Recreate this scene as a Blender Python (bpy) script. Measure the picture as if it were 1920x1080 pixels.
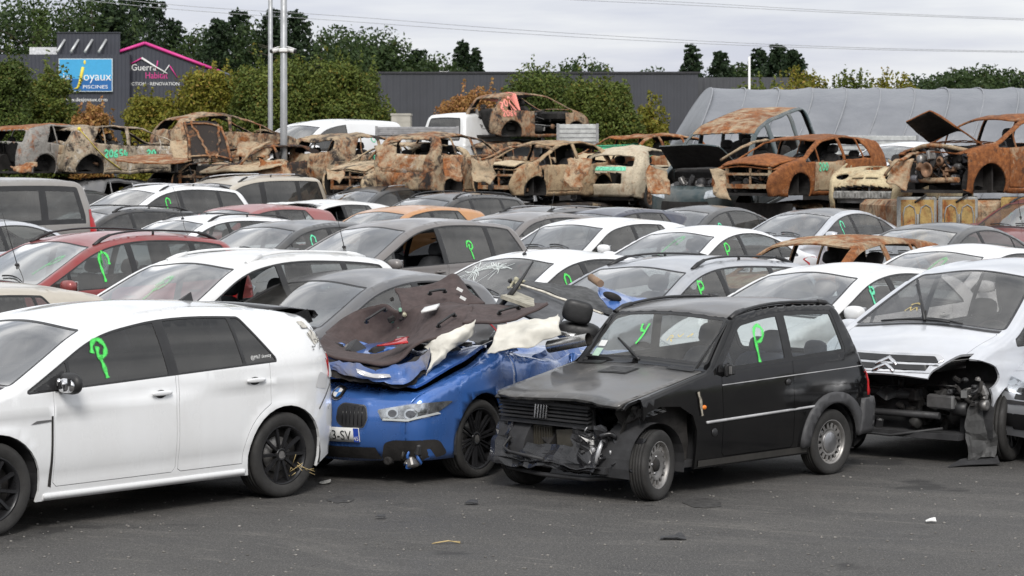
import bpy, math, random
import numpy as np
from mathutils import Vector, Matrix, noise
from mathutils.geometry import delaunay_2d_cdt
from mathutils.bvhtree import BVHTree

for o in list(bpy.data.objects): bpy.data.objects.remove(o)
SC = bpy.context.scene
COL = SC.collection
R = math.radians

# ------------------------------------------------------------------ camera
CAM_H, FOC, HZ = 2.65, 4650.0, 285.0          # eye height (m), focal length and horizon row in 1920 px pixels
cam = bpy.data.cameras.new("camera"); cam_ob = bpy.data.objects.new("camera", cam); COL.objects.link(cam_ob)
cam_ob.location = (0, 0, CAM_H); cam_ob.rotation_euler = (R(90), 0, 0)
cam.sensor_width = 36; cam.lens = 36 * FOC / 1920; cam.shift_y = -(540 - HZ) / 1920
cam.clip_start = 0.5; cam.clip_end = 3000
cam.dof.use_dof = True; cam.dof.focus_distance = 21; cam.dof.aperture_fstop = 9
SC.camera = cam_ob

# ------------------------------------------------------------------ world: thin overcast over a NISHITA sky
SUN_EL, SUN_AZ = R(40), R(176)
world = bpy.data.worlds.new("World"); SC.world = world; world.use_nodes = True
nt = world.node_tree; nt.nodes.clear()
def N(t, kind, **kw):
    n = t.nodes.new(kind)
    for k, v in kw.items(): setattr(n, k, v)
    return n
out = N(nt, 'ShaderNodeOutputWorld'); mixs = N(nt, 'ShaderNodeMixShader'); bg1 = N(nt, 'ShaderNodeBackground'); bg2 = N(nt, 'ShaderNodeBackground')
sky = N(nt, 'ShaderNodeTexSky', sky_type='NISHITA'); sky.sun_disc = False; sky.sun_elevation = SUN_EL; sky.sun_rotation = SUN_AZ
sky.air_density = 1.0; sky.dust_density = 2.0
nt.links.new(sky.outputs[0], bg1.inputs[0]); bg1.inputs[1].default_value = 0.10
tc = N(nt, 'ShaderNodeTexCoord'); mp = N(nt, 'ShaderNodeMapping'); mp.inputs['Scale'].default_value = (7, 7, 60)
nz = N(nt, 'ShaderNodeTexNoise'); nz.inputs['Scale'].default_value = 1.0; nz.inputs['Detail'].default_value = 7; nz.inputs['Roughness'].default_value = 0.55
cr = N(nt, 'ShaderNodeValToRGB')
cr.color_ramp.elements[0].position = 0.36; cr.color_ramp.elements[0].color = (0.575, 0.595, 0.685, 1)
cr.color_ramp.elements[1].position = 0.66; cr.color_ramp.elements[1].color = (0.80, 0.81, 0.83, 1)
# softer, bigger cloud banks higher up, seen in the glass and paint
mp2 = N(nt, 'ShaderNodeMapping'); mp2.inputs['Scale'].default_value = (3, 3, 5.5)
nz2 = N(nt, 'ShaderNodeTexNoise'); nz2.inputs['Scale'].default_value = 1.3; nz2.inputs['Detail'].default_value = 5
cr2 = N(nt, 'ShaderNodeValToRGB')
cr2.color_ramp.elements[0].position = 0.38; cr2.color_ramp.elements[0].color = (0.52, 0.55, 0.60, 1)
cr2.color_ramp.elements[1].position = 0.62; cr2.color_ramp.elements[1].color = (1.30, 1.30, 1.30, 1)
sep = N(nt, 'ShaderNodeSeparateXYZ'); mr = N(nt, 'ShaderNodeMapRange')
mr.inputs['From Min'].default_value = 0.05; mr.inputs['From Max'].default_value = 0.3
mixc = N(nt, 'ShaderNodeMix', data_type='RGBA')
L = nt.links.new
L(tc.outputs['Generated'], mp.inputs['Vector']); L(mp.outputs[0], nz.inputs['Vector']); L(nz.outputs[0], cr.inputs[0])
L(tc.outputs['Generated'], mp2.inputs['Vector']); L(mp2.outputs[0], nz2.inputs['Vector']); L(nz2.outputs[0], cr2.inputs[0])
L(tc.outputs['Generated'], sep.inputs[0]); L(sep.outputs['Z'], mr.inputs['Value'])
L(mr.outputs[0], mixc.inputs[0]); L(cr.outputs[0], mixc.inputs[6]); L(cr2.outputs[0], mixc.inputs[7])
L(mixc.outputs[2], bg2.inputs[0]); bg2.inputs[1].default_value = 1.0
mixs.inputs[0].default_value = 0.88
L(bg1.outputs[0], mixs.inputs[1]); L(bg2.outputs[0], mixs.inputs[2]); L(mixs.outputs[0], out.inputs[0])

sun = bpy.data.lights.new("sun", 'SUN'); sun.energy = 2.1; sun.angle = R(18); sun.color = (1, 0.965, 0.92)
sun_ob = bpy.data.objects.new("sun", sun); COL.objects.link(sun_ob)
# light comes from behind the camera, a little from the left
sd = Vector((math.sin(SUN_AZ) * math.cos(SUN_EL), math.cos(SUN_AZ) * math.cos(SUN_EL), math.sin(SUN_EL)))
sun_ob.rotation_euler = sd.to_track_quat('Z', 'Y').to_euler()

SC.view_settings.view_transform = 'Standard'; SC.view_settings.look = 'None'
SC.view_settings.exposure = 0.26; SC.view_settings.gamma = 1.0; SC.view_settings.use_curve_mapping = False
SC.render.engine = 'CYCLES'
SC.cycles.max_bounces = 8; SC.cycles.transparent_max_bounces = 24; SC.cycles.diffuse_bounces = 3; SC.cycles.glossy_bounces = 4
SC.cycles.use_denoising = True; SC.cycles.caustics_reflective = False; SC.cycles.caustics_refractive = False
SC.cycles.sample_clamp_indirect = 6

# ------------------------------------------------------------------ pixel helpers (1920 px photograph -> metres)
def gz(y):                                     # the yard rises a little towards the back
    return 0.008 * max(0.0, y - 30)
def at(px, py, y):                             # the point seen at a pixel, at depth y
    return Vector(((px - 960) / FOC * y, y, CAM_H - (py - HZ) / FOC * y))
def on_ground(px, py):
    y = 20.0
    for _ in range(30): y = FOC * (CAM_H - gz(y)) / (py - HZ)
    return Vector(((px - 960) / FOC * y, y, gz(y)))

# ------------------------------------------------------------------ materials
def newmat(name):
    m = bpy.data.materials.new(name); m.use_nodes = True
    t = m.node_tree; t.nodes.clear()
    o = N(t, 'ShaderNodeOutputMaterial'); b = N(t, 'ShaderNodeBsdfPrincipled'); t.links.new(b.outputs[0], o.inputs[0])
    return m, t, b, o
def ramp(t, src, stops):
    c = N(t, 'ShaderNodeValToRGB'); e = c.color_ramp.elements
    while len(e) < len(stops): e.new(0.5)
    for i, (p, col) in enumerate(stops):
        e[i].position = p; e[i].color = tuple(col) + ((1,) if len(col) == 3 else ())
    t.links.new(src, c.inputs[0]); return c.outputs[0]
def nois(t, scale, detail=4, rough=0.55, vec=None, off=0.0, stretch=None, dist=0.0):
    if vec is None: vec = N(t, 'ShaderNodeTexCoord').outputs['Object']
    if off or stretch:
        m = N(t, 'ShaderNodeMapping'); m.inputs['Location'].default_value = (off * 3.1, off * 1.7, off * 2.3)
        if stretch: m.inputs['Scale'].default_value = stretch
        t.links.new(vec, m.inputs[0]); vec = m.outputs[0]
    n = N(t, 'ShaderNodeTexNoise'); n.inputs['Scale'].default_value = scale; n.inputs['Detail'].default_value = detail; n.inputs['Roughness'].default_value = rough
    n.inputs['Distortion'].default_value = dist
    t.links.new(vec, n.inputs['Vector']); return n.outputs[0]
def mixrgb(t, fac, a, b, mode='MIX'):
    m = N(t, 'ShaderNodeMix', data_type='RGBA', blend_type=mode)
    for s, v in ((0, fac), (6, a), (7, b)):
        if hasattr(v, 'node'): t.links.new(v, m.inputs[s])
        elif s == 0: m.inputs[0].default_value = v
        else: m.inputs[s].default_value = tuple(v) + ((1,) if len(v) == 3 else ())
    return m.outputs[2]
def math_(t, op, a, b=None, clamp=False):
    m = N(t, 'ShaderNodeMath', operation=op, use_clamp=clamp)
    for i, v in enumerate((a, b)):
        if v is None: continue
        if hasattr(v, 'node'): t.links.new(v, m.inputs[i])
        else: m.inputs[i].default_value = v
    return m.outputs[0]
def bump(t, b, h, strength=0.3, dist=0.01):
    n = N(t, 'ShaderNodeBump'); n.inputs['Strength'].default_value = strength; n.inputs['Distance'].default_value = dist
    t.links.new(h, n.inputs['Height']); t.links.new(n.outputs[0], b.inputs['Normal'])
_mc = {}
def cached(f):
    def g(*a, **k):
        key = (f.__name__,) + a + tuple(sorted(k.items()))
        if key not in _mc: _mc[key] = f(*a, **k)
        return _mc[key]
    return g
@cached
def plain(name, col, rough=0.5, metal=0.0, var=0.25, scale=6.0, bmp=0.0, spec=0.5):
    m, t, b, o = newmat(name)
    n = nois(t, scale, 5)
    t.links.new(ramp(t, n, [(0.3, [c * (1 - var) for c in col]), (0.7, [min(1, c * (1 + var)) for c in col])]), b.inputs['Base Color'])
    t.links.new(ramp(t, nois(t, scale * 2.3, 4, off=2), [(0.3, (rough * .8,) * 3), (0.7, (min(1, rough * 1.25),) * 3)]), b.inputs['Roughness'])
    b.inputs['Metallic'].default_value = metal; b.inputs['Specular IOR Level'].default_value = spec
    if bmp: bump(t, b, nois(t, scale * 4, 5), bmp, 0.01)
    return m
@cached
def paint(name, col, metal=0.0, rough=0.3, dirt=0.25, seed=0, coat=0.7):
    m, t, b, o = newmat(name)
    dn = ramp(t, nois(t, 1.7, 8, 0.65, off=seed), [(0.42, (0, 0, 0)), (0.8, (1, 1, 1))])
    streak = ramp(t, nois(t, 3.0, 6, 0.6, off=seed + 3, stretch=(1.0, 1.0, 0.15)), [(0.45, (0, 0, 0)), (0.85, (1, 1, 1))])
    d = math_(t, 'MULTIPLY', math_(t, 'ADD', dn, streak), dirt, True)
    dirtc = (0.23, 0.21, 0.185) if sum(col) < 1.2 else (0.40, 0.37, 0.32)
    t.links.new(mixrgb(t, d, col, dirtc), b.inputs['Base Color'])
    b.inputs['Metallic'].default_value = metal
    t.links.new(math_(t, 'ADD', math_(t, 'MULTIPLY', d, 0.8), rough, True), b.inputs['Roughness'])
    b.inputs['Coat Weight'].default_value = coat
    bump(t, b, math_(t, 'ADD', nois(t, 2.6, 2, .5, off=seed), math_(t, 'MULTIPLY', nois(t, 7, 2, .5, off=seed), .12)), .09 if sum(col) < .1 else .10, .03)
    t.links.new(math_(t, 'ADD', math_(t, 'MULTIPLY', d, 0.7), 0.05, True), b.inputs['Coat Roughness'])
    return m
@cached
def glass(name, tint=(0.72, 0.76, 0.75), dust=0.07, refl=1.0, seed=0):
    m, t, b, o = newmat(name); t.nodes.remove(b)
    lw = N(t, 'ShaderNodeLayerWeight'); lw.inputs['Blend'].default_value = 0.5
    f5 = math_(t, 'POWER', lw.outputs['Facing'], 4.2)
    fr = math_(t, 'ADD', math_(t, 'MULTIPLY', f5, 0.9 * refl), 0.075 * refl, True)
    tr = N(t, 'ShaderNodeBsdfTransparent'); tr.inputs[0].default_value = tuple(tint) + (1,)
    df = N(t, 'ShaderNodeBsdfDiffuse'); df.inputs[0].default_value = (0.42, 0.41, 0.39, 1)
    gl = N(t, 'ShaderNodeBsdfGlossy'); gl.inputs['Roughness'].default_value = 0.03
    dn = ramp(t, nois(t, 2.2, 6, 0.65, off=seed), [(0.3, (0.35,) * 3), (0.75, (1.7,) * 3)])
    m1 = N(t, 'ShaderNodeMixShader'); t.links.new(math_(t, 'MULTIPLY', dn, dust, True), m1.inputs[0]); t.links.new(tr.outputs[0], m1.inputs[1]); t.links.new(df.outputs[0], m1.inputs[2])
    m2 = N(t, 'ShaderNodeMixShader'); t.links.new(fr, m2.inputs[0]); t.links.new(m1.outputs[0], m2.inputs[1]); t.links.new(gl.outputs[0], m2.inputs[2])
    t.links.new(m2.outputs[0], o.inputs[0])
    return m
@cached
def spray(name, col, amount=1.0):
    m, t, b, o = newmat(name)
    a = N(t, 'ShaderNodeAttribute', attribute_name='cover')
    n = ramp(t, nois(t, 35, 3), [(0.3, (0.75,) * 3), (0.6, (1.15,) * 3)])
    al = math_(t, 'MULTIPLY', math_(t, 'MULTIPLY', a.outputs['Fac'], amount), n, True)
    b.inputs['Base Color'].default_value = tuple(col) + (1,); b.inputs['Roughness'].default_value = 0.6
    t.links.new(al, b.inputs['Alpha'])
    return m
@cached
def rust(name, orange=0.5, ash=0.3, dark=0.25, seed=0, tan=(0.42, 0.33, 0.22)):
    """burnt sheet steel: rust, bare tan oxide, ash and soot in patches"""
    m, t, b, o = newmat(name)
    n1 = nois(t, 3.0, 10, 0.74, off=seed, dist=0.5)
    n2 = nois(t, 4.2, 10, 0.76, off=seed + 5, dist=0.8)
    n3 = nois(t, 3.2, 10, 0.74, off=seed + 9, dist=0.5)
    n4 = nois(t, 11, 8, 0.75, off=seed + 1)
    n5 = nois(t, 1.1, 4, 0.6, off=seed + 3, stretch=(1, 1, .35))
    ora = ramp(t, n4, [(0.25, (0.065, 0.026, 0.013)), (0.45, (0.20, 0.068, 0.021)), (0.64, (0.36, 0.135, 0.042)), (0.85, (0.47, 0.24, 0.10))])
    tanc = ramp(t, n4, [(0.25, [c * .55 for c in tan]), (0.5, [c * 1.0 for c in tan]), (0.85, [min(1, c * 1.2) for c in tan])])
    c = mixrgb(t, ramp(t, n1, [(0.56 - 0.24 * orange, (0, 0, 0)), (0.72 - 0.24 * orange, (1, 1, 1))]), tanc, ora)
    c = mixrgb(t, ramp(t, n5, [(.42, (0, 0, 0)), (.75, (.38,) * 3)]), c, (.075, .052, .040))
    c = mixrgb(t, ramp(t, n2, [(0.78 - 0.33 * ash, (0, 0, 0)), (0.87 - 0.33 * ash, (.95,) * 3)]), c, (0.58, 0.565, 0.52))
    c = mixrgb(t, ramp(t, n3, [(0.645 - 0.38 * dark, (0, 0, 0)), (0.76 - 0.38 * dark, (1, 1, 1))]), c, (0.032, 0.027, 0.025))
    c = mixrgb(t, ramp(t, nois(t, 40, 4, .7, off=seed), [(0.52, (0, 0, 0)), (0.72, (0.55,) * 3)]), c, (0.06, 0.036, 0.025))
    t.links.new(c, b.inputs['Base Color']); b.inputs['Roughness'].default_value = 0.85; b.inputs['Specular IOR Level'].default_value = 0.3
    bump(t, b, nois(t, 26, 7, 0.7), 0.3, 0.015)
    return m

TRIM = plain("black trim", (0.018, 0.018, 0.019), 0.45, var=0.3)
PLASTIC = plain("grey black plastic", (0.035, 0.035, 0.037), 0.6, var=0.3, bmp=0.1)
INNER = plain("dark cabin lining", (0.030, 0.030, 0.032), 0.85, var=0.4)
SOOT = plain("soot", (0.022, 0.020, 0.019), 0.95, var=0.5, bmp=0.4)
SEATM = plain("seat cloth", (0.045, 0.046, 0.05), 0.9, var=0.3)
RUBBER = plain("tyre rubber", (0.028, 0.027, 0.026), 0.8, var=0.35, bmp=0.2)
CHROME = plain("bright metal", (0.72, 0.72, 0.73), 0.16, 1.0, var=0.08)
ALLOY = plain("silver alloy", (0.42, 0.42, 0.43), 0.38, 0.9, var=0.2)
STEEL = plain("dull steel", (0.30, 0.29, 0.28), 0.5, 0.8, var=0.4)
BLACKRIM = plain("satin black rim", (0.022, 0.022, 0.024), 0.3, 0.3, var=0.4)
DISC = plain("rusty brake disc", (0.22, 0.13, 0.08), 0.6, 0.5, var=0.5)
REDLAMP = plain("red lamp plastic", (0.42, 0.015, 0.018), 0.12, var=0.25)
AMBER = plain("amber plastic", (0.75, 0.20, 0.02), 0.2, var=0.15)
WHITEM = plain("white plastic", (0.74, 0.74, 0.73), 0.45, var=0.08)
LAMPG = glass("lamp glass", (0.9, 0.92, 0.93), 0.03)
GREEN = spray("green spray paint", (0.10, 0.82, 0.14), .92)
FAINT = spray("faint green spray paint", (0.10, 0.80, 0.20), 0.25)
MINT = spray("mint spray paint", (0.14, 0.72, 0.42))
PINKSP = spray("pink spray paint", (0.85, 0.30, 0.24))
YELSP = spray("yellow chalk paint", (0.62, 0.48, 0.16))

# ------------------------------------------------------------------ meshes
def mesh_obj(name, V, Fs, mats, parent=None, mi=None, smooth=True, lnorm=None, attr=None):
    me = bpy.data.meshes.new(name)
    V = np.asarray(V, dtype=np.float64).reshape(-1, 3)
    me.from_pydata(V.tolist(), [], [list(map(int, f)) for f in Fs])
    for m in (mats if isinstance(mats, (list, tuple)) else [mats]): me.materials.append(m)
    if mi is not None and len(me.polygons) == len(mi): me.polygons.foreach_set('material_index', np.asarray(mi, dtype=np.int32))
    sm = np.full(len(me.polygons), bool(smooth)) if not hasattr(smooth, '__len__') else np.asarray(smooth)
    me.polygons.foreach_set('use_smooth', sm)
    if attr is not None:
        a = me.attributes.new('cover', 'FLOAT', 'POINT'); a.data.foreach_set('value', np.asarray(attr, dtype=np.float32))
    me.update()
    if lnorm is not None: me.normals_split_custom_set([tuple(x) for x in lnorm])
    ob = bpy.data.objects.new(name, me); COL.objects.link(ob)
    if parent: ob.parent = parent
    return ob
class MB:
    """collects simple shapes that become one mesh object"""
    def __init__(s): s.v, s.f, s.m, s.sm, s.n = [], [], [], [], 0
    def add(s, V, F, mi=0, smooth=False):
        V = np.asarray(V, float).reshape(-1, 3)
        s.v.append(V); s.f += [[i + s.n for i in f] for f in F]; s.m += [mi] * len(F); s.sm += [smooth] * len(F); s.n += len(V); return s
    def box(s, c, size, rot=None, mi=0, taper=1.0, bev=0.0):
        x, y, z = [q / 2 for q in size]; b = min(bev, x * .9, y * .9, z * .9)
        if b <= 0:
            V = [(-x, -y, -z), (x, -y, -z), (x, y, -z), (-x, y, -z), (-x * taper, -y * taper, z), (x * taper, -y * taper, z), (x * taper, y * taper, z), (-x * taper, y * taper, z)]
            F = [(0, 3, 2, 1), (4, 5, 6, 7), (0, 1, 5, 4), (1, 2, 6, 5), (2, 3, 7, 6), (3, 0, 4, 7)]
        else:
            V, F = [], []
            ring = lambda X, Y, Z: [(X, -Y + b, Z), (X, Y - b, Z), (X - b, Y, Z), (-X + b, Y, Z), (-X, Y - b, Z), (-X, -Y + b, Z), (-X + b, -Y, Z), (X - b, -Y, Z)]
            V += ring(x - b, y - b, -z); V += ring(x, y, -z + b); V += [(p[0], p[1], p[2]) for p in ring(x * taper, y * taper, z - b)]; V += ring(x * taper - b, y * taper - b, z)
            F.append(list(range(7, -1, -1)))
            for k in range(3):
                for i in range(8): F.append((k * 8 + i, k * 8 + (i + 1) % 8, k * 8 + 8 + (i + 1) % 8, k * 8 + 8 + i))
            F.append(list(range(24, 32)))
        V = np.array(V, float)
        if rot is not None: V = V @ np.array(rot.to_3x3() if hasattr(rot, 'to_3x3') else rot).T
        return s.add(V + np.array(c), F, mi)
    def ell(s, c, r, n=12, m=8, p=2.0, mi=0, rot=None):      # superellipsoid
        V, F = [], []
        sg = lambda q: math.copysign(abs(q) ** (2 / p), q)
        for j in range(m + 1):
            a = -math.pi / 2 + math.pi * j / m
            for i in range(n):
                b = 2 * math.pi * i / n
                V.append((sg(math.cos(a)) * sg(math.cos(b)) * r[0], sg(math.cos(a)) * sg(math.sin(b)) * r[1], sg(math.sin(a)) * r[2]))
        for j in range(m):
            for i in range(n): F.append((j * n + i, j * n + (i + 1) % n, (j + 1) * n + (i + 1) % n, (j + 1) * n + i))
        V = np.array(V)
        if rot is not None: V = V @ np.array(rot.to_3x3()).T
        return s.add(V + np.array(c), F, mi, True)
    def tube(s, pts, rad, n=6, mi=0, flat=1.0, cap=True):
        pts = [Vector(p) for p in pts]; k = len(pts); V, F = [], []
        if not hasattr(rad, '__len__'): rad = [rad] * k
        up = Vector((0, 0, 1)); d0 = (pts[-1] - pts[0]).normalized()
        if abs(d0.z) > 0.9: up = Vector((0, 1, 0))
        for i, p in enumerate(pts):
            d = (pts[min(i + 1, k - 1)] - pts[max(i - 1, 0)]).normalized()
            a = d.cross(up)
            if a.length < 1e-5: a = d.cross(Vector((1, 0.2, 0)))
            a.normalize(); b = a.cross(d)
            for q in range(n):
                t = 2 * math.pi * q / n
                V.append(p + a * (math.cos(t) * rad[i]) + b * (math.sin(t) * rad[i] * flat))
        for i in range(k - 1):
            for q in range(n): F.append((i * n + q, i * n + (q + 1) % n, (i + 1) * n + (q + 1) % n, (i + 1) * n + q))
        s.add(V, F, mi, True)
        if cap:
            F2 = [list(range(n - 1, -1, -1)), list(range((k - 1) * n, k * n))]
            s.f += [[i + s.n - len(V) for i in f] for f in F2]; s.m += [mi] * 2; s.sm += [False] * 2
        return s
    def lathe(s, prof, axis='y', n=28, c=(0, 0, 0), mi=0, close=False):    # prof: (radius, along)
        V, F = [], []
        for (r_, a) in prof:
            for i in range(n):
                t = 2 * math.pi * i / n; u, w = r_ * math.cos(t), r_ * math.sin(t)
                V.append({'y': (u, a, w), 'x': (a, u, w), 'z': (u, w, a)}[axis])
        k = len(prof)
        for j in range(k - 1):
            for i in range(n): F.append((j * n + i, j * n + (i + 1) % n, (j + 1) * n + (i + 1) % n, (j + 1) * n + i))
        return s.add(np.array(V) + np.array(c), F, mi, True)
    def grid(s, P, mi=0, smooth=True, thick=0.0):          # P: rows x cols x 3, a sheet; thick > 0 gives it a back and rims
        P = np.asarray(P, float); a, b = P.shape[:2]
        Fq = [(i * b + j, i * b + j + 1, (i + 1) * b + j + 1, (i + 1) * b + j) for i in range(a - 1) for j in range(b - 1)]
        if not thick: return s.add(P.reshape(-1, 3), Fq, mi, smooth)
        du = np.gradient(P, axis=0); dv = np.gradient(P, axis=1); nn = np.cross(dv, du); nn /= np.linalg.norm(nn, axis=2, keepdims=True) + 1e-9
        B = (P + nn * thick).reshape(-1, 3); m = a * b
        F = list(Fq) + [tuple(q + m for q in f[::-1]) for f in Fq]
        edge = [i for i in range(b)] + [i * b + b - 1 for i in range(1, a)] + [(a - 1) * b + j for j in range(b - 2, -1, -1)] + [i * b for i in range(a - 2, 0, -1)]
        for i in range(len(edge)):
            p, q = edge[i], edge[(i + 1) % len(edge)]; F.append((q, p, p + m, q + m))
        return s.add(np.vstack([P.reshape(-1, 3), B]), F, mi, smooth)
    def prism(s, poly, frame, depth, mi=0):                # poly of (a, b) in frame (origin, ea, eb), extruded along ea x eb
        o_, ea, eb = [np.array(q, float) for q in frame]; nn = np.cross(ea, eb)
        k = len(poly); A = [o_ + ea * a + eb * b for a, b in poly]; B = [p + nn * depth for p in A]
        F = [list(range(k - 1, -1, -1)), list(range(k, 2 * k))] + [(i, (i + 1) % k, k + (i + 1) % k, k + i) for i in range(k)]
        return s.add(np.array(A + B), F, mi)
    def build(s, name, mats, parent=None):
        return mesh_obj(name, np.vstack(s.v), s.f, mats, parent, s.m, s.sm)
def empty(name, loc, rz=0.0, rx=0.0, ry=0.0):
    o = bpy.data.objects.new(name, None); COL.objects.link(o); o.location = loc; o.rotation_euler = (rx, ry, rz); o.empty_display_size = 0.3; return o
def tag(o, label, cat, group=None, kind=None):
    o['label'] = label; o['category'] = cat
    if group: o['group'] = group
    if kind: o['kind'] = kind
    return o
def setting(o): o['kind'] = 'structure'; return o
def text_geo(body, size, sx=1.0, align='LEFT'):
    c = bpy.data.curves.new('text', 'FONT'); c.body = body; c.size = size; c.align_x = align; c.resolution_u = 3
    o = bpy.data.objects.new('text', c); COL.objects.link(o); bpy.context.view_layer.update()
    me = o.evaluated_get(bpy.context.evaluated_depsgraph_get()).to_mesh()
    V = np.array([v.co[:] for v in me.vertices]); F = [list(p.vertices) for p in me.polygons]
    bpy.data.objects.remove(o); bpy.data.curves.remove(c)
    if len(V): V[:, 0] *= sx
    return V, F
def text_on(mb, body, size, frame, mi=0, sx=1.0, align='LEFT', lift=0.004):
    V, F = text_geo(body, size, sx, align); o_, ea, eb = [np.array(q, float) for q in frame]; nn = np.cross(ea, eb)
    mb.add(o_ + V[:, :1] * ea + V[:, 1:2] * eb + nn * lift, F, mi)

# ------------------------------------------------------------------ 2D helpers
def inside(poly, P):
    poly = np.asarray(poly, float); x, y = P[:, 0], P[:, 1]; r = np.zeros(len(P), bool)
    x0, y0 = poly[:, 0], poly[:, 1]; x1, y1 = np.roll(x0, -1), np.roll(y0, -1)
    for a, b, c, d in zip(x0, y0, x1, y1):
        if b == d: continue
        r ^= ((b > y) != (d > y)) & (x < (c - a) * (y - b) / (d - b) + a)
    return r
def area(poly):
    p = np.asarray(poly); return 0.5 * np.sum(p[:, 0] * np.roll(p[:, 1], -1) - np.roll(p[:, 0], -1) * p[:, 1])
def roundpoly(poly, r, n=4):
    out = []; k = len(poly)
    for i in range(k):
        p, a, b = (np.array(poly[j % k], float) for j in (i, i - 1, i + 1))
        rr = r[i] if hasattr(r, '__len__') else r
        la, lb = np.linalg.norm(a - p), np.linalg.norm(b - p); ra, rb = min(rr, la * .45), min(rr, lb * .45)
        A = p + (a - p) / max(la, 1e-9) * ra; B = p + (b - p) / max(lb, 1e-9) * rb
        if rr < 1e-4: out.append(p); continue
        for t in np.linspace(0, 1, n): out.append((1 - t) ** 2 * A + 2 * t * (1 - t) * p + t * t * B)
    return dedupe(out)
def dedupe(poly, eps=1e-4):
    o = []
    for p in poly:
        if not o or np.hypot(*(np.array(p) - o[-1])) > eps: o.append(np.array(p, float))
    if len(o) > 1 and np.hypot(*(o[0] - o[-1])) < eps: o.pop()
    return o
def inset(poly, d):
    poly = dedupe(poly); P = np.array(poly); sgn = 1 if area(P) > 0 else -1
    e = np.roll(P, -1, 0) - P; e /= np.linalg.norm(e, axis=1, keepdims=True) + 1e-12
    n = np.stack([-e[:, 1], e[:, 0]], 1) * sgn; m = n + np.roll(n, 1, 0); l = np.sum(m * n, 1, keepdims=True)
    return [q for q in P + m / np.maximum(l, 0.5) * d]
def clip(poly, p0, n):
    o = []; k = len(poly); n = np.array(n, float); p0 = np.array(p0, float)
    for i in range(k):
        a, b = np.array(poly[i], float), np.array(poly[(i + 1) % k], float); da, db = (a - p0) @ n, (b - p0) @ n
        if da >= 0: o.append(a)
        if (da >= 0) != (db >= 0): o.append(a + (b - a) * (da / (da - db)))
    return dedupe(o) if len(o) > 2 else []
def resample(poly, step):
    o = []; k = len(poly)
    for i in range(k):
        a, b = np.array(poly[i], float), np.array(poly[(i + 1) % k], float); m = max(1, int(np.hypot(*(b - a)) / step))
        for j in range(m): o.append(a + (b - a) * j / m)
    return o
def cdt(loops, pts):
    V, E = [], []
    for lp in loops:
        k = len(V); V += [Vector((float(p[0]), float(p[1]))) for p in lp]; E += [(k + i, k + (i + 1) % len(lp)) for i in range(len(lp))]
    V += [Vector((float(p[0]), float(p[1]))) for p in pts]
    r = delaunay_2d_cdt(V, E, [], 0, 1e-5)
    return np.array([(v.x, v.y) for v in r[0]]), np.array([f for f in r[2] if len(f) == 3])
# ------------------------------------------------------------------ shared small car meshes
_shared = {}
def shared(key, fn):
    if key not in _shared:
        o = fn(); _shared[key] = o.data; bpy.data.objects.remove(o)
    return _shared[key]
def inst(name, me, parent, loc=(0, 0, 0), rz=0.0, rx=0.0, ry=0.0, sc=None):
    o = bpy.data.objects.new(name, me); COL.objects.link(o); o.parent = parent; o.location = loc; o.rotation_euler = (rx, ry, rz)
    if sc: o.scale = sc
    return o
def m_seat(mat):
    def f():
        b = MB(); b.ell((0.02, 0, 0.10), (0.26, 0.25, 0.11), 16, 8, 4)
        rot = Matrix.Rotation(R(-20), 4, 'Y')
        b.ell((-0.30, 0, 0.42), (0.10, 0.245, 0.33), 16, 10, 3.5, rot=rot); b.ell((-0.44, 0, 0.83), (0.055, 0.135, 0.095), 14, 8, 3, rot=rot)
        b.tube([(-0.41, .06, .70), (-0.43, .06, .80)], .008); b.tube([(-0.41, -.06, .70), (-0.43, -.06, .80)], .008)
        return b.build('seat', mat)
    return shared(('seat', mat.name), f)
def m_bench(mat):
    def f():
        b = MB(); b.ell((0.02, 0, 0.10), (0.25, 0.62, 0.10), 16, 8, 5)
        rot = Matrix.Rotation(R(-18), 4, 'Y')
        b.ell((-0.28, 0, 0.38), (0.09, 0.62, 0.28), 16, 10, 5, rot=rot)
        for y in (-.36, .36): b.ell((-0.37, y, 0.70), (0.05, 0.13, 0.075), 12, 8, 3, rot=rot)
        return b.build('rear_bench', mat)
    return shared(('bench', mat.name), f)
def m_steer():
    def f():
        b = MB(); pts = [(0, .185 * math.cos(t), .185 * math.sin(t)) for t in np.linspace(0, 2 * math.pi, 25)]
        b.tube(pts, .015, 6, cap=False); b.ell((-.0, 0, 0), (.03, .07, .06)); b.box((0, 0, 0), (.015, .34, .03)); b.box((0, 0, -.08), (.015, .03, .17))
        return b.build('steering_wheel', TRIM)
    return shared('steer', f)
def m_tyre(Rw, w, rr):
    def f():
        h = w / 2
        pr = [(rr, -h * .80), (rr + .012, -h * .88), (Rw * .86, -h * 1.0), (Rw * .955, -h * .93), (Rw * .985, -h * .80)]
        for k in range(5):                      # tread grooves
            a = -h * .62 + k * h * .31
            pr += [(Rw, a - h * .12), (Rw, a + h * .10)] + ([(Rw - .009, a + h * .12), (Rw - .009, a + h * .17)] if k < 4 else [])
        pr += [(Rw * .985, h * .80), (Rw * .955, h * .93), (Rw * .86, h * 1.0), (rr + .012, h * .88), (rr, h * .80)]
        return MB().lathe(pr, 'y', 44).build('tyre', RUBBER)
    return shared(('tyre', Rw, w, rr), f)
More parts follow.
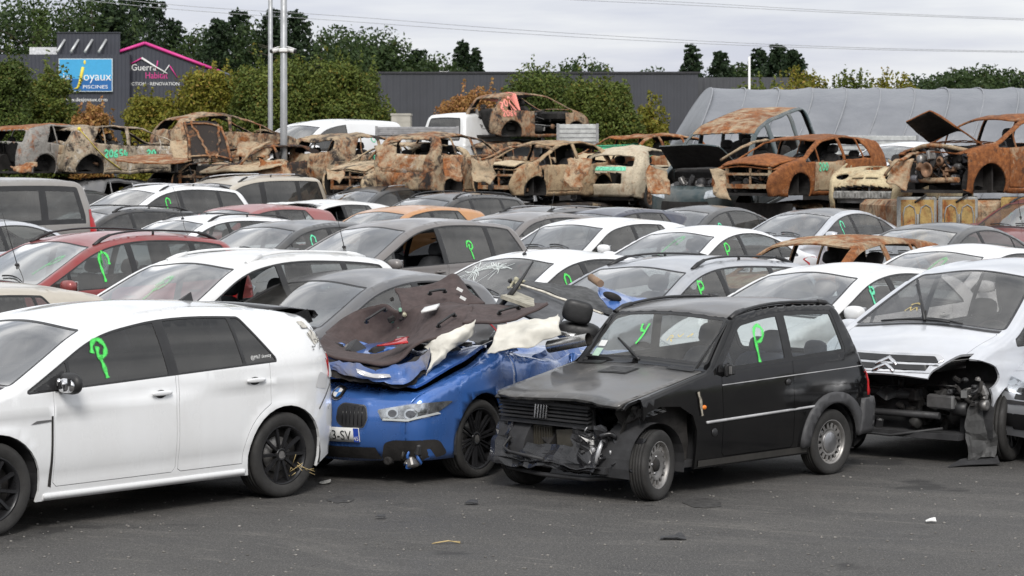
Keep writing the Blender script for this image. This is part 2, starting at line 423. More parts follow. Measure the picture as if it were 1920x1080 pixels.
def m_rim(style, rr, w):
    def f():
        h = w / 2; b = MB()
        mats = {'spoke10': [BLACKRIM, STEEL, SOOT], 'multi': [BLACKRIM, STEEL, SOOT], 'steel': [STEEL, ALLOY, SOOT], 'steelcap': [STEEL, ALLOY, SOOT], 'burnt': [DISC, DISC, SOOT]}.get(style, [ALLOY, ALLOY, SOOT])
        b.lathe([(rr * .97, -h * .8), (rr * .93, -h * .2), (rr * .93, h * .55), (rr * .99, h * .80), (rr + .008, h * .86), (rr + .008, h * .80)], 'y', 40)
        b.lathe([(rr * .93, -h * .1), (.03, -h * .1)], 'y', 30, mi=2)
        b.lathe([(rr * .62, h * .02), (rr * .62, h * .06), (.05, h * .06)], 'y', 30, mi=1)
        if style in ('steel', 'steelcap', 'burnt'):
            b.lathe([(rr * .95, h * .62), (rr * .90, h * .45), (rr * .86, h * .40)], 'y', 40)
            b.lathe([(rr * .66, h * .58), (rr * .60, h * .60), (rr * .46, h * .40), (.0, h * .40)], 'y', 40)
            n = 16
            for k in range(n):
                t = 2 * math.pi * k / n; c, s_ = math.cos(t), math.sin(t)
                M = Matrix(((c, 0, -s_), (0, 1, 0), (s_, 0, c)))
                b.box((M @ Vector((rr * .76, h * .49, 0))), (rr * .24, .012, rr * .14), M)
            if style == 'steelcap':
                b.lathe([(rr * .50, h * .42), (rr * .50, h * .60), (rr * .42, h * .70), (0, h * .72)], 'y', 32, mi=1)
                b.lathe([(rr * .52, h * .66), (rr * .47, h * .70)], 'y', 32, mi=0)
            else:
                b.lathe([(rr * .28, h * .40), (rr * .26, h * .62), (0, h * .64)], 'y', 24, mi=2 if style == 'steel' else 0)
                for k in range(4):
                    t = 2 * math.pi * k / 4 + .4; b.lathe([(.011, h * .40), (.011, h * .5), (0, h * .5)], 'y', 8, (rr * .36 * math.cos(t), 0, rr * .36 * math.sin(t)), mi=1)
        else:
            n, sw = {'spoke10': (10, .030), 'multi': (10, .022), 'cover': (7, .055)}.get(style, (5, .06))
            for k in range(n):
                t = 2 * math.pi * (k + .25) / n; c, s_ = math.cos(t), math.sin(t)
                M = Matrix(((c, 0, -s_), (0, 1, 0), (s_, 0, c)))
                e = (rr * .96, rr * .16)
                yo, yi = h * .74, h * .58
                tw = .012 if style == 'multi' else 0
                for sg in ((-1, 1) if style == 'multi' else (0,)):
                    V = []
                    for (rad, yy, ww, off) in ((e[1], yi, sw * .8, 0), (e[0], yo, sw, sg * .055)):
                        for dz, dy in ((-ww / 2, -.022), (ww / 2, -.022), (ww * .36, .0), (-ww * .36, .0)):
                            V.append(M @ Vector((rad, yy + dy, dz + off)))
                    b.add(V, [(0, 1, 2, 3), (7, 6, 5, 4), (0, 4, 5, 1), (1, 5, 6, 2), (2, 6, 7, 3), (3, 7, 4, 0)])
            b.lathe([(rr * .24, h * .48), (rr * .22, h * .62), (rr * .15, h * .64), (rr * .15, h * .58), (0, h * .58)], 'y', 24)
            b.lathe([(rr * .14, h * .60), (0, h * .62)], 'y', 20, mi=1)
            for k in range(5):
                t = 2 * math.pi * k / 5 + .3; b.lathe([(.012, h * .5), (.012, h * .62), (0, h * .62)], 'y', 8, (rr * .19 * math.cos(t), 0, rr * .19 * math.sin(t)), mi=2)
        return b.build('rim', mats)
    return shared(('rim', style, rr, w), f)

FR = {'left': ((0, 3, 0), (-1, 0, 0), (0, 0, 1), (0, -1, 0)), 'right': ((0, -3, 0), (1, 0, 0), (0, 0, 1), (0, 1, 0)),
      'front': ((4, 0, 0), (0, 1, 0), (0, 0, 1), (-1, 0, 0)), 'rear': ((-4, 0, 0), (0, -1, 0), (0, 0, 1), (1, 0, 0)),
      'top': ((0, 0, 4), (1, 0, 0), (0, 1, 0), (0, 0, -1))}

class Car:
    """A car body lofted from its side profile: x forward, y to its left, z up; the origin is on the ground midway between the axles."""
    D = dict(zs=.20, zm=.58, tuck=.045, pf=.14, pr=.10, xpf=.55, xpr=.6, flare=.012, crease=.008, rimstyle='cover', Rw=.315, ww=.21, rr=.205,
             dlo=.062, rails=None, doors=2, interior=True, antenna=None, mirror=True, deform=None, wreck=False, seats=True, hood_w=.90,
             no=(), hood_rot=0.0, hood_lift=0.0, handle=True, glasstint=(.62, .66, .66), reartint=None, dust=.115, lamps=True, gap=.005, hood_def=None,
             hoodmat=None, qsplit=(), arch=.055, bzs=.26, roofmat=None, thick=.022, cowl=True, wsmat=None, wheels=(1, 1, 1, 1), steer=0, openwin=(), doormats={})
    def __init__(s, name, label, P, pm, cat='car', group=None, **o):
        s.o = dict(Car.D); s.o.update({k: v for k, v in P.items() if k != 'prof'}); s.o.update(o); s.P = P; s.pm = pm
        s.root = empty(name, (0, 0, 0)); tag(s.root, label, cat, group)
        s.B = {}; s.surf = []; s.obs = {}
        s.profile(); s.side_sheet(); s.ribbon(); s.build_shell(); s.extras()
    def g(s, k): return s.o[k]
    # ---- profile
    def profile(s):
        c = s.P['prof']; pts = []
        for i, (x, z, k, r, cr, nm) in enumerate(c):
            p = np.array((x, z, r, cr), float)
            if i in (0, len(c) - 1) or k < 1e-3: pts.append(p); continue
            a, b = np.array(c[i - 1][:2] + c[i - 1][3:5], float), np.array(c[i + 1][:2] + c[i + 1][3:5], float)
            la, lb = np.hypot(*(a - p)[:2]), np.hypot(*(b - p)[:2]); ra, rb = min(k, la * .48), min(k, lb * .48)
            A = p + (a - p) * ra / la; B = p + (b - p) * rb / lb
            for t in np.linspace(0, 1, 7): pts.append((1 - t) ** 2 * A + 2 * t * (1 - t) * p + t * t * B)
        q = [pts[0]]
        for a, b in zip(pts, pts[1:]):
            d = np.hypot(*(b - a)[:2])
            if d < 1e-3: continue
            m = max(1, int(d / .07)); q += [a + (b - a) * j / m for j in range(1, m + 1)]
        q = np.array(q); s.C = q[:, :2]; s.rr_ = q[:, 2]; s.cr_ = q[:, 3]
        d = np.diff(s.C, axis=0); ln = np.hypot(d[:, 0], d[:, 1]); s.U = np.concatenate([[0], np.cumsum(ln)])
        sn = np.stack([d[:, 1], -d[:, 0]], 1) / ln[:, None]
        n = np.vstack([sn[:1], sn]) + np.vstack([sn, sn[-1:]]); s.n_ = n / np.linalg.norm(n, axis=1, keepdims=True)
        s.u = {}
        for (x, z, k, r, cr, nm) in c:
            if nm: s.u[nm] = s.U[np.argmin(np.hypot(s.C[:, 0] - x, s.C[:, 1] - z))]
        s.x = {k: float(np.interp(v, s.U, s.C[:, 0])) for k, v in s.u.items()}; s.z = {k: float(np.interp(v, s.U, s.C[:, 1])) for k, v in s.u.items()}
        s.xf, s.xr = s.C[:, 0].max(), s.C[:, 0].min(); s.H = s.C[:, 1].max()
    def Cu(s, u): return np.stack([np.interp(u, s.U, s.C[:, 0]), np.interp(u, s.U, s.C[:, 1])], -1)
    def Nu(s, u):
        n = np.stack([np.interp(u, s.U, s.n_[:, 0]), np.interp(u, s.U, s.n_[:, 1])], -1); return n / np.linalg.norm(n, axis=-1, keepdims=True)
    def belt(s, x):
        P = s.o; return np.interp(x, [P["belt"][0], P["belt"][2]], [P["belt"][1], P["belt"][3]])
    def Bw(s, x, z):
        o = s.o; x = np.asarray(x, float); z = np.asarray(z, float)
        tf = np.clip((x - s.xf * o['xpf']) / (s.xf * (1 - o['xpf'])), 0, 1.1); tr = np.clip((s.xr * o['xpr'] - x) / (-s.xr * (1 - o['xpr'])), 0, 1.1)
        nar = o['pf'] * tf ** 2.3 + o['pr'] * tr ** 2.3
        w = o['W'] / 2 - nar; zb = s.belt(x); zm = o['zm']
        lo = w - o['tuck'] * np.clip((zm - z) / (zm - o['zs']), 0, 1.4) ** 2 - .018 * np.clip((z - zm) / np.maximum(zb - zm, .05), 0, 1) ** 2
        t = np.clip((z - zb) / (s.H - zb), 0, 1.2)
        wr = o['roofw'] - nar * .5
        y = np.where(z > zb, (w - .018) - (w - .018 - wr) * (.62 * t + .38 * t * t), lo)
        y = y + o['crease'] * np.exp(-((z - (zb - .13)) / .022) ** 2) * (z < zb) - o['crease'] * np.exp(-((z - .36) / .06) ** 2)
        for xa in (o['wb'] / 2, -o['wb'] / 2):
            dd = np.hypot(x - xa, z - o['Rw']) - (o['Rw'] + o['arch'])
            y = y + o['flare'] * np.exp(-(dd / .045) ** 2)
        return y
    def near(s, x, z):
        P = np.stack([x, z], 1); A = s.C[:-1]; D = s.C[1:] - A; L2 = (D ** 2).sum(1)
        t = np.clip(((P[:, None] - A[None]) * D[None]).sum(2) / L2, 0, 1); Q = A[None] + t[..., None] * D[None]
        dd = np.hypot(P[:, None, 0] - Q[..., 0], P[:, None, 1] - Q[..., 1]); i = dd.argmin(1); k = np.arange(len(P))
        u = s.U[i] + t[k, i] * np.sqrt(L2[i]); return dd[k, i], u
    def side(s, x, z):
        d, u = s.near(x, z); r = np.interp(u, s.U, s.rr_); h = np.clip(1 - d / r, 0, 1); e = 1e-3
        b = s.Bw(x, z); n0 = np.stack([-(s.Bw(x + e, z) - s.Bw(x - e, z)) / (2 * e), np.ones_like(b), -(s.Bw(x, z + e) - s.Bw(x, z - e)) / (2 * e)], 1)
        n0 /= np.linalg.norm(n0, axis=1, keepdims=True); np_ = s.Nu(u); n3 = np.stack([np_[:, 0], 0 * b, np_[:, 1]], 1); q = np.sqrt(1 - h * h)
        n = q[:, None] * n0 + h[:, None] * n3
        return np.stack([x, b - r * (1 - q), z], 1), n / np.linalg.norm(n, axis=1, keepdims=True)
    def rib(s, u, w):
        u = np.atleast_1d(np.asarray(u, float)); w = np.atleast_1d(np.asarray(w, float)); u, w = np.broadcast_arrays(u, w)
        def P(u, w):
            c = s.Cu(u); n = s.Nu(u); cr = np.interp(u, s.U, s.cr_) * (1 - w * w) ** 2
            Y = s.Bw(c[..., 0], c[..., 1]) - np.interp(u, s.U, s.rr_)
            return np.stack([c[..., 0] + n[..., 0] * cr, Y * w, c[..., 1] + n[..., 1] * cr], -1)
        e = 4e-3; du = P(np.minimum(u + e, s.U[-1]), w) - P(np.maximum(u - e, 0), w); dw = P(u, w + e) - P(u, w - e)
        n = np.cross(du, dw); n /= np.linalg.norm(n, axis=-1, keepdims=True) + 1e-12
        nn = s.Nu(u); sg = np.sign(n[..., 0] * nn[..., 0] + n[..., 2] * nn[..., 1]); n = n * sg[..., None]
        return P(u, w), n
    def put(s, key, V, Nn, T):
        if not len(T): return
        ids, inv = np.unique(T, return_inverse=True); s.B.setdefault(key, []).append((V[ids], Nn[ids], inv.reshape(T.shape)))
    # ---- side sheet: silhouette cut by windows, doors and wheel arches
    def side_sheet(s):
        o = s.o; zs = o['zs']; Ra = o['Rw'] + o['arch']; zc = o['Rw']; wb2 = o['wb'] / 2
        outer = [p for p in s.C]; low = []
        dx = math.sqrt(max(Ra ** 2 - (zs - zc) ** 2, 1e-4)); a0 = math.atan2(zs - zc, dx)
        for xa in (-wb2, wb2):
            for t in np.linspace(math.pi - a0, a0, 20): low.append((xa + Ra * math.cos(t), zc + Ra * math.sin(t)))
        lo2 = []
        for a, b in zip(low, low[1:]):
            n_ = max(1, int(math.hypot(b[0] - a[0], b[1] - a[1]) / .08)); lo2 += [(a[0] + (b[0] - a[0]) * j / n_, a[1] + (b[1] - a[1]) * j / n_) for j in range(n_)]
        lo2.append(low[-1]); outer = outer + [np.array(p) for p in lo2]; s.outer = outer
        # day light opening
        U0, U1 = s.u['cowl'], s.u.get('tail', s.U[-1]); m = (s.U >= U0 - .25) & (s.U <= U1)
        ch = s.C[m] - s.n_[m] * o['dlo']; ch = ch[np.argsort(ch[:, 0])]
        D = o['side']; xs = np.arange(D['x1'], D['x0'] + .001, .022)[::-1]
        top = np.interp(xs, ch[:, 0], ch[:, 1]); bot = s.belt(xs) + .012
        (xb, xt) = D['rear']; zt = np.interp(xt, ch[:, 0], ch[:, 1]); zb_ = s.belt(xb)
        if abs(xt - xb) > 1e-3: top = np.minimum(top, zb_ + (xs - xb) / (xt - xb) * (zt - zb_) + .012)
        if 'front' in D:
            (fb, ft) = D['front']; zt = np.interp(ft, ch[:, 0], ch[:, 1]); top = np.minimum(top, s.belt(fb) + (xs - fb) / (ft - fb) * (zt - s.belt(fb)) + .012)
        k = top > bot + .02; xs, top, bot = xs[k], top[k], bot[k]
        if len(xs) < 3: xs = np.array([.02, .01, 0.]); top = bot + 0 if len(bot) == 3 else np.array([.5, .5, .5]); bot = top - .002
        dlo = [np.array(q) for q in zip(xs, top)] + [np.array(q) for q in zip(xs[::-1], bot[::-1])]
        if abs(area(dlo)) > .01: dlo = roundpoly([dlo[0]] + dlo[1:], .008, 2); dlo = [dlo[0]] + [p for a, p in zip(dlo, dlo[1:]) if np.hypot(*(p - a)) > .006]
        s.dlo = dlo; ins = inset(dlo, o.get('trimw', .014)) if abs(area(dlo)) > .01 else []; panes = []
        bands = [(D['x0'] + .3, D['x0'] + .3, 0)] + sorted(D['split'], key=lambda q: -q[0]) + [(-9, -9, 0)]
        zlo, zhi = s.belt(0.), s.H
        for A, Bq in zip(bands, bands[1:]):
            q = list(ins)
            for (xb_, xt_, hw), sg in ((A, -1), (Bq, 1)):
                dv = np.array((xt_ - xb_, zhi - zlo)); nn = np.array((dv[1], -dv[0])) * sg; nn /= np.linalg.norm(nn)
                q = clip(q, np.array((xb_, zlo)) + nn * hw, nn) if len(q) > 2 else []
            if len(q) > 2 and abs(area(q)) > .006: panes.append(roundpoly(q, .012, 2))
        s.panes = panes
        # doors
        doors = []
        dd = D.get('doors', [])
        for (xa, xb_) in dd:
            zl = D.get('doorz', .29); q = [(xa - .0, zl + .03), (xa, s.belt(xa) + .06), (xb_, s.belt(xb_) + .06), (xb_, zl + .03), (xb_ + .03, zl), (xa - .03, zl)]
            Rr = Ra + .045; ins_r = [(xb_, z) for z in np.arange(zl, 1.0, .03)]
            if math.hypot(xb_ + wb2, zl - zc) < Rr or (xb_ < -wb2 + Rr):
                edge = []
                for z in np.arange(s.belt(xb_) + .06, zl - .001, -.035):
                    xx = xb_ + .0
                    if abs(z - zc) < Rr: xx = max(xx, -wb2 + math.sqrt(Rr ** 2 - (z - zc) ** 2))
                    edge.append((xx, z))
                edge.append((max(xb_, -wb2 + math.sqrt(max(Rr ** 2 - (zl - zc) ** 2, 0))), zl))
                q = [(xa, zl + .02), (xa, s.belt(xa) + .06)] + edge + [(xa - .03, zl)]
            doors.append(dedupe(q))
        s.doorp = doors; gaps = [inset(q, o['gap']) for q in doors]
        loops = [outer] + ([resample(dlo, .05)] if abs(area(dlo)) > .01 else []) + [resample(p, .05) for p in panes] + [resample(q, .08) for q in doors] + [resample(q, .08) for q in gaps]
        loops += [resample(q, .05) for q in o.get('sideholes', [])]
        gx, gzv = np.meshgrid(np.arange(s.xr, s.xf, .075), np.arange(zs, s.H, .065)); G = np.stack([gx.ravel(), gzv.ravel()], 1)
        G = G[inside(outer, G)]; d, _ = s.near(G[:, 0], G[:, 1]); G = G[d > .02]
        rows = [G]
        for f in (.05, .17, .36, .62, 1.0):
            q = s.C - s.n_ * (s.rr_ * f)[:, None]; q = q[inside(outer, q)]
            d, u = s.near(q[:, 0], q[:, 1]); rows.append(q[d > np.interp(u, s.U, s.rr_) * f * .93])
        V2, T = cdt(loops, np.vstack(rows))
        ctr = V2[T].mean(1); ok = inside(outer, ctr); T = T[ok]; ctr = ctr[ok]
        ar = (V2[T[:, 1], 0] - V2[T[:, 0], 0]) * (V2[T[:, 2], 1] - V2[T[:, 0], 1]) - (V2[T[:, 2], 0] - V2[T[:, 0], 0]) * (V2[T[:, 1], 1] - V2[T[:, 0], 1])
        T = T[np.abs(ar) > 1e-8]; ctr = ctr[np.abs(ar) > 1e-8]; ar = ar[np.abs(ar) > 1e-8]
        T[ar < 0] = T[ar < 0][:, ::-1]          # counter-clockwise in (x,z) -> normal towards -y; flip for the left side
        reg = np.full(len(T), 'body', dtype=object)
        for i, (q, gq) in enumerate(zip(doors, gaps)):
            reg[inside(q, ctr)] = 'gap'; reg[inside(gq, ctr)] = 'door%d' % i
        
        if abs(area(dlo)) > .01: reg[inside(dlo, ctr)] = 'trim'
        for i, p in enumerate(panes): reg[inside(p, ctr)] = 'pane%d' % i
        for q in o.get('sideholes', []): reg[inside(q, ctr)] = 'gap'
        cut = o.get('sidecut')
        if cut is not None: reg[cut(ctr[:, 0], ctr[:, 1])] = 'gap'
        V3, N3 = s.side(V2[:, 0], V2[:, 1])
        for sg in (1, -1):
            Vs = V3 * (1, sg, 1); Ns = N3 * (1, sg, 1); Ts = T[:, ::-1] if sg == 1 else T
            off = Ns * .006
            for r_ in set(reg):
                if r_ == 'gap': continue
                m = reg == r_; v = Vs
                if r_ == 'trim': v = Vs - off * .3
                if r_.startswith('pane'): v = Vs - off
                s.put((r_, sg) if r_ != 'body' else ('body', 0), v, Ns, Ts[m])
    # ---- top ribbon: bumper, hood, windscreen, roof, rear window, tailgate
    def ribbon(s):
        o = s.o; u = s.u; Y = .72; wv = np.array([-1, -.985, -.95, -.88, -.75, -.55, -.3, 0, .3, .55, .75, .88, .95, .985, 1])
        def rect(u0, u1, w0, w1=None, r=.05, bow=0.0):
            w1 = w1 or w0; q = [(u0, -w0 * Y), (u1, -w1 * Y), (u1, w1 * Y), (u0, w0 * Y)]; return resample(roundpoly(q, r, 5), .06)
        R_ = {}
        if 'cowl' in u and 'nose' in u:
            R_['hood'] = rect(u['nose'] + o.get('hood_in', .03), u['cowl'] - .045, o['hood_w'] * .97, o['hood_w'], .04)
            R_['hoodin'] = [np.array(p) for p in inset(R_['hood'], o['gap'])]
            if o['cowl']: R_['cowl'] = rect(u['cowl'] - .04, u['cowl'] + .03, .93, .93, .01)
        if 'head' in u:
            w0, w1 = o.get('wsw', (.965, .955))
            R_['wst'] = rect(u['cowl'] + .032, u['head'] - .012, w0, w1, .05); R_['wsg'] = [np.array(p) for p in inset(R_['wst'], o.get('frit', .026))]
        if 'rt' in u and o.get('rearglass', True):
            w0, w1 = o.get('rgw', (.90, .90)); R_['rgt'] = rect(u['rt'] + .05, u['rb'] - .02, w0, w1, .07); R_['rgg'] = [np.array(p) for p in inset(R_['rgt'], .03)]
        tg = o.get('tailgate')
        if tg: R_['tg'] = rect(u[tg[0]] + tg[1], u[tg[2]] + tg[3], tg[4], tg[5], .06)
        for k, q in o.get('ribcut', {}).items(): R_['cut' + k] = rect(*q) if not callable(q) else resample([(a, b * Y) for a, b in q(s)], .05)
        us = s.U; gu, gw = np.meshgrid(us, wv * Y); G = np.stack([gu.ravel(), gw.ravel()], 1)
        edge = [(a, -Y) for a in us] + [(us[-1], b * Y) for b in wv[1:-1]] + [(a, Y) for a in us[::-1]] + [(us[0], b * Y) for b in wv[::-1][1:-1]]
        V2, T = cdt([edge] + list(R_.values()), G); ctr = V2[T].mean(1)
        a, b, c = V2[T[:, 0]], V2[T[:, 1]], V2[T[:, 2]]; ar = (b[:, 0] - a[:, 0]) * (c[:, 1] - a[:, 1]) - (c[:, 0] - a[:, 0]) * (b[:, 1] - a[:, 1])
        T = T[np.abs(ar) > 1e-8]; ctr = V2[T].mean(1); ar = ar[np.abs(ar) > 1e-8]
        # u runs to the rear and w to the left, so (u, w) counter-clockwise has its normal downwards: flip
        T[ar > 0] = T[ar > 0][:, ::-1]
        k_ = (np.abs(ctr[:, 1]) < Y) & (ctr[:, 0] > 0) & (ctr[:, 0] < s.U[-1]); T = T[k_]; ctr = ctr[k_]
        reg = np.full(len(T), 'body', dtype=object)
        if o['roofmat'] and 'head' in u: reg[(ctr[:, 0] > u['head']) & (ctr[:, 0] < u['rt'] + .03)] = 'roof'
        if 'tg' in R_: reg[inside(R_['tg'], ctr)] = 'tailgate'
        if 'hood' in R_: reg[inside(R_['hood'], ctr)] = 'gap'; reg[inside(R_['hoodin'], ctr)] = 'hood'
        if 'cowl' in R_: reg[inside(R_['cowl'], ctr)] = 'cowl'
        if 'wst' in R_: reg[inside(R_['wst'], ctr)] = 'trim'; reg[inside(R_['wsg'], ctr)] = 'ws'
        if 'rgt' in R_: reg[inside(R_['rgt'], ctr)] = 'trimr'; reg[inside(R_['rgg'], ctr)] = 'rg'
        for k in R_:
            if k.startswith('cut'): reg[inside(R_[k], ctr)] = 'gap'
        rc = o.get('ribdrop')
        if rc is not None: reg[rc(s, ctr[:, 0], ctr[:, 1] / Y)] = 'gap'
        V3, N3 = s.rib(V2[:, 0], V2[:, 1] / Y)
        for r_ in set(reg):
            if r_ == 'gap': continue
            v = V3 - N3 * {'trim': .002, 'trimr': .002, 'ws': .004, 'rg': .004, 'cowl': .01}.get(r_, 0)
            s.put((r_, 0), v, N3, T[reg == r_])
    # ---- meshes from the collected pieces
    def gather(s, key):
        V, Nn, T, k = [], [], [], 0
        for v, n, t in s.B.get(key, []): V.append(v); Nn.append(n); T.append(t + k); k += len(v)
        if not V: return None
        V, Nn, T = np.vstack(V), np.vstack(Nn), np.vstack(T)
        _, idx, inv = np.unique(np.round(V, 4), axis=0, return_index=True, return_inverse=True)
        inv = inv.ravel(); A = np.zeros((len(idx), 3)); np.add.at(A, inv, Nn); A /= np.linalg.norm(A, axis=1, keepdims=True) + 1e-12
        T = inv[T]; T = T[(T[:, 0] != T[:, 1]) & (T[:, 1] != T[:, 2]) & (T[:, 0] != T[:, 2])]
        return V[idx], A, T
    def shell(s, name, key, mats, thick, parent=None, pre=None, surf=True):
        gthr = s.gather(key)
        if gthr is None: return None
        V, Nn, T = gthr; dfm = s.o['deform']; mi = []
        if pre is not None: V = pre(V)
        if dfm: V = dfm(V)
        custom = (dfm is None and pre is None)
        if not custom:                       # normals after the dents
            fn = np.cross(V[T[:, 1]] - V[T[:, 0]], V[T[:, 2]] - V[T[:, 0]]); Nn = np.zeros_like(V)
            for k in range(3): np.add.at(Nn, T[:, k], fn)
            Nn /= np.linalg.norm(Nn, axis=1, keepdims=True) + 1e-12
        if surf: s.surf.append((V, T))
        if not thick: return mesh_obj(name, V, T, mats, parent or s.root, None, True, Nn[T.ravel()] if custom else None)
        m = len(V); Vi = V - Nn * thick; E = np.vstack([T[:, [0, 1]], T[:, [1, 2]], T[:, [2, 0]]]); ek = {(a, b) for a, b in E.tolist()}
        rim = [(b, a, a + m, b + m) for a, b in E.tolist() if (b, a) not in ek]
        F = T.tolist() + (T[:, ::-1] + m).tolist() + rim; mi = [0] * len(T) + [1] * len(T) + [0] * len(rim)
        VV = np.vstack([V, Vi]); ln = None
        if custom:
            rn = []
            for f in rim:
                q = np.cross(VV[f[1]] - VV[f[0]], VV[f[2]] - VV[f[0]]); q /= np.linalg.norm(q) + 1e-12; rn += [q] * 4
            ln = np.vstack([Nn[T.ravel()], -Nn[T[:, ::-1].ravel()]] + ([np.array(rn)] if rn else []))
        sm = [True] * (2 * len(T)) + [False] * len(rim)
        return mesh_obj(name, VV, F, mats, parent or s.root, mi, sm, ln)
    def build_shell(s):
        o = s.o; pm = s.pm; lin = SOOT if o['wreck'] else INNER; no = o['no']; gl = glass('side glass', o['glasstint'], o['dust']); th = o['thick']
        wsg = o['wsmat'] or glass('windscreen glass', (.70, .74, .73), o['dust'] * 2.1, 2.2)
        rt = glass('dark rear glass', o['reartint'], o['dust'] * .8) if o['reartint'] else gl
        s.obs['body'] = s.shell('body', ('body', 0), [pm, lin], th)
        if ('roof', 0) in s.B: s.shell('roof', ('roof', 0), [o['roofmat'], lin], th)
        if ('tailgate', 0) in s.B and 'tailgate' not in no: s.obs['tailgate'] = s.shell('tailgate', ('tailgate', 0), [o.get('tgmat') or pm, lin], th, pre=o.get('tg_def'))
        for i in range(len(s.doorp)):
            for sg in (1, -1):
                if ('door%d' % i) in no or ('door%d%s' % (i, 'L' if sg > 0 else 'R')) in no: continue
                d = s.shell('door', ('door%d' % i, sg), [o['doormats'].get(i, pm), lin], max(th, .03))
                if d is not None: s.obs['door%d%s' % (i, 'L' if sg > 0 else 'R')] = d
        if 'hood' not in no and ('hood', 0) in s.B:
            pre = None
            if o['hood_rot'] or o['hood_lift'] or o['hood_def']:
                hx, hz, a = s.x['cowl'] + .05, s.z['cowl'] - .02, -o['hood_rot']
                def pre(V, hx=hx, hz=hz, a=a):
                    V = V.copy()
                    if o['hood_def']: V = o['hood_def'](V)
                    x, z = V[:, 0] - hx, V[:, 2] - hz; V[:, 0] = hx + x * math.cos(a) + z * math.sin(a); V[:, 2] = hz - x * math.sin(a) + z * math.cos(a) + o['hood_lift']; return V
            s.obs['hood'] = s.shell('hood', ('hood', 0), [o['hoodmat'] or pm, o.get('hoodin') or lin], max(.02, th), pre=pre)
        if ('cowl', 0) in s.B and not o['wreck']: s.shell('cowl_panel', ('cowl', 0), [PLASTIC], 0)
        if not o['wreck']:
            for sg in (1, -1): s.shell('window_trim', ('trim', sg), [TRIM, TRIM], .012)
            s.shell('windscreen_surround', ('trim', 0), [TRIM, TRIM], .008); s.shell('rear_glass_surround', ('trimr', 0), [TRIM, TRIM], .008)
            for sg in (1, -1):
                for i in range(len(s.panes)):
                    if i in o['openwin']: continue
                    s.shell('side_window', ('pane%d' % i, sg), [rt if i >= 1 else gl], 0)
            if 'ws' not in no: s.obs['ws'] = s.shell('windscreen', ('ws', 0), [wsg], 0)
            s.shell('rear_window', ('rg', 0), [rt], 0)
        else:
            for sg in (1, -1):
                if o.get('frames', True) and 'door0' not in no: s.shell('window_frame', ('trim', sg), [pm, lin], th)
        V = []; F = []; k = 0
        for v, t in s.surf: V.append(v); F += (t + k).tolist(); k += len(v)
        s.bvh = BVHTree.FromPolygons(np.vstack(V).tolist(), F)
    # ---- projecting small things on the body
    def cast(s, a, b, frame='left', off=.003):
        o_, ea, eb, d = [Vector(q) for q in FR[frame]]; p = o_ + ea * a + eb * b
        h = s.bvh.ray_cast(p, d)
        if h[0] is None: h = s.bvh.find_nearest(p + d * (p.length * .5))
        n = h[1] if h[1].dot(d) < 0 else -h[1]
        return h[0] + n * off, n
    def patch(s, name, poly, mat, frame='left', off=.003, step=.05, parent=None, thick=0.0, r=0.0, smooth=True):
        if r: poly = roundpoly(poly, r, 4)
        lp = resample(poly, step); P = np.array(lp); gx, gy = np.meshgrid(np.arange(P[:, 0].min(), P[:, 0].max(), step), np.arange(P[:, 1].min(), P[:, 1].max(), step))
        G = np.stack([gx.ravel(), gy.ravel()], 1); G = G[inside(lp, G)] if len(G) else G
        G = [g for g in G if np.min(np.hypot(P[:, 0] - g[0], P[:, 1] - g[1])) > step * .4]
        V2, T = cdt([lp], G); T = T[inside(lp, V2[T].mean(1))]
        H = [s.cast(x, y, frame, off) for x, y in V2]; V = np.array([h[0] for h in H]); Nn = np.array([h[1] for h in H])
        ar = (V2[T[:, 1], 0] - V2[T[:, 0], 0]) * (V2[T[:, 2], 1] - V2[T[:, 0], 1]) - (V2[T[:, 2], 0] - V2[T[:, 0], 0]) * (V2[T[:, 1], 1] - V2[T[:, 0], 1]); T[ar < 0] = T[ar < 0][:, ::-1]; T = T[np.abs(ar) > 2e-6]
        F = T.tolist()
        if thick:
            m = len(V); ek = {(a, b) for f in F for a, b in ((f[0], f[1]), (f[1], f[2]), (f[2], f[0]))}; V = np.vstack([V, V - Nn * thick])
            F = F + [(b, a, a + m, b + m) for a, b in ek if (b, a) not in ek]
        return mesh_obj(name, V, F, mat, parent or s.root, None, smooth)
    def stroke(s, strokes, mat=None, frame='left', width=.035, off=.006, name='spray_mark', parent=None):
        V, F, A = [], [], []
        for pts in strokes:
            P = np.array(pts, float)
            for _ in range(2 if len(P) > 2 else 1):      # Chaikin rounding
                if len(P) > 2: P = np.vstack([P[:1]] + [np.stack([.75 * a + .25 * b, .25 * a + .75 * b]) for a, b in zip(P, P[1:])] + [P[-1:]])
            P = np.vstack([np.linspace(a, b, max(2, int(np.hypot(*(b - a)) / .025) + 1))[:-1] for a, b in zip(P, P[1:])] + [P[-1:]])
            t = np.gradient(P, axis=0); t /= np.linalg.norm(t, axis=1, keepdims=True) + 1e-9; n = np.stack([-t[:, 1], t[:, 0]], 1); k = len(V)
            for i, (p, q) in enumerate(zip(P, n)):
                wj = width * (1 + .25 * math.sin(i * 1.3)); e = 1.0 if 0 < i < len(P) - 1 else 0.2
                for c_, al in ((-1.5, 0), (-.6, .85), (0, 1), (.6, .85), (1.5, 0)):
                    h = s.cast(*(p + q * c_ * wj * .5), frame, off); V.append(h[0]); A.append(al * e)
            for i in range(len(P) - 1):
                for j in range(4): F.append((k + i * 5 + j, k + i * 5 + j + 1, k + i * 5 + 6 + j, k + i * 5 + 5 + j))
        return mesh_obj(name, V, F, mat or GREEN, parent or s.root, None, True, attr=A)
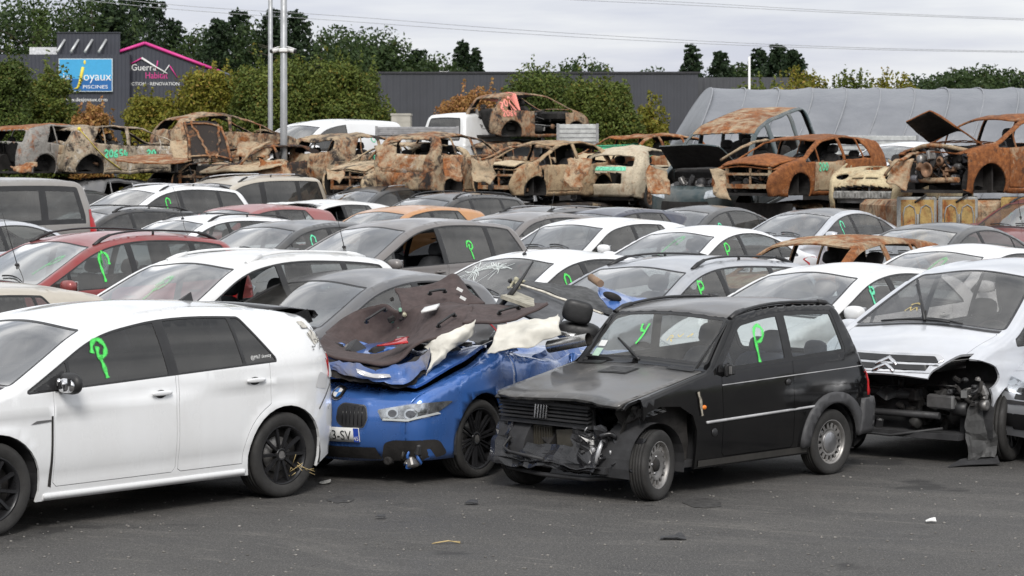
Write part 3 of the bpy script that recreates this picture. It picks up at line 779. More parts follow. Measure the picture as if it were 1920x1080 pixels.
    def P_mark(s, x, z, h, style=0, mat=None, frame='left', width=None, tilt=0.0):
        S = [[[(.02, -.55), (.0, -.1), (-.03, .3), (.12, .5), (.36, .42), (.40, .2), (.22, .03), (.0, .02)]],
             [[(-.18, .12), (-.12, .42), (.12, .50), (.33, .30), (.22, .02), (-.02, .0), (.04, .3)], [(.05, .02), (.12, -.25), (.16, -.55)]],
             [[(.36, .05), (.40, .35), (.2, .52), (-.0, .42), (-.06, .1), (-.0, -.2), (.05, -.55)]],
             [[(.0, -.5), (.0, .45)], [(.0, .45), (.3, .46), (.34, .2), (.02, .08)]],
             [[(-.2, .1), (-.12, .45), (.15, .5), (.32, .25), (.2, 0)], [(.3, .3), (.22, -.1), (.05, -.5)]]][style % 5]
        mat = mat or (FAINT if frame == 'front' else GREEN); c, sn = math.cos(tilt), math.sin(tilt); ca = -x if frame == 'left' else x
        return s.stroke([[(ca + h * (a * c - b * sn), z + h * (a * sn + b * c)) for a, b in q] for q in S], mat, frame, width or max(.024, h * .088))
    # ---- wheels, cabin, mirrors, rails ...
    def wheel(s, x, y, left=True, style=None, steer=0.0, z=None, Rw=None):
        o = s.o; Rw = Rw or o['Rw']; w = empty('wheel', (x, y, Rw if z is None else z), steer + (0 if left else math.pi)); w.parent = s.root
        inst('tyre', m_tyre(Rw, o['ww'], o['rr']), w); inst('rim', m_rim(style or o['rimstyle'], o['rr'], o['ww']), w, ry=random.uniform(0, 6)); return w
    def extras(s):
        o = s.o; wb2 = o['wb'] / 2; yw = o['W'] / 2 - o['ww'] / 2 - .012
        for k, (x, sg) in enumerate(((wb2, 1), (wb2, -1), (-wb2, 1), (-wb2, -1))):
            if o['wheels'][k]: s.wheel(x, sg * (yw - (.03 if o['wreck'] else 0)), sg > 0, 'burnt' if o['wreck'] else None, o['steer'] if x > 0 else 0)
        b = MB(); Wi = o['W'] / 2 - .10                   # floor pan, wheel houses and bulkhead
        b.box(((s.xf + s.xr) / 2, 0, .235), (s.xf - s.xr - .30, o['W'] - .5, .05)); b.box((0, 0, .235), (o['wb'] - 2 * o['Rw'] - .16, 2 * Wi, .05))
        for xa in (wb2, -wb2):
            for sg in (1, -1):
                Rh = o['Rw'] + o['arch'] + .004; n = 16; V = []
                for i in range(n + 1):
                    t = math.pi * (-.08 + 1.16 * i / n)
                    for yy in (o['W'] / 2 - .035, o['W'] / 2 - .34): V.append((xa + Rh * math.cos(t), sg * yy, o['Rw'] + Rh * math.sin(t)))
                F = [(2 * i, 2 * i + 1, 2 * i + 3, 2 * i + 2) for i in range(n)]; m = len(V)
                V += [(xa, sg * (o['W'] / 2 - .34), o['Rw'])]; F += [(2 * i + 1, m, 2 * i + 3) for i in range(n)]
                b.add(V, F)
        if not o.get('nofire'): b.box((s.x['cowl'] + .06, 0, .56), (.04, 2 * Wi - .08, .66))
        fl = b.build('floor_pan', SOOT if o['wreck'] else INNER, s.root)
        if o['interior']:
            xs = o.get('seatx', -.08); sz = o.get('seatz', .34); sm = SOOT if o['wreck'] else o.get('seatmat', SEATM)
            if o['seats']:
                for y in (-.37, .37): inst('seat', m_seat(sm), s.root, (xs, y * o['W'] / 1.8, sz), ry=random.uniform(-.06, .05))
                if o.get('bench', True): inst('rear_bench', m_bench(sm), s.root, (xs - o.get('benchd', .86), 0, sz + .02), sc=(1, o['W'] / 1.8, 1))
            zc = s.z['cowl']; d = MB(); dw = s.Bw(s.x['cowl'] - .25, zc - .1) * 2 - .22
            d.box((s.x['cowl'] - .22, 0, zc - .19), (.50, float(dw), .27), bev=.06); d.box((s.x['cowl'] - .36, .37 * o['W'] / 1.8, zc - .045), (.2, .36, .06), bev=.03)
            d.build('dashboard', SOOT if o['wreck'] else (o.get('dashmat') or plain('dashboard plastic', (.05, .05, .053), .6)), s.root)
            inst('steering_wheel', m_steer(), s.root, (s.x['cowl'] - .52, .37 * o['W'] / 1.8, zc - .12), ry=R(-25))
        if o['wreck']: return
        if o['mirror']:
            xm = o.get('mirx', s.x['cowl'] - .34); zm = float(s.belt(xm)) + .075
            for sg in (1, -1):
                y = float(s.Bw(xm, zm)); m = MB(); m.ell((xm, sg * (y + .115), zm + .01), (.075, .115, .075), 14, 10, 2.7); m.box((xm - .07, sg * (y + .115), zm + .01), (.012, .185, .115), mi=1, bev=.004); m.tube([(xm, sg * (y - .01), zm - .055), (xm, sg * (y + .06), zm - .02)], .03, 6, mi=2)
                m.build('mirror', [o.get('mirmat', s.pm), CHROME, TRIM], s.root)
        if o['handle']:
            for i, q in enumerate(s.doorp):
                xe = min(p[0] for p in q) if i == 0 else s.o['side']['doors'][i][1]
                xe += o.get('handx', .16) if i == 0 else o.get('handx2', .18); zh = float(s.belt(xe)) - o.get('handz', .085)
                for sg in (1, -1):
                    dk = s.obs.get('door%d%s' % (i, 'L' if sg > 0 else 'R'))
                    if dk is None: continue
                    p, n = s.cast(-xe if sg > 0 else xe, zh, 'left' if sg > 0 else 'right', .022)
                    h = MB(); h.ell(p, (.095, .012, .017), 12, 8, 3); h.ell(p - n * .018 + Vector((0, 0, -.004)), (.05, .01, .03), 10, 6, 2, 1); h.build('handle', [o.get('hanmat', s.pm), TRIM], dk)
        if o['rails']:
            rm, ry, rh, xa, xb = o['rails']
            for sg in (1, -1):
                r_ = MB(); xsn = np.linspace(xa, xb, 15); pts = []
                m_ = (s.U > s.u['head'] - .1) & (s.U < s.u.get('rb', s.U[-1])); cx, uu = s.C[m_][:, 0], s.U[m_]; od = np.argsort(cx)
                for i, x in enumerate(xsn):
                    uq = np.interp(x, cx[od], uu[od]); p, n = s.rib(uq, sg * ry); e = min(i, 14 - i) / 2.0; pts.append(Vector(p[0]) + Vector(n[0]) * (rh * min(1, e) ** .6 - .006))
                r_.tube(pts, [.016 if 1 < i < 13 else .021 for i in range(15)], 8, 0, .8)
                r_.tube(pts[:3], [.026, .024, .019], 8, 1); r_.tube(pts[-3:], [.019, .024, .026], 8, 1)
                if rh > .03: r_.tube([pts[7] - Vector((0, 0, rh)), pts[7]], .016, 6, 1)
                r_.build('roof_rail', rm if isinstance(rm, list) else [rm, rm], s.root)
        if o['antenna']:
            xa, ln, lean = o['antenna']; m_ = (s.U > s.u['cowl']) & (s.U < s.u.get('rb', s.U[-1])); cx, uu = s.C[m_][:, 0], s.U[m_]; od = np.argsort(cx)
            p, n = s.rib(np.interp(xa, cx[od], uu[od]), 0.0); p = Vector(p[0]); a = MB(); a.ell(p + Vector((0, 0, .01)), (.035, .018, .022)); a.tube([p + Vector((0, 0, .02)), p + Vector((-lean * ln, 0, ln))], [.006, .003], 6); a.build('antenna', TRIM, s.root)
        if o.get('fin'):
            m_ = (s.U > s.u['cowl']) & (s.U < s.u.get('rb', s.U[-1])); cx, uu = s.C[m_][:, 0], s.U[m_]; od = np.argsort(cx)
            p, n = s.rib(np.interp(o['fin'], cx[od], uu[od]), 0.0); p = Vector(p[0]); a = MB()
            a.add([p + Vector(q) for q in ((.07, -.02, -.01), (.07, .02, -.01), (-.07, .025, -.01), (-.07, -.025, -.01), (-.065, .004, .06), (-.065, -.004, .06))], [(0, 1, 4, 5), (1, 2, 4), (3, 0, 5), (2, 3, 5, 4)]); a.build('antenna', TRIM, s.root)
        if o['lamps']:
            w = o['W'] / 2; zn = s.z['nose']; hl = o.get('hl', (w - .40, w - .06, zn - .17, zn - .02)); rl = o.get('rl', (w - .22, w - .02, .78, .98))
            for sg in (1, -1):
                q = [(sg * hl[0], hl[2] + .02), (sg * hl[1], hl[2] + .06), (sg * hl[1], hl[3] + .05), (sg * hl[0], hl[3] - .02)]
                if sg < 0: q = q[::-1]
                b_ = s.patch('headlight', q, plain('lamp reflector', (.55, .56, .58), .12, .9, .5, 18), 'front', .002, .06, r=.03)
                s.patch('lens', q, LAMPG, 'front', .012, .08, parent=b_, r=.03)
                q = [(sg * rl[0], rl[2]), (sg * rl[1], rl[2]), (sg * rl[1], rl[3]), (sg * rl[0], rl[3])]
                s.patch('tail_light', q if sg > 0 else q[::-1], REDLAMP, 'rear', .004, .06, r=.03)
            s.patch('grille', [(-.45, zn - .20), (.45, zn - .20), (.42, zn - .10), (-.42, zn - .10)], TRIM, 'front', .003, .08, r=.02)
            s.patch('lower_grille', [(-.5, .28), (.5, .28), (.46, .42), (-.46, .42)], TRIM, 'front', .003, .08, r=.03)
        if o.get('wipers', True) and 'ws' in s.obs:
            for (w0, w1, du) in ((.62, .05, .10), (-.02, -.60, .08)):
                q = MB(); pts = []
                for t in np.linspace(0, 1, 6):
                    p, n = s.rib(s.u['cowl'] + .05 + du * math.sin(t * 2.2), w0 + (w1 - w0) * t); pts.append(Vector(p[0]) + Vector(n[0]) * .018)
                q.tube(pts, .007, 5); q.tube([p - Vector((0, 0, .008)) for p in pts[2:]], .01, 4, flat=.5); q.build('wiper', TRIM, s.root)
    def anchor(s, w=.955):
        p, _ = s.rib(s.u['head'], w); return Vector(p[0])
    def place(s, px, py, phi=42.0, local=None, roll=0.0, pitch=0.0, dz=0.0):
        """turn the car to its heading (phi: degrees from facing the camera towards the left) and move it so that a point of its roof is where the photo shows it"""
        a = local or s.anchor(); ph = R(phi); rz = math.pi + (math.pi / 2 - ph)      # forward = (-sin, -cos)
        M = Matrix.Rotation(rz, 4, 'Z') @ Matrix.Rotation(pitch, 4, 'Y') @ Matrix.Rotation(roll, 4, 'X'); q = M @ a; y = 30.0
        for _ in range(60):
            zt = gz(y - q.y) + dz + q.z; k = (py - HZ) / FOC
            yn = (CAM_H - zt) / k if abs(k) > 1e-4 else y
            y = .5 * y + .5 * min(max(yn, 10), 90)
        X = (px - 960) / FOC * y
        s.root.location = (X - q.x, y - q.y, gz(y - q.y) + dz); s.root.rotation_euler = M.to_euler(); s.depth = y; return s
    def put_roof(s, px, py, y, phi=42.0, roll=0.0, pitch=0.0, x=-.45):
        ph = R(phi); M = Matrix.Rotation(math.pi + math.pi / 2 - ph, 4, 'Z') @ Matrix.Rotation(pitch, 4, 'Y') @ Matrix.Rotation(roll, 4, 'X')
        q = M @ Vector((x, 0, s.H)); p = at(px, py, y); s.root.location = p - q; s.root.rotation_euler = M.to_euler(); return s
    def put_local(s, local, px, py, y, phi, roll=0.0, pitch=0.0):
        ph = R(phi); M = Matrix.Rotation(math.pi + math.pi / 2 - ph, 4, 'Z') @ Matrix.Rotation(pitch, 4, 'Y') @ Matrix.Rotation(roll, 4, 'X'); sc = s.root.scale
        q = M @ Vector([a * b for a, b in zip(local, sc)]); s.root.location = at(px, py, y) - q; s.root.rotation_euler = M.to_euler(); return s
    def put_at(s, px, y, zbase, phi=42.0, roll=0.0, pitch=0.0):
        ph = R(phi); M = Matrix.Rotation(math.pi + math.pi / 2 - ph, 4, 'Z') @ Matrix.Rotation(pitch, 4, 'Y') @ Matrix.Rotation(roll, 4, 'X')
        s.root.location = ((px - 960) / FOC * y, y, zbase); s.root.rotation_euler = M.to_euler(); return s
# ------------------------------------------------------------------ side profiles: (x, z, corner radius, edge rounding, crown, name)
T = {}
T['hatch'] = dict(wb=2.62, W=1.79, roofw=.66, Rw=.318, rr=.215, belt=(-1.6, 1.02, 1.0, .925),
    prof=[(2.08, .20, 0, .08, .06, None), (2.165, .42, .08, .09, .10, None), (2.12, .64, .10, .09, .10, None), (1.98, .75, .15, .07, .05, 'nose'), (1.5, .90, .5, .06, .03, None), (1.15, .97, .12, .05, .03, 'cowl'),
          (.40, 1.36, .25, .055, .05, 'head'), (-.32, 1.465, .6, .09, .035, None), (-1.30, 1.41, .5, .09, .03, None), (-1.70, 1.33, .08, .08, .03, 'rt'), (-1.90, .98, .12, .09, .04, 'rb'), (-1.95, .84, .12, .11, .05, 'tail'), (-1.99, .55, .12, .12, .08, None), (-1.94, .26, 0, .10, .05, None)],
    side=dict(x0=1.15, x1=-1.30, rear=(-1.26, -.97), split=[(.66, .66, .012), (-.25, -.21, .045), (-.93, -.87, .014)], doors=[(.82, -.26), (-.28, -1.16)]))
T['mini_box'] = dict(wb=2.16, W=1.49, roofw=.625, Rw=.268, rr=.175, ww=.155, belt=(-1.25, .985, .44, .915), pf=.04, pr=.05, xpf=.7, xpr=.7, arch=.05, flare=.004, crease=0, tuck=.03, dlo=.055, seatx=-.38, seatz=.27, benchd=.66, xfend=1,
    prof=[(1.56, .30, 0, .05, .02, None), (1.58, .50, .05, .05, .03, None), (1.40, .755, .05, .04, .02, 'nose'), (.45, .955, .08, .03, .02, 'cowl'),
          (.09, 1.352, .08, .03, .035, 'head'), (-.45, 1.425, .5, .03, .03, None), (-1.24, 1.395, .08, .045, .03, 'rt'), (-1.52, .92, .08, .06, .03, 'rb'), (-1.62, .80, .06, .06, .03, 'tail'), (-1.70, .52, .05, .06, .03, None), (-1.67, .30, 0, .05, .02, None)],
    side=dict(x0=.44, x1=-1.30, rear=(-1.27, -1.15), split=[(-.52, -.48, .05)], doors=[(.34, -.56)], doorz=.27))
T['onebox'] = dict(wb=2.76, W=1.75, roofw=.60, Rw=.31, rr=.195, belt=(-1.6, 1.03, 1.2, .96), pf=.20, xpf=.52, pr=.12, benchd=.9,
    prof=[(2.00, .24, 0, .10, .08, None), (2.12, .42, .12, .10, .12, None), (2.10, .60, .10, .10, .12, None), (2.02, .70, .08, .08, .07, 'nose'), (1.75, .92, .4, .07, .06, None), (1.32, 1.09, .15, .05, .05, 'cowl'),
          (.30, 1.545, .30, .06, .06, 'head'), (-.40, 1.64, .7, .10, .04, None), (-1.30, 1.58, .5, .10, .03, None), (-1.75, 1.44, .25, .09, .04, 'rt'), (-2.02, 1.02, .15, .10, .05, 'rb'), (-2.08, .86, .1, .12, .06, 'tail'), (-2.14, .55, .12, .12, .08, None), (-2.08, .28, 0, .10, .05, None)],
    side=dict(x0=1.30, x1=-1.85, rear=(-1.82, -1.45), split=[(.86, .78, .02), (-.20, -.20, .045), (-1.18, -1.14, .03)], doors=[(.84, -.22), (-.24, -1.22)]))
T['super'] = dict(wb=2.52, W=1.72, roofw=.60, Rw=.305, rr=.20, belt=(-1.5, 1.05, 1.0, .93), pf=.16,
    prof=[(1.93, .22, 0, .09, .06, None), (2.02, .42, .08, .10, .10, None), (1.98, .62, .10, .10, .10, None), (1.86, .74, .15, .08, .05, 'nose'), (1.45, .91, .4, .07, .04, None), (1.08, .985, .12, .05, .03, 'cowl'),
          (.16, 1.375, .28, .055, .055, 'head'), (-.45, 1.46, .6, .10, .04, None), (-1.15, 1.40, .5, .10, .03, None), (-1.55, 1.29, .12, .08, .03, 'rt'), (-1.80, .99, .12, .10, .05, 'rb'), (-1.87, .84, .12, .12, .06, 'tail'), (-1.93, .55, .12, .12, .08, None), (-1.87, .28, 0, .10, .05, None)],
    side=dict(x0=1.08, x1=-1.40, rear=(-1.38, -1.12), split=[(.62, .62, .012), (-.22, -.18, .045)], doors=[(.80, -.23), (-.25, -1.12)]))
T['super3'] = dict(T['super'], W=1.65, roofw=.60, wb=2.37, belt=(-1.4, .995, 1.0, .93),
    prof=[(1.78, .22, 0, .09, .06, None), (1.86, .42, .08, .10, .10, None), (1.83, .64, .10, .10, .10, None), (1.72, .78, .15, .08, .05, 'nose'), (1.40, .93, .4, .07, .04, None), (1.10, .99, .12, .05, .03, 'cowl'),
          (.26, 1.375, .28, .05, .05, 'head'), (-.35, 1.47, .6, .09, .04, None), (-1.0, 1.425, .5, .09, .03, None), (-1.38, 1.34, .14, .08, .03, 'rt'), (-1.63, .99, .12, .10, .05, 'rb'), (-1.70, .84, .12, .12, .06, 'tail'), (-1.76, .55, .12, .12, .08, None), (-1.70, .28, 0, .10, .05, None)],
    side=dict(x0=1.10, x1=-1.36, rear=(-1.34, -1.10), split=[(.62, .62, .012), (-.34, -.30, .045)], doors=[(.80, -.36)]))
T['sedan'] = dict(wb=2.73, W=1.81, roofw=.63, Rw=.318, rr=.21, belt=(-1.6, .99, 1.0, .92), benchd=.95,
    prof=[(2.18, .20, 0, .09, .06, None), (2.30, .42, .10, .10, .12, None), (2.26, .60, .10, .10, .10, None), (2.10, .71, .18, .07, .05, 'nose'), (1.55, .89, .5, .07, .035, None), (1.10, .965, .12, .05, .03, 'cowl'),
          (.20, 1.365, .30, .055, .055, 'head'), (-.40, 1.455, .6, .09, .04, None), (-1.00, 1.405, .5, .09, .035, 'rt'), (-1.78, 1.05, .25, .08, .05, 'rb'), (-2.15, 1.00, .10, .08, .03, None), (-2.24, .90, .08, .10, .05, 'tail'), (-2.31, .55, .12, .12, .08, None), (-2.25, .28, 0, .10, .05, None)],
    side=dict(x0=1.10, x1=-1.62, rear=(-1.58, -1.20), split=[(.66, .66, .012), (-.26, -.22, .04), (-1.12, -1.08, .014)], doors=[(.84, -.27), (-.29, -1.24)]), rgw=(.86, .90))
T['estate'] = dict(wb=2.70, W=1.78, roofw=.63, Rw=.318, rr=.21, belt=(-1.8, 1.00, 1.0, .92), benchd=.92,
    prof=[(2.12, .20, 0, .09, .06, None), (2.22, .42, .10, .10, .12, None), (2.18, .62, .10, .10, .10, None), (2.02, .74, .18, .07, .05, 'nose'), (1.5, .90, .5, .07, .035, None), (1.08, .975, .12, .05, .03, 'cowl'),
          (.20, 1.375, .28, .055, .05, 'head'), (-.40, 1.47, .6, .09, .035, None), (-1.45, 1.43, .6, .09, .03, None), (-1.90, 1.37, .12, .08, .03, 'rt'), (-2.18, .98, .14, .09, .04, 'rb'), (-2.24, .84, .12, .11, .05, 'tail'), (-2.28, .55, .12, .12, .08, None), (-2.22, .28, 0, .10, .05, None)],
    side=dict(x0=1.08, x1=-1.98, rear=(-1.95, -1.78), split=[(.64, .64, .012), (-.26, -.22, .04), (-1.18, -1.16, .04)], doors=[(.82, -.27), (-.29, -1.24)]))
T['suv'] = dict(wb=2.62, W=1.83, roofw=.65, Rw=.345, rr=.215, belt=(-1.7, 1.16, 1.0, 1.05), zm=.66, bzs=.3, seatz=.46, benchd=.88,
    prof=[(2.05, .28, 0, .09, .06, None), (2.14, .50, .10, .10, .12, None), (2.11, .76, .10, .10, .10, None), (1.98, .90, .16, .07, .05, 'nose'), (1.5, 1.04, .5, .07, .035, None), (1.08, 1.10, .12, .05, .03, 'cowl'),
          (.26, 1.535, .28, .055, .05, 'head'), (-.40, 1.64, .6, .09, .035, None), (-1.35, 1.60, .6, .09, .03, None), (-1.80, 1.53, .12, .08, .03, 'rt'), (-2.06, 1.12, .14, .09, .04, 'rb'), (-2.12, .96, .12, .11, .05, 'tail'), (-2.15, .6, .12, .12, .08, None), (-2.08, .34, 0, .10, .05, None)],
    side=dict(x0=1.08, x1=-1.90, rear=(-1.86, -1.62), split=[(.64, .64, .012), (-.26, -.22, .04), (-1.14, -1.10, .035)], doors=[(.82, -.27), (-.29, -1.22)]))
T['mpv'] = dict(wb=2.73, W=1.84, roofw=.64, Rw=.322, rr=.21, belt=(-1.8, 1.06, 1.2, .98), benchd=.92, seatz=.40,
    prof=[(2.10, .22, 0, .09, .06, None), (2.20, .44, .10, .10, .12, None), (2.16, .66, .10, .10, .10, None), (2.02, .80, .16, .07, .05, 'nose'), (1.6, .99, .45, .07, .035, None), (1.26, 1.07, .14, .05, .03, 'cowl'),
          (.30, 1.535, .30, .055, .055, 'head'), (-.40, 1.645, .7, .09, .035, None), (-1.40, 1.60, .6, .09, .03, None), (-1.85, 1.52, .12, .08, .03, 'rt'), (-2.14, 1.06, .14, .09, .04, 'rb'), (-2.20, .90, .12, .11, .05, 'tail'), (-2.24, .58, .12, .12, .08, None), (-2.17, .30, 0, .10, .05, None)],
    side=dict(x0=1.26, x1=-1.98, rear=(-1.95, -1.68), split=[(.80, .76, .022), (-.22, -.20, .045), (-1.22, -1.20, .045)], doors=[(.84, -.23), (-.25, -1.26)]))
T['box'] = dict(wb=2.73, W=1.81, roofw=.70, Rw=.32, rr=.20, belt=(-1.8, 1.13, 1.2, 1.06), pr=.04, xpr=.8, benchd=.95, seatz=.44, dlo=.085,
    prof=[(2.02, .24, 0, .09, .06, None), (2.10, .46, .10, .10, .12, None), (2.07, .74, .10, .10, .10, None), (1.95, .92, .14, .07, .05, 'nose'), (1.62, 1.05, .3, .07, .04, None), (1.32, 1.12, .12, .05, .04, 'cowl'),
          (.52, 1.66, .25, .06, .05, 'head'), (-.20, 1.80, .6, .09, .04, None), (-1.50, 1.80, .5, .09, .03, None), (-2.00, 1.76, .16, .09, .03, 'rt'), (-2.16, 1.12, .20, .09, .03, 'rb'), (-2.20, .92, .12, .09, .03, 'tail'), (-2.24, .55, .12, .09, .05, None), (-2.18, .30, 0, .09, .04, None)],
    side=dict(x0=1.32, x1=-2.02, rear=(-1.98, -1.86), split=[(.80, .76, .02), (-.22, -.22, .075), (-1.25, -1.25, .06)], doors=[(.82, -.22), (-.26, -1.24)]))
random.seed(7); np.random.seed(7)
# ------------------------------------------------------------------ the ground
def asphalt():
    m, t, b, o = newmat("worn asphalt")
    big = nois(t, .22, 6, .6); mid = nois(t, 1.1, 8, .65, dist=.5); fine = nois(t, 45, 4, .7); grit = nois(t, 150, 2, .6)
    rm = N(t, 'ShaderNodeMapping'); rm.inputs['Rotation'].default_value = (0, 0, R(24)); t.links.new(N(t, 'ShaderNodeTexCoord').outputs['Object'], rm.inputs[0]); rv = rm.outputs[0]
    sw = nois(t, .6, 9, .7, vec=rv, stretch=(.5, 1.7, 1), off=4, dist=1.6); sw2 = nois(t, 1.5, 8, .72, vec=rv, stretch=(.35, 1.8, 1), off=7, dist=1.8); sw3 = nois(t, 1.9, 8, .72, stretch=(.5, 1.6, 1), off=13, dist=1.6); sp = nois(t, 26, 5, .8); sp2 = nois(t, 70, 3, .7)
    c = ramp(t, mid, [(.25, (.050, .048, .047)), (.55, (.078, .075, .072)), (.85, (.115, .110, .104))])
    c = mixrgb(t, ramp(t, big, [(.42, (0, 0, 0)), (.62, (.55,) * 3)]), c, (.052, .050, .048))
    c = mixrgb(t, ramp(t, sw, [(.50, (0, 0, 0)), (.68, (.55,) * 3)]), c, (.145, .136, .125))
    c = mixrgb(t, ramp(t, sw2, [(.58, (0, 0, 0)), (.66, (.45,) * 3), (.72, (0, 0, 0))]), c, (.18, .168, .150))
    c = mixrgb(t, ramp(t, sw3, [(.57, (0, 0, 0)), (.66, (.6,) * 3), (.74, (0, 0, 0))]), c, (.036, .035, .034))
    c = mixrgb(t, ramp(t, sp, [(.46, (0, 0, 0)), (.64, (.75,) * 3)]), c, (.034, .033, .032))
    c = mixrgb(t, ramp(t, sp2, [(.54, (0, 0, 0)), (.66, (.8,) * 3)]), c, (.21, .20, .185))
    c = mixrgb(t, ramp(t, fine, [(.62, (0, 0, 0)), (.70, (.8,) * 3)]), c, (.26, .25, .235))
    stain = ramp(t, nois(t, .9, 5, .6, off=11), [(.64, (0, 0, 0)), (.70, (.75,) * 3)])
    c = mixrgb(t, stain, c, (.028, .027, .027))
    t.links.new(c, b.inputs['Base Color'])
    t.links.new(ramp(t, mid, [(.3, (.62,) * 3), (.7, (.92,) * 3)]), b.inputs['Roughness']); b.inputs['Specular IOR Level'].default_value = .35
    bump(t, b, math_(t, 'ADD', math_(t, 'MULTIPLY', fine, .6), math_(t, 'ADD', math_(t, 'MULTIPLY', grit, .35), math_(t, 'MULTIPLY', mid, 2.5))), .55, .012)
    return m
ys = [2, 8, 12, 16, 20, 25, 30, 34, 38, 44, 52, 62, 75, 90, 112]
xs = np.linspace(-60, 60, 13)
P = np.array([[(x, y, gz(y)) for x in xs] for y in ys]); g = MB(); g.grid(P[:, ::-1]); setting(g.build('yard_asphalt', asphalt()))
far = plain('rough grassland', (.075, .085, .035), .95, var=.45, scale=.25)
P = np.array([[(x, y, z) for x in np.linspace(-1500, 1500, 9)] for y, z in ((-60, -.05), (30, -.05), (112, gz(112) - .05), (300, .6), (2500, .6))]); g = MB(); g.grid(P[:, ::-1]); setting(g.build('ground', far))

# ------------------------------------------------------------------ paints
WHITE = paint('white paint', (.78, .79, .80), 0, .28, .12, 1); WHITE2 = paint('dusty white paint', (.74, .75, .755), 0, .32, .30, 2); WHITE3 = paint('bright white paint', (.80, .81, .83), 0, .28, .16, 8)
SILVER = paint('silver paint', (.52, .535, .565), .75, .33, .22, 3); LSILVER = paint('pale silver paint', (.66, .68, .72), .6, .30, .18, 4)
GREY = paint('grey paint', (.145, .145, .15), .5, .33, .32, 5); DGREY = paint('dark grey paint', (.055, .058, .062), .4, .30, .30, 6); BLACK = paint('black paint', (.010, .010, .011), .2, .22, .30, 7)
WARM = paint('warm grey paint', (.20, .185, .18), .4, .35, .35, 9); RED = paint('red paint', (.28, .030, .030), .3, .28, .28, 10); BEIGE = paint('beige paint', (.55, .50, .42), .35, .35, .25, 11)
ORANGE = paint('orange paint', (.56, .27, .10), .2, .33, .25, 12); NAVY = paint('navy paint', (.028, .034, .065), .4, .28, .28, 13); VANGREY = paint('brown grey paint', (.30, .285, .27), .4, .38, .4, 14)
CLEAN = (.62, .66, .66); DARKG = (.10, .105, .11)
CARS = {}
PARKED = 'scrapped cars parked in rows'
def car(key, name, label, typ, pm, px, py, phi=42, cat='car', local=None, **o):
    P = dict(T[typ]); P.update(o.pop('P', {}))
    c = Car(name, label, P, pm, cat, PARKED, **o); CARS[key] = c
    lc = None
    if local == 'rear': lc = Vector(c.rib(c.u['rt'], .9)[0][0])
    c.place(px, py, phi, lc, roll=R(random.uniform(-.6, .6)), pitch=R(random.uniform(-.5, .5)))
    return c
SBLACK = [plain('black rail', (.02, .02, .021), .4), plain('black rail foot', (.018, .018, .019), .5)]
SSILV = [plain('silver rail', (.62, .62, .64), .3, .6), plain('black rail foot', (.018, .018, .019), .5)]
SMIX = [plain('grey rail', (.33, .33, .34), .35, .6), plain('black rail foot', (.018, .018, .019), .5)]
def rails(m, xa=.05, xb=-1.5, y=.93, h=.05): return (m, y, h, xa, xb)

# second row
c = car('F', 'beige_car', 'beige car at the left edge, only its roof showing behind the white hatchback', 'hatch', BEIGE, 178, 556, 42, local='rear')
c = car('G', 'grey_hatchback', 'dark grey three-door hatchback with broken rear side glass behind the blue wreck', 'super3', GREY, 692, 538, 40, glasstint=(.55, .6, .59), openwin=(2,), roofmat=None)
c = car('H', 'white_hatchback', 'white hatchback with a mint letter on its side window behind the black box-shaped car', 'super', WHITE2, 1612, 520, 44)
c.P_mark(.20, 1.17, .20, 3, MINT)
# third row
c = car('I', 'white_crossover', 'white crossover with body-coloured roof rails and its driver window wound down behind the white hatchback', 'suv', WHITE2, 443, 503, 42, rails=rails([WHITE2, WHITE2], .1, -1.55, .95, .03), openwin=(1,), P=dict(belt=(-1.7, 1.10, 1.0, 1.0)))
c.P_mark(.0, 1.3, .25, 1, None, 'front')
c = car('J', 'silver_estate', 'silver estate car with black roof rails beside the pile of torn car parts', 'estate', SILVER, 1290, 510, 42, rails=rails(SBLACK, .1, -1.75, .96, .045), reartint=None)
c.P_mark(.22, 1.14, .26, 3); c = car('K', 'white_hatchback', 'white car with a shattered windscreen and a green letter on its door window', 'super', WHITE, 1042, 493, 42, antenna=(.05, .42, .9), wsmat=glass('shattered windscreen', (.6, .66, .63), .30, 1.0, 5), reartint=DARKG)
c.P_mark(.20, 1.12, .22, 2); rk = random.Random(8); st = []
for k in range(44):                                          # cracks running out from two blows
    cx, cz = ((-.38, 1.24), (-.05, 1.29))[k % 2]; a = rk.uniform(0, 6.28); ln = rk.uniform(.06, .34); p1 = (min(.5, max(-.56, cx + ln * math.cos(a))), min(1.34, max(1.04, cz + ln * .6 * math.sin(a)))); pm = ((cx + p1[0]) / 2 + rk.uniform(-.02, .02), (cz + p1[1]) / 2 + rk.uniform(-.02, .02)); st.append([(cx + rk.uniform(-.04, .04), cz + rk.uniform(-.02, .02)), pm, p1])
c.stroke(st, spray('white cracks', (.75, .80, .78), .75), 'front', .006, .006, 'cracks', c.obs['ws'])
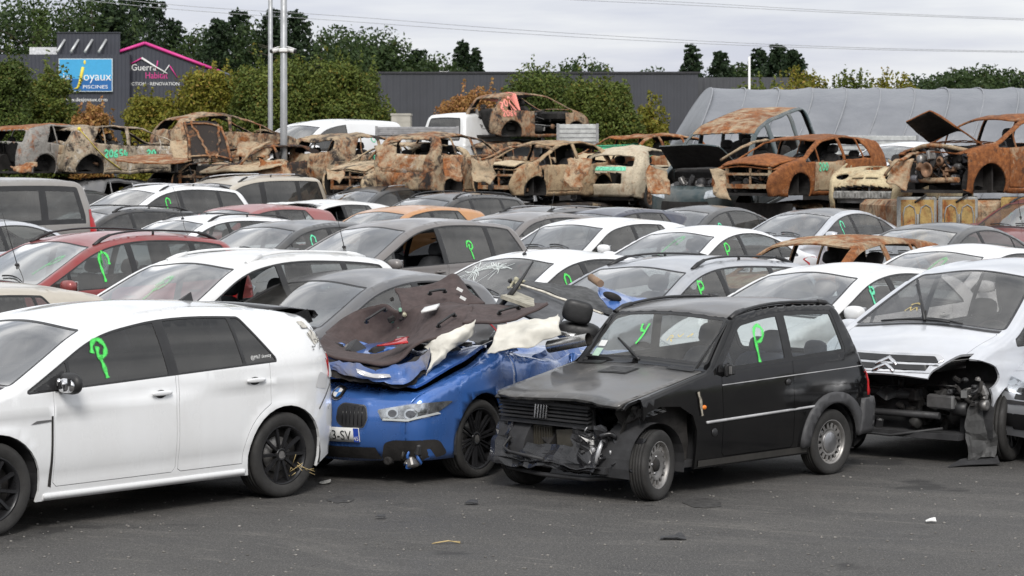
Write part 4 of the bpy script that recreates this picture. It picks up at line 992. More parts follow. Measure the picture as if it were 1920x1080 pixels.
# fourth row
c = car('L', 'red_people_carrier', 'red people carrier with long black roof rails and a green letter on its window', 'mpv', RED, 170, 462, 42, rails=rails(SBLACK, .25, -1.72, .97, .06), antenna=(.9, .75, -.35), glasstint=(.5, .54, .54), reartint=(.35, .38, .38), P=dict(spoil=1))
c.P_mark(.28, 1.28, .34, 2); c.P_mark(.45, 1.30, .2, 0, None, 'front')
c = car('M', 'grey_people_carrier', 'warm grey people carrier with its front side window missing', 'mpv', WARM, 763, 432, 42, antenna=(.9, .5, -.3), openwin=(1,), reartint=DARKG)
c.P_mark(-.75, 1.22, .25, 1)
c = car('N', 'white_saloon', 'white saloon with a green letter on its front window, left of the burnt parked car', 'sedan', WHITE3, 1342, 443, 42, glasstint=(.5, .54, .54)); c.P_mark(.20, 1.12, .26, 0); c.P_mark(.1, 1.2, .25, 2, None, 'front')
c = car('P', 'white_hatchback', 'white hatchback with a green smear on its windscreen at the right edge', 'super', WHITE, 1847, 481, 42); c.P_mark(.1, 1.2, .25, 2, None, 'front')
c = Car('burnt_hatchback', 'burnt car with a rusty roof and no glass standing among the parked white cars', dict(T['hatch']), rust('burnt steel 90', orange=.62, ash=.25, dark=.2, seed=90), 'burnt car', PARKED, wreck=True, lamps=False, thick=.025); CARS['O'] = c; c.place(1598, 464, 42)
# fifth row
c = car('Q', 'silver_car', 'silver car at the left edge, only its rear roof showing above the red car', 'sedan', LSILVER, 62, 421, 42, local='rear')
c = car('R', 'dark_hatchback', 'dark grey hatchback with a mint letter between the red and the warm grey people carriers', 'hatch', DGREY, 556, 432, 42, roofmat=GREY); c.P_mark(.22, 1.14, .24, 2, MINT)
c = car('S', 'white_car', 'white hatchback without any letter behind the shattered windscreen', 'hatch', WHITE, 1133, 427, 42)
c = car('T', 'silver_saloon', 'pale silver saloon with a mint arc on its window before the round-eyed burnt car', 'sedan', LSILVER, 1560, 405, 42, roofmat=GREY); c.P_mark(.18, 1.12, .26, 2, MINT)
c = car('U', 'dark_car', 'black saloon in front of the burnt van doors', 'sedan', DGREY, 1797, 436, 42)
c = car('V', 'maroon_car', 'dark red car cut by the right edge of the picture', 'mpv', paint('maroon paint', (.20, .045, .05), .3, .3, .3, 15), 2000, 385, 42, rails=rails(SBLACK, .25, -1.7, .97, .05), antenna=(.9, .5, -.3)); c.P_mark(.3, 1.3, .3, 1, None, 'front')
c = car('X', 'white_estate', 'white estate with thin black roof rails behind the red people carrier', 'estate', WHITE3, 384, 419, 42, rails=rails(SBLACK, .1, -1.75, .96, .05), antenna=(.15, .55, -.4))
c = car('Y', 'red_car', 'red car whose faded roof shows behind the white estate with black rails', 'hatch', paint('faded red paint', (.34, .10, .10), .2, .4, .4, 16), 470, 398, 42)
c = car('Z', 'black_estate', 'black estate with dark rails behind the red people carrier', 'estate', BLACK, 205, 401, 42, rails=rails(SBLACK, .1, -1.75, .96, .05), reartint=DARKG)
P_ = dict(T['box'], trimw=.075, dust=.14)
c = Car('grey_van', 'brown grey passenger van with big side windows at the left edge', P_, VANGREY, 'van', PARKED, reartint=(.30, .33, .33)); CARS['W'] = c
c.root.scale = (1.12, 1.08, 1.15); q_ = Matrix.Rotation(math.pi + math.pi / 2 - R(50), 4, 'Z') @ Vector([a * b for a, b in zip(c.rib(c.u['rt'], .95)[0][0], (1.12, 1.08, 1.15))]); p_ = at(147, 338, 43); c.root.location = (p_.x - q_.x, p_.y - q_.y, gz(p_.y)); c.root.rotation_euler = (0, 0, math.pi + math.pi / 2 - R(50))
c.patch('tail_light', [(2.02, .95), (2.16, .95), (2.13, 1.35), (2.02, 1.35)], REDLAMP, 'left', .006, .05)
# sixth row
c = car('a', 'white_crossover', 'white crossover with a plastic sheet over its windscreen and silver roof rails', 'mpv', WHITE, 293, 360, 42, rails=rails(SSILV, .2, -1.65, .96, .05), reartint=DARKG, wsmat=glass('plastic sheeting', (.7, .7, .7), .55, 1.6, 9)); c.P_mark(.18, 1.28, .26, 2)
c = car('b', 'white_car', 'white hatchback with its roof peeled back from the windscreen', 'hatch', WHITE2, 597, 388, 42, no=('ws',), openwin=(1,)); TORN_ROOF = c
c = car('c', 'orange_car', 'orange car behind the warm grey people carrier', 'hatch', ORANGE, 760, 401, 42)
c = car('d', 'grey_car', 'plain grey car with an antenna behind the warm grey people carrier', 'hatch', WARM, 985, 415, 42, antenna=(-1.0, .35, .3))
c = car('e', 'grey_estate', 'dark grey estate with pale roof rails in front of the burnt cars', 'estate', GREY, 1020, 402, 42, rails=rails(SMIX, .1, -1.75, .96, .04), antenna=(.9, .4, -.3))
c = car('f', 'navy_car', 'navy blue car, only its roof showing behind the plain white hatchback', 'hatch', NAVY, 1150, 404, 42)
c = car('g', 'black_saloon', 'black saloon with bright window surrounds and a mint letter on its window', 'sedan', DGREY, 1332, 399, 42, reartint=None); c.P_mark(.2, 1.05, .2, 1, MINT)
# seventh row
c = car('h', 'beige_van', 'beige passenger van with silver and black roof rails under the burnt cars', 'box', BEIGE, 437, 345, 42, cat='van', rails=rails(SSILV, .35, -1.6, .97, .06), reartint=DARKG, antenna=(.9, .6, -.4))
for k_, px_, py_, y_, z_ in (('a', 293, 360, 51.5, 1.075), ('h', 437, 345, 55.5, 1.04)):
    c = CARS[k_]; c.root.scale = (1.06, 1.04, z_); c.put_local(c.anchor(), px_, py_, y_, 42); c.root.location.z = gz(c.root.location.y)
c = car('i', 'black_offroader', 'dark grey off-roader with silver roof rails behind the plain orange car', 'suv', DGREY, 710, 361, 42, rails=rails(SSILV, .15, -1.65, .96, .055), reartint=DARKG, antenna=(.95, .4, -.3))
c = car('j', 'black_offroader', 'black off-roader with black roof rails right of the one with silver rails', 'suv', BLACK, 845, 377, 42, rails=rails(SBLACK, .15, -1.65, .96, .055), reartint=DARKG, antenna=(.95, .4, -.3))
c = car('k', 'dark_car', 'dark car with bright window line behind the grey van', 'sedan', DGREY, 190, 361, 42, local='rear')
# ------------------------------------------------------------------ helpers for torn and crumpled things
def nv(p, f, seed): return noise.noise_vector(Vector((p[0] * f + seed * 7.3, p[1] * f - seed * 3.1, p[2] * f + seed * 1.9)))
def sheet(rows, n=6, amp=.0, freq=3.0, seed=0):
    """smooth surface through rows of 3D points, with creases"""
    A = np.array([[tuple(p) for p in r] for r in rows], float)
    def up(A, k):
        m = len(A); t = np.linspace(0, m - 1, (m - 1) * k + 1); o = []
        for q in t:
            i = min(int(q), m - 2); f = q - i; p0, p1, p2, p3 = A[max(i - 1, 0)], A[i], A[i + 1], A[min(i + 2, m - 1)]
            o.append(.5 * ((2 * p1) + (-p0 + p2) * f + (2 * p0 - 5 * p1 + 4 * p2 - p3) * f * f + (-p0 + 3 * p1 - 3 * p2 + p3) * f ** 3))
        return np.array(o)
    A = up(A, n); A = up(A.transpose(1, 0, 2), n).transpose(1, 0, 2)
    if amp:
        for i in range(A.shape[0]):
            for j in range(A.shape[1]):
                p = A[i, j]; A[i, j] = p + amp * np.array(nv(p, freq, seed)) + .35 * amp * np.array(nv(p, freq * 3.1, seed + 4))
    return A
def crumple(name, corners, mat, parent=None, n=(10, 10), amp=.05, freq=4.0, seed=0, thick=.006, smooth=False):
    a, b, c, d = [np.array(q, float) for q in corners]      # a-b one edge, d-c the opposite
    P = np.array([[(a * (1 - u) + b * u) * (1 - v) + (d * (1 - u) + c * u) * v for u in np.linspace(0, 1, n[1])] for v in np.linspace(0, 1, n[0])])
    for i in range(n[0]):
        for j in range(n[1]): P[i, j] += amp * np.array(nv(P[i, j], freq, seed)) + amp * .4 * np.array(nv(P[i, j], freq * 2.7, seed + 2))
    return MB().grid(P, 0, smooth, thick).build(name, mat, parent)
def junk(name, lo, hi, n, mats, parent, seed=0, tubes=6, size=(.04, .16)):
    rnd = random.Random(seed); b = MB(); lo, hi = Vector(lo), Vector(hi); k = len(mats)
    rp = lambda: Vector([rnd.uniform(lo[i], hi[i]) for i in range(3)])
    for _ in range(n):
        rot = Matrix.Rotation(rnd.uniform(-.6, .6), 4, 'X') @ Matrix.Rotation(rnd.uniform(-.6, .6), 4, 'Z') @ Matrix.Rotation(rnd.uniform(-.6, .6), 4, 'Y'); s_ = [rnd.uniform(*size) for _ in range(3)]
        if rnd.random() < .55: b.box(rp(), s_, rot, rnd.randrange(k), rnd.uniform(.6, 1), .012)
        elif rnd.random() < .6: b.lathe([(0, 0), (s_[0] * .5, 0), (s_[0] * .5, s_[1]), (s_[0] * .3, s_[1]), (0, s_[1] * .9)], rnd.choice('xyz'), 14, rp(), rnd.randrange(k))
        else: b.ell(rp(), [q * .5 for q in s_], 10, 6, 3, rnd.randrange(k), rot)
    for _ in range(tubes):
        p, q = rp(), rp(); m = (p + q) / 2 + Vector([rnd.uniform(-.1, .1) for _ in range(3)])
        pts = [p * (1 - t) ** 2 + m * 2 * t * (1 - t) + q * t * t for t in np.linspace(0, 1, 7)]; b.tube(pts, rnd.uniform(.007, .02), 6, rnd.randrange(k))
    return b.build(name, mats, parent)
def text_decal(c, body, size, a, b, frame, mat, parent=None, name='lettering', sx=1.0, off=.004, tilt=0.0, align='CENTER'):
    V, F = text_geo(body, size, sx, align); ct, st = math.cos(tilt), math.sin(tilt)
    W = [tuple(c.cast(a + x * ct - y * st, b + x * st + y * ct, frame, off)[0]) for x, y, _ in V]
    return mesh_obj(name, W, F, mat, parent or c.root, None, False)
def front(c, key): CARS[key] = c; return c
GLOSSW = paint('white hatchback paint', (.80, .81, .82), 0, .22, .14, 21, 1.0)

# ------------------------------------------------------------------ the white hatchback at the left front
P = dict(T['hatch'], pr=.19, xpr=.72)
c = front(Car('white_hatchback', 'white five-door hatchback with black wheels and a torn rear corner in the front row', P, GLOSSW, 'car', PARKED, rimstyle='spoke10', reartint=(.09, .09, .10), glasstint=(.42, .45, .45), dust=.05, mirror=False, ww=.225, tailgate=('rt', .02, 'tail', -.02, .80, .80), fin=-1.05,
      rl=(.42, .80, .86, 1.0), handx=.15, handx2=.16, handz=.10), 'golf')
c.P_mark(.38, 1.145, .26, 1, None, 'left', .028)
c.root.scale = (1.03, 1.0, 1.025); c.place(522, 931, 42.4, Vector((-1.35, .80, 0)))
text_decal(c, '@Mk7.skeezy', .036, 1.09, 1.055, 'left', WHITEM, name='window_sticker', tilt=.05)
mb = MB()                                                    # smashed mirror: black shell with its bright insides showing
p = Vector((.74, float(c.Bw(.74, 1.0)) + .10, 1.0))
mb.ell(p, (.045, .125, .075), 16, 10, 2.6); mb.ell(p + Vector((.035, .0, -.012)), (.028, .10, .052), 12, 8, 2.4, 1)
for k in range(7): mb.box(p + Vector((.062, -.07 + .024 * k, random.uniform(-.03, .03))), (.02, .014, .05), Matrix.Rotation(random.uniform(-.9, .9), 4, 'X'), k % 2)
mb.tube([p + Vector((0, -.14, -.06)), p + Vector((0, -.06, -.03))], .03, 6)
mb.build('mirror', [TRIM, CHROME], c.root)
c.patch('mirror_sail', [(-.98, .955), (-.70, .955), (-.70, 1.08)], TRIM, 'left', .004, r=.01)
c.patch('sill', [(-.90, .205), (.92, .205), (.92, .25), (-.90, .25)], GLOSSW, 'left', .010, .08, thick=.02, r=.01)
c.patch('door_gap', [(-.862, .30), (-.835, .29), (-.828, .78), (-.845, .78), (-.85, .55)], SOOT, 'left', .003, .04)
c.patch('wing_badge', [(-1.02, .735), (-.85, .745), (-.85, .757), (-.97, .757)], CHROME, 'left', .006, .03)
tl = c.patch('tail_light', [(1.80, .86), (1.975, .855), (1.96, 1.05), (1.85, 1.06)], REDLAMP, 'left', .006, .03, thick=.02, r=.03)
c.patch('white_lens', [(1.80, .862), (1.97, .858), (1.97, .90), (1.87, .91), (1.865, 1.05), (1.84, 1.05)], WHITEM, 'left', .009, .03, parent=tl, r=.01)
sp = MB(); q = []
for y in np.linspace(-.60, .60, 13):
    zz = 1.395 - .02 * (y / .6) ** 2; q.append([(-1.40, y, zz + .015), (-1.60, y, zz + .02), (-1.86, y, zz - .01), (-1.90, y, zz - .05), (-1.86, y, zz - .075), (-1.60, y, zz - .06)])
sp.grid(np.array(q), 0, True, .006); sp.box((-1.72, .61, 1.31), (.20, .012, .11), Matrix.Rotation(.22, 4, 'Y'), 0, .7); sp.box((-1.72, -.61, 1.31), (.20, .012, .11), Matrix.Rotation(.22, 4, 'Y'), 0, .7); sp.build('roof_spoiler', [plain('gloss black', (.012, .012, .013), .18)], c.root)
# torn paint and bare filler at the rear corner, scuffs at the bumper
BARE = plain('bare filler', (.55, .53, .48), .8, var=.3, scale=30, bmp=.5); SCUFF = plain('dark scuff', (.07, .065, .06), .7, var=.5, scale=30)
for k, q in enumerate([[(1.60, 1.20), (1.66, 1.12), (1.74, 1.14), (1.71, 1.20), (1.66, 1.235)], [(1.53, 1.30), (1.58, 1.245), (1.64, 1.25), (1.60, 1.30)]]): c.patch('torn_paint', q, BARE, 'left', .005, .03, r=.01)
rs = random.Random(3); st = []
for k in range(16):
    a, z = rs.uniform(1.56, 1.76), rs.uniform(1.10, 1.30); st.append([(a, z), (a + rs.uniform(-.03, .05), z + rs.uniform(-.04, .04)), (a + rs.uniform(-.02, .07), z + rs.uniform(-.07, .03))])
c.stroke(st, spray('scratch', (.10, .095, .09)), 'left', .006, .007, 'scratches')
c.stroke([[(1.86, .84), (1.84, .70), (1.80, .62)], [(1.93, .80), (1.90, .68)], [(1.98, .74), (1.96, .66), (2.0, .60)], [(1.90, .70), (2.02, .69)], [(1.92, .62), (1.96, .55)]], spray('light scratch', (.16, .155, .15), .8), 'left', .006, .006, 'scratches')
c.patch('dent_mark', [(1.62, .80), (1.78, .78), (1.80, .88), (1.68, .92)], paint('scuffed white', (.62, .62, .62), 0, .5, .3, 31), 'left', .003, .04, r=.03)
c.patch('bumper_seam', [(1.66, .64), (1.86, .835), (1.868, .83), (1.67, .632)], SCUFF, 'left', .003, .03)
st = MB(); rs = random.Random(5)
for k in range(13):
    p0 = Vector((-1.31 - .12 + rs.uniform(-.05, .06), .80 + rs.uniform(.0, .06), .20 + rs.uniform(-.05, .05))); st.tube([p0, p0 + Vector((rs.uniform(-.16, .02), rs.uniform(0, .07), rs.uniform(-.08, .10)))], .0025, 4)
st.build('straw_in_wheel', plain('straw', (.50, .38, .18), .8), c.root)

# ------------------------------------------------------------------ the silver one-box car at the right front
P = dict(T['onebox'], sidecut=lambda x, z: (x > 1.70) & (z < .70), ribdrop=lambda s, u, w: (u < s.u['nose'] - .02) & (np.abs(w) < 2), hood_w=.93, hood_in=-.02,
    sideholes=[roundpoly([(2.2, .60), (2.2, .98), (1.86, .90), (1.66, .84), (1.58, .74), (1.66, .66), (1.8, .62)], .06)], ribcut={'lamp': lambda s: roundpoly([(s.u['nose'] - .2, .70), (s.u['nose'] + .06, .66), (s.u['nose'] + .30, .84), (s.u['nose'] + .34, 1.01), (s.u['nose'] - .2, 1.01)], .04)})
P['prof'] = [(2.00, .24, 0, .10, .08, None), (2.10, .42, .12, .10, .12, None), (2.11, .62, .10, .10, .12, None), (2.07, .74, .06, .08, .07, 'nose'), (1.80, .97, .35, .07, .06, None)] + P['prof'][5:]
PIC = paint('ice silver paint', (.64, .66, .70), .35, .28, .15, 22, 1.0)
c = front(Car('silver_people_carrier', 'ice silver people carrier without its front bumper beside the black box-shaped car', P, PIC, 'car', PARKED, rimstyle='multi', wsmat=glass('rosy windscreen', (.72, .66, .64), .10, 1.0, 3), lamps=False, wipers=False, steer=R(8)), 'picasso')
gr = c.patch('grille', [(-.50, .775), (.50, .775), (.47, .90), (.40, .925), (-.40, .925), (-.47, .90)], CHROME, 'front', .006, .06, r=.03)
c.patch('grille_slot', [(-.44, .795), (.44, .795), (.46, .835), (-.46, .835)], TRIM, 'front', .010, .06, parent=gr, r=.015); c.patch('grille_slot', [(-.45, .855), (.45, .855), (.39, .905), (-.39, .905)], TRIM, 'front', .010, .06, parent=gr, r=.015)
for z0 in (.765, .815):
    c.patch('emblem', [(-.10, z0), (0, z0 + .055), (.10, z0), (.10, z0 + .024), (0, z0 + .079), (-.10, z0 + .024)][::1], CHROME, 'front', .018, .04, thick=.012)
DK = [SOOT, PLASTIC, TRIM, STEEL, RUBBER]
junk('engine', (1.35, -.68, .25), (1.85, .55, .66), 46, DK[:3] + [RUBBER], c.root, 11, 16); c.root.name
mb = MB(); mb.box((1.86, .42, .52), (.07, .30, .12), Matrix.Rotation(-.25, 4, 'Z'), 0, 1, .015); mb.box((1.90, .50, .53), (.012, .045, .045), None, 1); mb.box((1.75, .60, .60), (.30, .05, .06), Matrix.Rotation(.3, 4, 'Z'), 0); mb.build('bumper_bracket', [plain('grey bracket', (.26, .26, .26), .45, .7, var=.3), SOOT], c.root)
mb = MB(); mb.tube([(1.80, -.75, .42), (1.86, -.2, .40), (1.86, .40, .40)], .03, 8); mb.tube([(1.92, -.7, .24), (1.99, 0, .22), (1.90, .45, .30)], .012, 6); mb.tube([(1.7, -.7, .55), (1.8, .1, .55)], .035, 8); mb.box((1.72, -.2, .42), (.05, .7, .36)); mb.build('crossmember', PLASTIC, c.root)
crumple('wheel_arch_liner', [(1.80, .66, .60), (1.62, .80, .60), (1.72, .84, .08), (1.92, .66, .03)], plain('dusty liner', (.05, .05, .05), .6, var=.5, scale=7, bmp=.3), c.root, (14, 10), .06, 5, 4)
crumple('wheel_arch_liner', [(1.92, .62, .05), (1.66, .84, .07), (1.78, .92, .02), (2.12, .60, .01)], PLASTIC, c.root, (6, 8), .02, 3.5, 6)
junk('headlight_remains', (1.70, .50, .48), (1.88, .78, .72), 14, [SOOT, STEEL, PLASTIC, SOOT], c.root, 5, 8, (.03, .09))
b2 = MB()
for t0, t1, dy, tip in ((.62, -.10, 0, None),):
    p0, n0 = c.rib(c.u['cowl'] + .01, -.02); p1, n1 = c.rib(c.u['cowl'] + .50, -.42); p0, p1, n0, n1 = Vector(p0[0]), Vector(p1[0]), Vector(n0[0]), Vector(n1[0])
    b2.tube([p0 + n0 * .02, p0 + n0 * .09 + (p1 - p0) * .4, p1 + n1 * .14], [.016, .014, .008], 6); a_ = p0 + n0 * .08 + (p1 - p0) * .3; b2.tube([p0 + n0 * .05 + (p1 - p0) * .15, a_ + (p1 - p0) * .8 + n0 * .08], [.012, .012], 6)
for w0, w1, du in ((.45, -.25, .04), (.30, -.60, .02)):
    pts = [Vector(c.rib(c.u['cowl'] + .02 + du * math.sin(t * 2.5), w0 + (w1 - w0) * t)[0][0]) + Vector((.01, 0, .02)) for t in np.linspace(0, 1, 6)]; b2.tube(pts, .011, 5)
b2.build('wiper', TRIM, c.root)
c.stroke([[(-.34, 1.22), (-.31, 1.26), (-.28, 1.22), (-.25, 1.26), (-.21, 1.23)], [(-.33, 1.27), (-.28, 1.29), (-.2, 1.27)]], spray('faint chalk', (.62, .48, .16), .7), 'front', .010, .008)
text_decal(c, 'Picasso', .10, -1.02, .80, 'left', plain('badge grey', (.10, .10, .11), .4), tilt=.12)
c.place(1664, 679, 37, local=Vector(c.cast(0, .85, 'front', 0)[0]))

# the next silver car, cut by the right edge
P = dict(T['super'])
c = front(Car('silver_hatchback', 'silver hatchback nose at the right edge beside the bumperless people carrier', P, LSILVER, 'car', PARKED, hl=(.36, .72, .56, .70), steer=R(6)), 'E')
for sg in (1, -1): c.patch('fog_grille', [(sg * .42, .30), (sg * .72, .32), (sg * .72, .42), (sg * .45, .42)][::sg], TRIM, 'front', .004, .05, r=.02)
c.patch('bumper_strip', [(-.80, .50), (.80, .50), (.80, .53), (-.80, .53)], PLASTIC, 'front', .008, .06)
c.put_local((1.80, -.60, .70), 1901, 708, 21.3, 46)

c = TORN_ROOF                                                # roof edge torn open over the missing windscreen, dark sheet for the shaded hole
crumple('dark_opening_sheet', [(.42, -.60, 1.36), (.44, .60, 1.36), (.95, .62, 1.14), (.80, -.62, 1.22)], SOOT, c.root, (8, 14), .07, 4, 3, .01); crumple('torn_roof_edge', [(.30, -.62, 1.41), (.30, .62, 1.41), (.56, .60, 1.40), (.66, -.62, 1.40)], WHITE2, c.root, (6, 14), .05, 4, 6, .012)
# ------------------------------------------------------------------ the black box-shaped car, front bumper torn off
P = dict(T['mini_box'], sideholes=[[(1.27, 1.2), (2.2, 1.2), (2.2, .05), (.66, .05), (.65, .50), (.70, .62), (.85, .70), (1.08, .715), (1.22, .68), (1.27, .62)]], ribcut={'nose': lambda s: [(-.2, -1.02), (s.u['nose'] - .045, -1.02), (s.u['nose'] - .045, 1.02), (-.2, 1.02)]}, hood_w=.985, hood_in=-.035, cowl=False, wsw=(.955, .95), frit=.03, trimw=.03)
def hdef(V):
    V = V.copy(); t = np.clip((V[:, 0] - .5) / .95, 0, 1); V[:, 2] += .010 * t * np.sin(V[:, 1] * 5) - .03 * t * np.clip(V[:, 1] - .3, 0, 1) * 1.5; V[:, 0] += .03 * t
    V[:, 2] -= .012 * np.exp(-((np.abs(V[:, 1]) - .47) / .05) ** 2) * t
    return V
PB = paint('gloss black paint', (.005, .005, .0055), 0, .07, .02, 41, .0)
HG = paint('faded black bonnet', (.070, .070, .071), .1, .34, .35, 42, .6)
RF = paint('faded black roof', (.060, .058, .058), .1, .36, .35, 43, .6)
c = front(Car('black_car', 'small black boxy car with its front bumper torn off in the front row', P, PB, 'car', PARKED, rimstyle='steel', hoodmat=HG, roofmat=RF, hood_def=hdef, hood_rot=R(1.0), mirror=False, handle=False, glasstint=(.78, .82, .82), dust=.04,
      wsmat=glass('old windscreen', (.78, .81, .80), .12, .8, 6), lamps=False, wipers=False, wheels=(0, 1, 0, 1), seatmat=plain('blue grey cloth', (.085, .095, .125), .9), dashmat=plain('grey dashboard', (.11, .11, .115), .7), rails=([TRIM, TRIM], .99, .02, .10, -1.26)), 'panda')
c.wheel(1.08, .655, True, 'steel', R(15)); c.wheel(-1.08, .655, True, 'steelcap', 0)
GREYL = plain('pale moulding', (.42, .42, .43), .4)
c.patch('side_moulding', [(-.54, .545), (.86, .575), (.86, .592), (-.54, .565)], GREYL, 'left', .012, .06, thick=.012); c.patch('pinstripe', [(-.34, .827), (1.55, .872), (1.55, .878), (-.34, .834)], GREYL, 'left', .003, .06)
arc = [(1.08 + .325 * math.cos(t), .268 + .325 * math.sin(t)) for t in np.linspace(math.pi + .02, .1, 18)]; arc2 = [(1.08 + .425 * math.cos(t), .268 + .415 * math.sin(t)) for t in np.linspace(.1, math.pi + .02, 18)]
BUMP = plain('grey bumper plastic', (.060, .060, .063), .55, var=.2, bmp=.08)
c.patch('arch_moulding', arc + arc2, BUMP, 'left', .028, .05, thick=.045)
c.patch('rear_bumper', [(1.41, .31), (1.78, .31), (1.78, .60), (1.47, .60)], BUMP, 'left', .035, .04, thick=.05); c.patch('rear_bumper', [(-.64, .31), (.64, .31), (.64, .60), (-.64, .60)], BUMP, 'rear', .035, .06, thick=.05)
c.patch('sill', [(-.62, .215), (.74, .215), (.74, .265), (-.62, .265)], plain('dirty sill', (.03, .028, .025), .7), 'left', .006, .06)
tl = c.patch('tail_light', [(1.575, .62), (1.70, .62), (1.645, .86), (1.58, .86)], REDLAMP, 'left', .006, .03, thick=.02); c.patch('amber_lens', [(1.60, .70), (1.675, .70), (1.665, .75), (1.60, .75)], AMBER, 'left', .010, .03, parent=tl)
mb = MB(); p, n = c.cast(-.575, .675, 'left', .008); mb.ell(p, (.026, .014, .018), 12, 8); mb.build('indicator', AMBER, c.root)
mb = MB(); p, n = c.cast(.48, .80, 'left', .004); mb.lathe([(0, .012), (.024, .012), (.028, 0)], 'y', 16, p); mb.build('door_lock', TRIM, c.root)
mb = MB(); p, n = c.cast(-.44, .47, 'left', .002); mb.lathe([(0, .006), (.03, .006), (.034, 0)], 'y', 16, p); mb.build('jacking_plug', TRIM, c.root)
mb = MB(); p, n = c.cast(-.29, .945, 'left', .03); mb.box(p, (.09, .05, .10), Matrix.Rotation(.3, 4, 'Y'), 0, .7, .015); mb.box(p + Vector((-.01, .035, 0)), (.06, .04, .08), None, 0, .8, .01); mb.box(p + Vector((.03, .05, 0)), (.012, .02, .06), None, 1); mb.build('broken_mirror_base', [TRIM, STEEL], c.root)
c.stroke([[(-.64, .80), (-.615, .70), (-.60, .61)], [(-.62, .76), (-.605, .66)]], spray('bare bent edge', (.42, .38, .31)), 'left', .020, .012, 'bent_edge')
hd = c.obs['hood']
def toppatch(name, q, mat, off, parent): return c.patch(name, q, mat, 'top', off, .05, parent=parent, r=.01)
v = toppatch('hood_vent', [(.62, -.17), (.80, -.17), (.80, .13), (.62, .13)], TRIM, .006, hd)
for k in range(6): toppatch('vent_slat', [(.635 + k * .026, -.16), (.648 + k * .026, -.16), (.648 + k * .026, .12), (.635 + k * .026, .12)], HG, .010, v)
for y in ((.34, .62), (-.62, -.34)): toppatch('cowl_vent', [(.49, y[0]), (.56, y[0]), (.56, y[1]), (.49, y[1])], TRIM, .010, hd)
w = MB(); p0, n0 = c.rib(c.u['cowl'] - .01, .02); p0 = Vector(p0[0]); p1 = Vector(c.rib(c.u['cowl'] + .22, -.55)[0][0]); up = Vector((.03, 0, .02))
w.tube([p0 + up * .8, p0 * .5 + p1 * .5 + up * 1.3], [.010, .008], 6); w.tube([p0 * .75 + p1 * .25 + up * .7, p0 * .5 + p1 * .5 + up * .8, p1 + up * .6], [.012, .013, .009], 6); w.build('wiper', TRIM, c.root)
c.patch('windscreen_sticker', [(-.57, .99), (-.49, .99), (-.49, 1.05), (-.57, 1.05)], plain('green sticker', (.45, .62, .50), .5), 'front', .006, .04); c.patch('windscreen_sticker', [(-.565, 1.065), (-.49, 1.065), (-.49, 1.11), (-.565, 1.11)], WHITEM, 'front', .006, .04)
c.stroke([[(-.20, 1.255), (-.19, 1.205), (-.135, 1.20)], [(-.13, 1.26), (-.135, 1.16), (-.165, 1.10)]], GREEN, 'front', .018, .008)
c.stroke([[(.14, 1.14), (.155, 1.185), (.19, 1.175), (.165, 1.155), (.195, 1.135)], [(.22, 1.19), (.245, 1.17), (.27, 1.20)], [(.295, 1.17), (.30, 1.172)], [(.32, 1.175), (.36, 1.21), (.35, 1.18)]], YELSP, 'front', .007, .008)
c.P_mark(-.13, 1.13, .28, 0, None, 'left', .026, .08)
# ---- the stripped front
gp = MB(); X = 1.34
gp.box((X, -.22, .71), (.05, .98, .075), bev=.01); gp.box((X - .02, -.22, .54), (.04, .98, .03))
for k in range(4): gp.box((X + .004, -.22, .580 + k * .030), (.055, .96, .011), Matrix.Rotation(.25, 4, 'Y'))
gp.box((X - .05, -.22, .61), (.02, .96, .18)); gp.build('grille', [PLASTIC], c.root)
em = MB()
for k in range(5): em.box((X + .045, -.28 + k * .030, .635), (.012, .014, .105), Matrix.Rotation(-.12, 4, 'X'))
em.build('emblem', CHROME, c.root)
rd = MB(); rd.box((X - .08, -.40, .42), (.04, .40, .18)); rd.box((X - .08, .02, .42), (.04, .34, .17), Matrix.Rotation(.1, 4, 'X'), 1)
for k in range(14): rd.box((X - .055, -.58 + k * .028, .42), (.01, .004, .16), None, 1)
rd.build('radiator', [plain('radiator', (.05, .045, .035), .6, .3), plain('old alloy', (.12, .11, .09), .5, .6)], c.root)
SH = plain('torn glossy plastic', (.020, .020, .022), .25, var=.4, bmp=.15)
def lip(a, b, z0, z1, x0, x1, seed, amp=.05, nm='torn_bumper'):
    return crumple(nm, [(x0, a, z1), (x0, b, z1), (x1, b, z0), (x1, a, z0)], SH, c.root, (10, 22), amp, 4.0, seed)
lip(-.72, .42, .22, .38, X + .02, X + .13, 1, .06); lip(-.70, .46, .17, .25, X + .13, X - .06, 2, .03)
crumple('torn_bumper', [(X + .06, .22, .52), (X - .12, .72, .50), (X - .02, .70, .24), (X + .14, .22, .24)], SH, c.root, (14, 14), .10, 4.5, 3); crumple('torn_bumper', [(X + .02, .12, .50), (X + .03, .46, .56), (X + .06, .50, .30), (X + .09, .14, .30)], SH, c.root, (10, 10), .09, 6, 9)
crumple('torn_bumper', [(X - .02, -.74, .56), (X - .02, -.58, .56), (X + .08, -.56, .30), (X + .02, -.76, .26)], SH, c.root, (8, 6), .05, 6, 12)
mb = MB(); mb.tube([(X - .02, -.64, .16), (X + .06, -.2, .15), (X + .04, .25, .15), (X - .2, .55, .17)], .018, 8); mb.tube([(X + .09, -.50, .42), (X + .10, -.58, .34), (X + .11, -.5, .30), (X + .14, -.1, .28)], .014, 7); mb.build('front_pipe', PLASTIC, c.root)
junk('engine', (.86, -.62, .22), (1.26, .58, .72), 34, [SOOT, PLASTIC, RUBBER, plain('dark alloy', (.09, .088, .085), .5, .6)], c.root, 3, 14, (.05, .18))
junk('loose_fittings', (X - .06, .18, .26), (X + .12, .62, .54), 16, [SH, plain('bright shard', (.45, .45, .46), .2, .3), PLASTIC], c.root, 8, 6, (.012, .045))
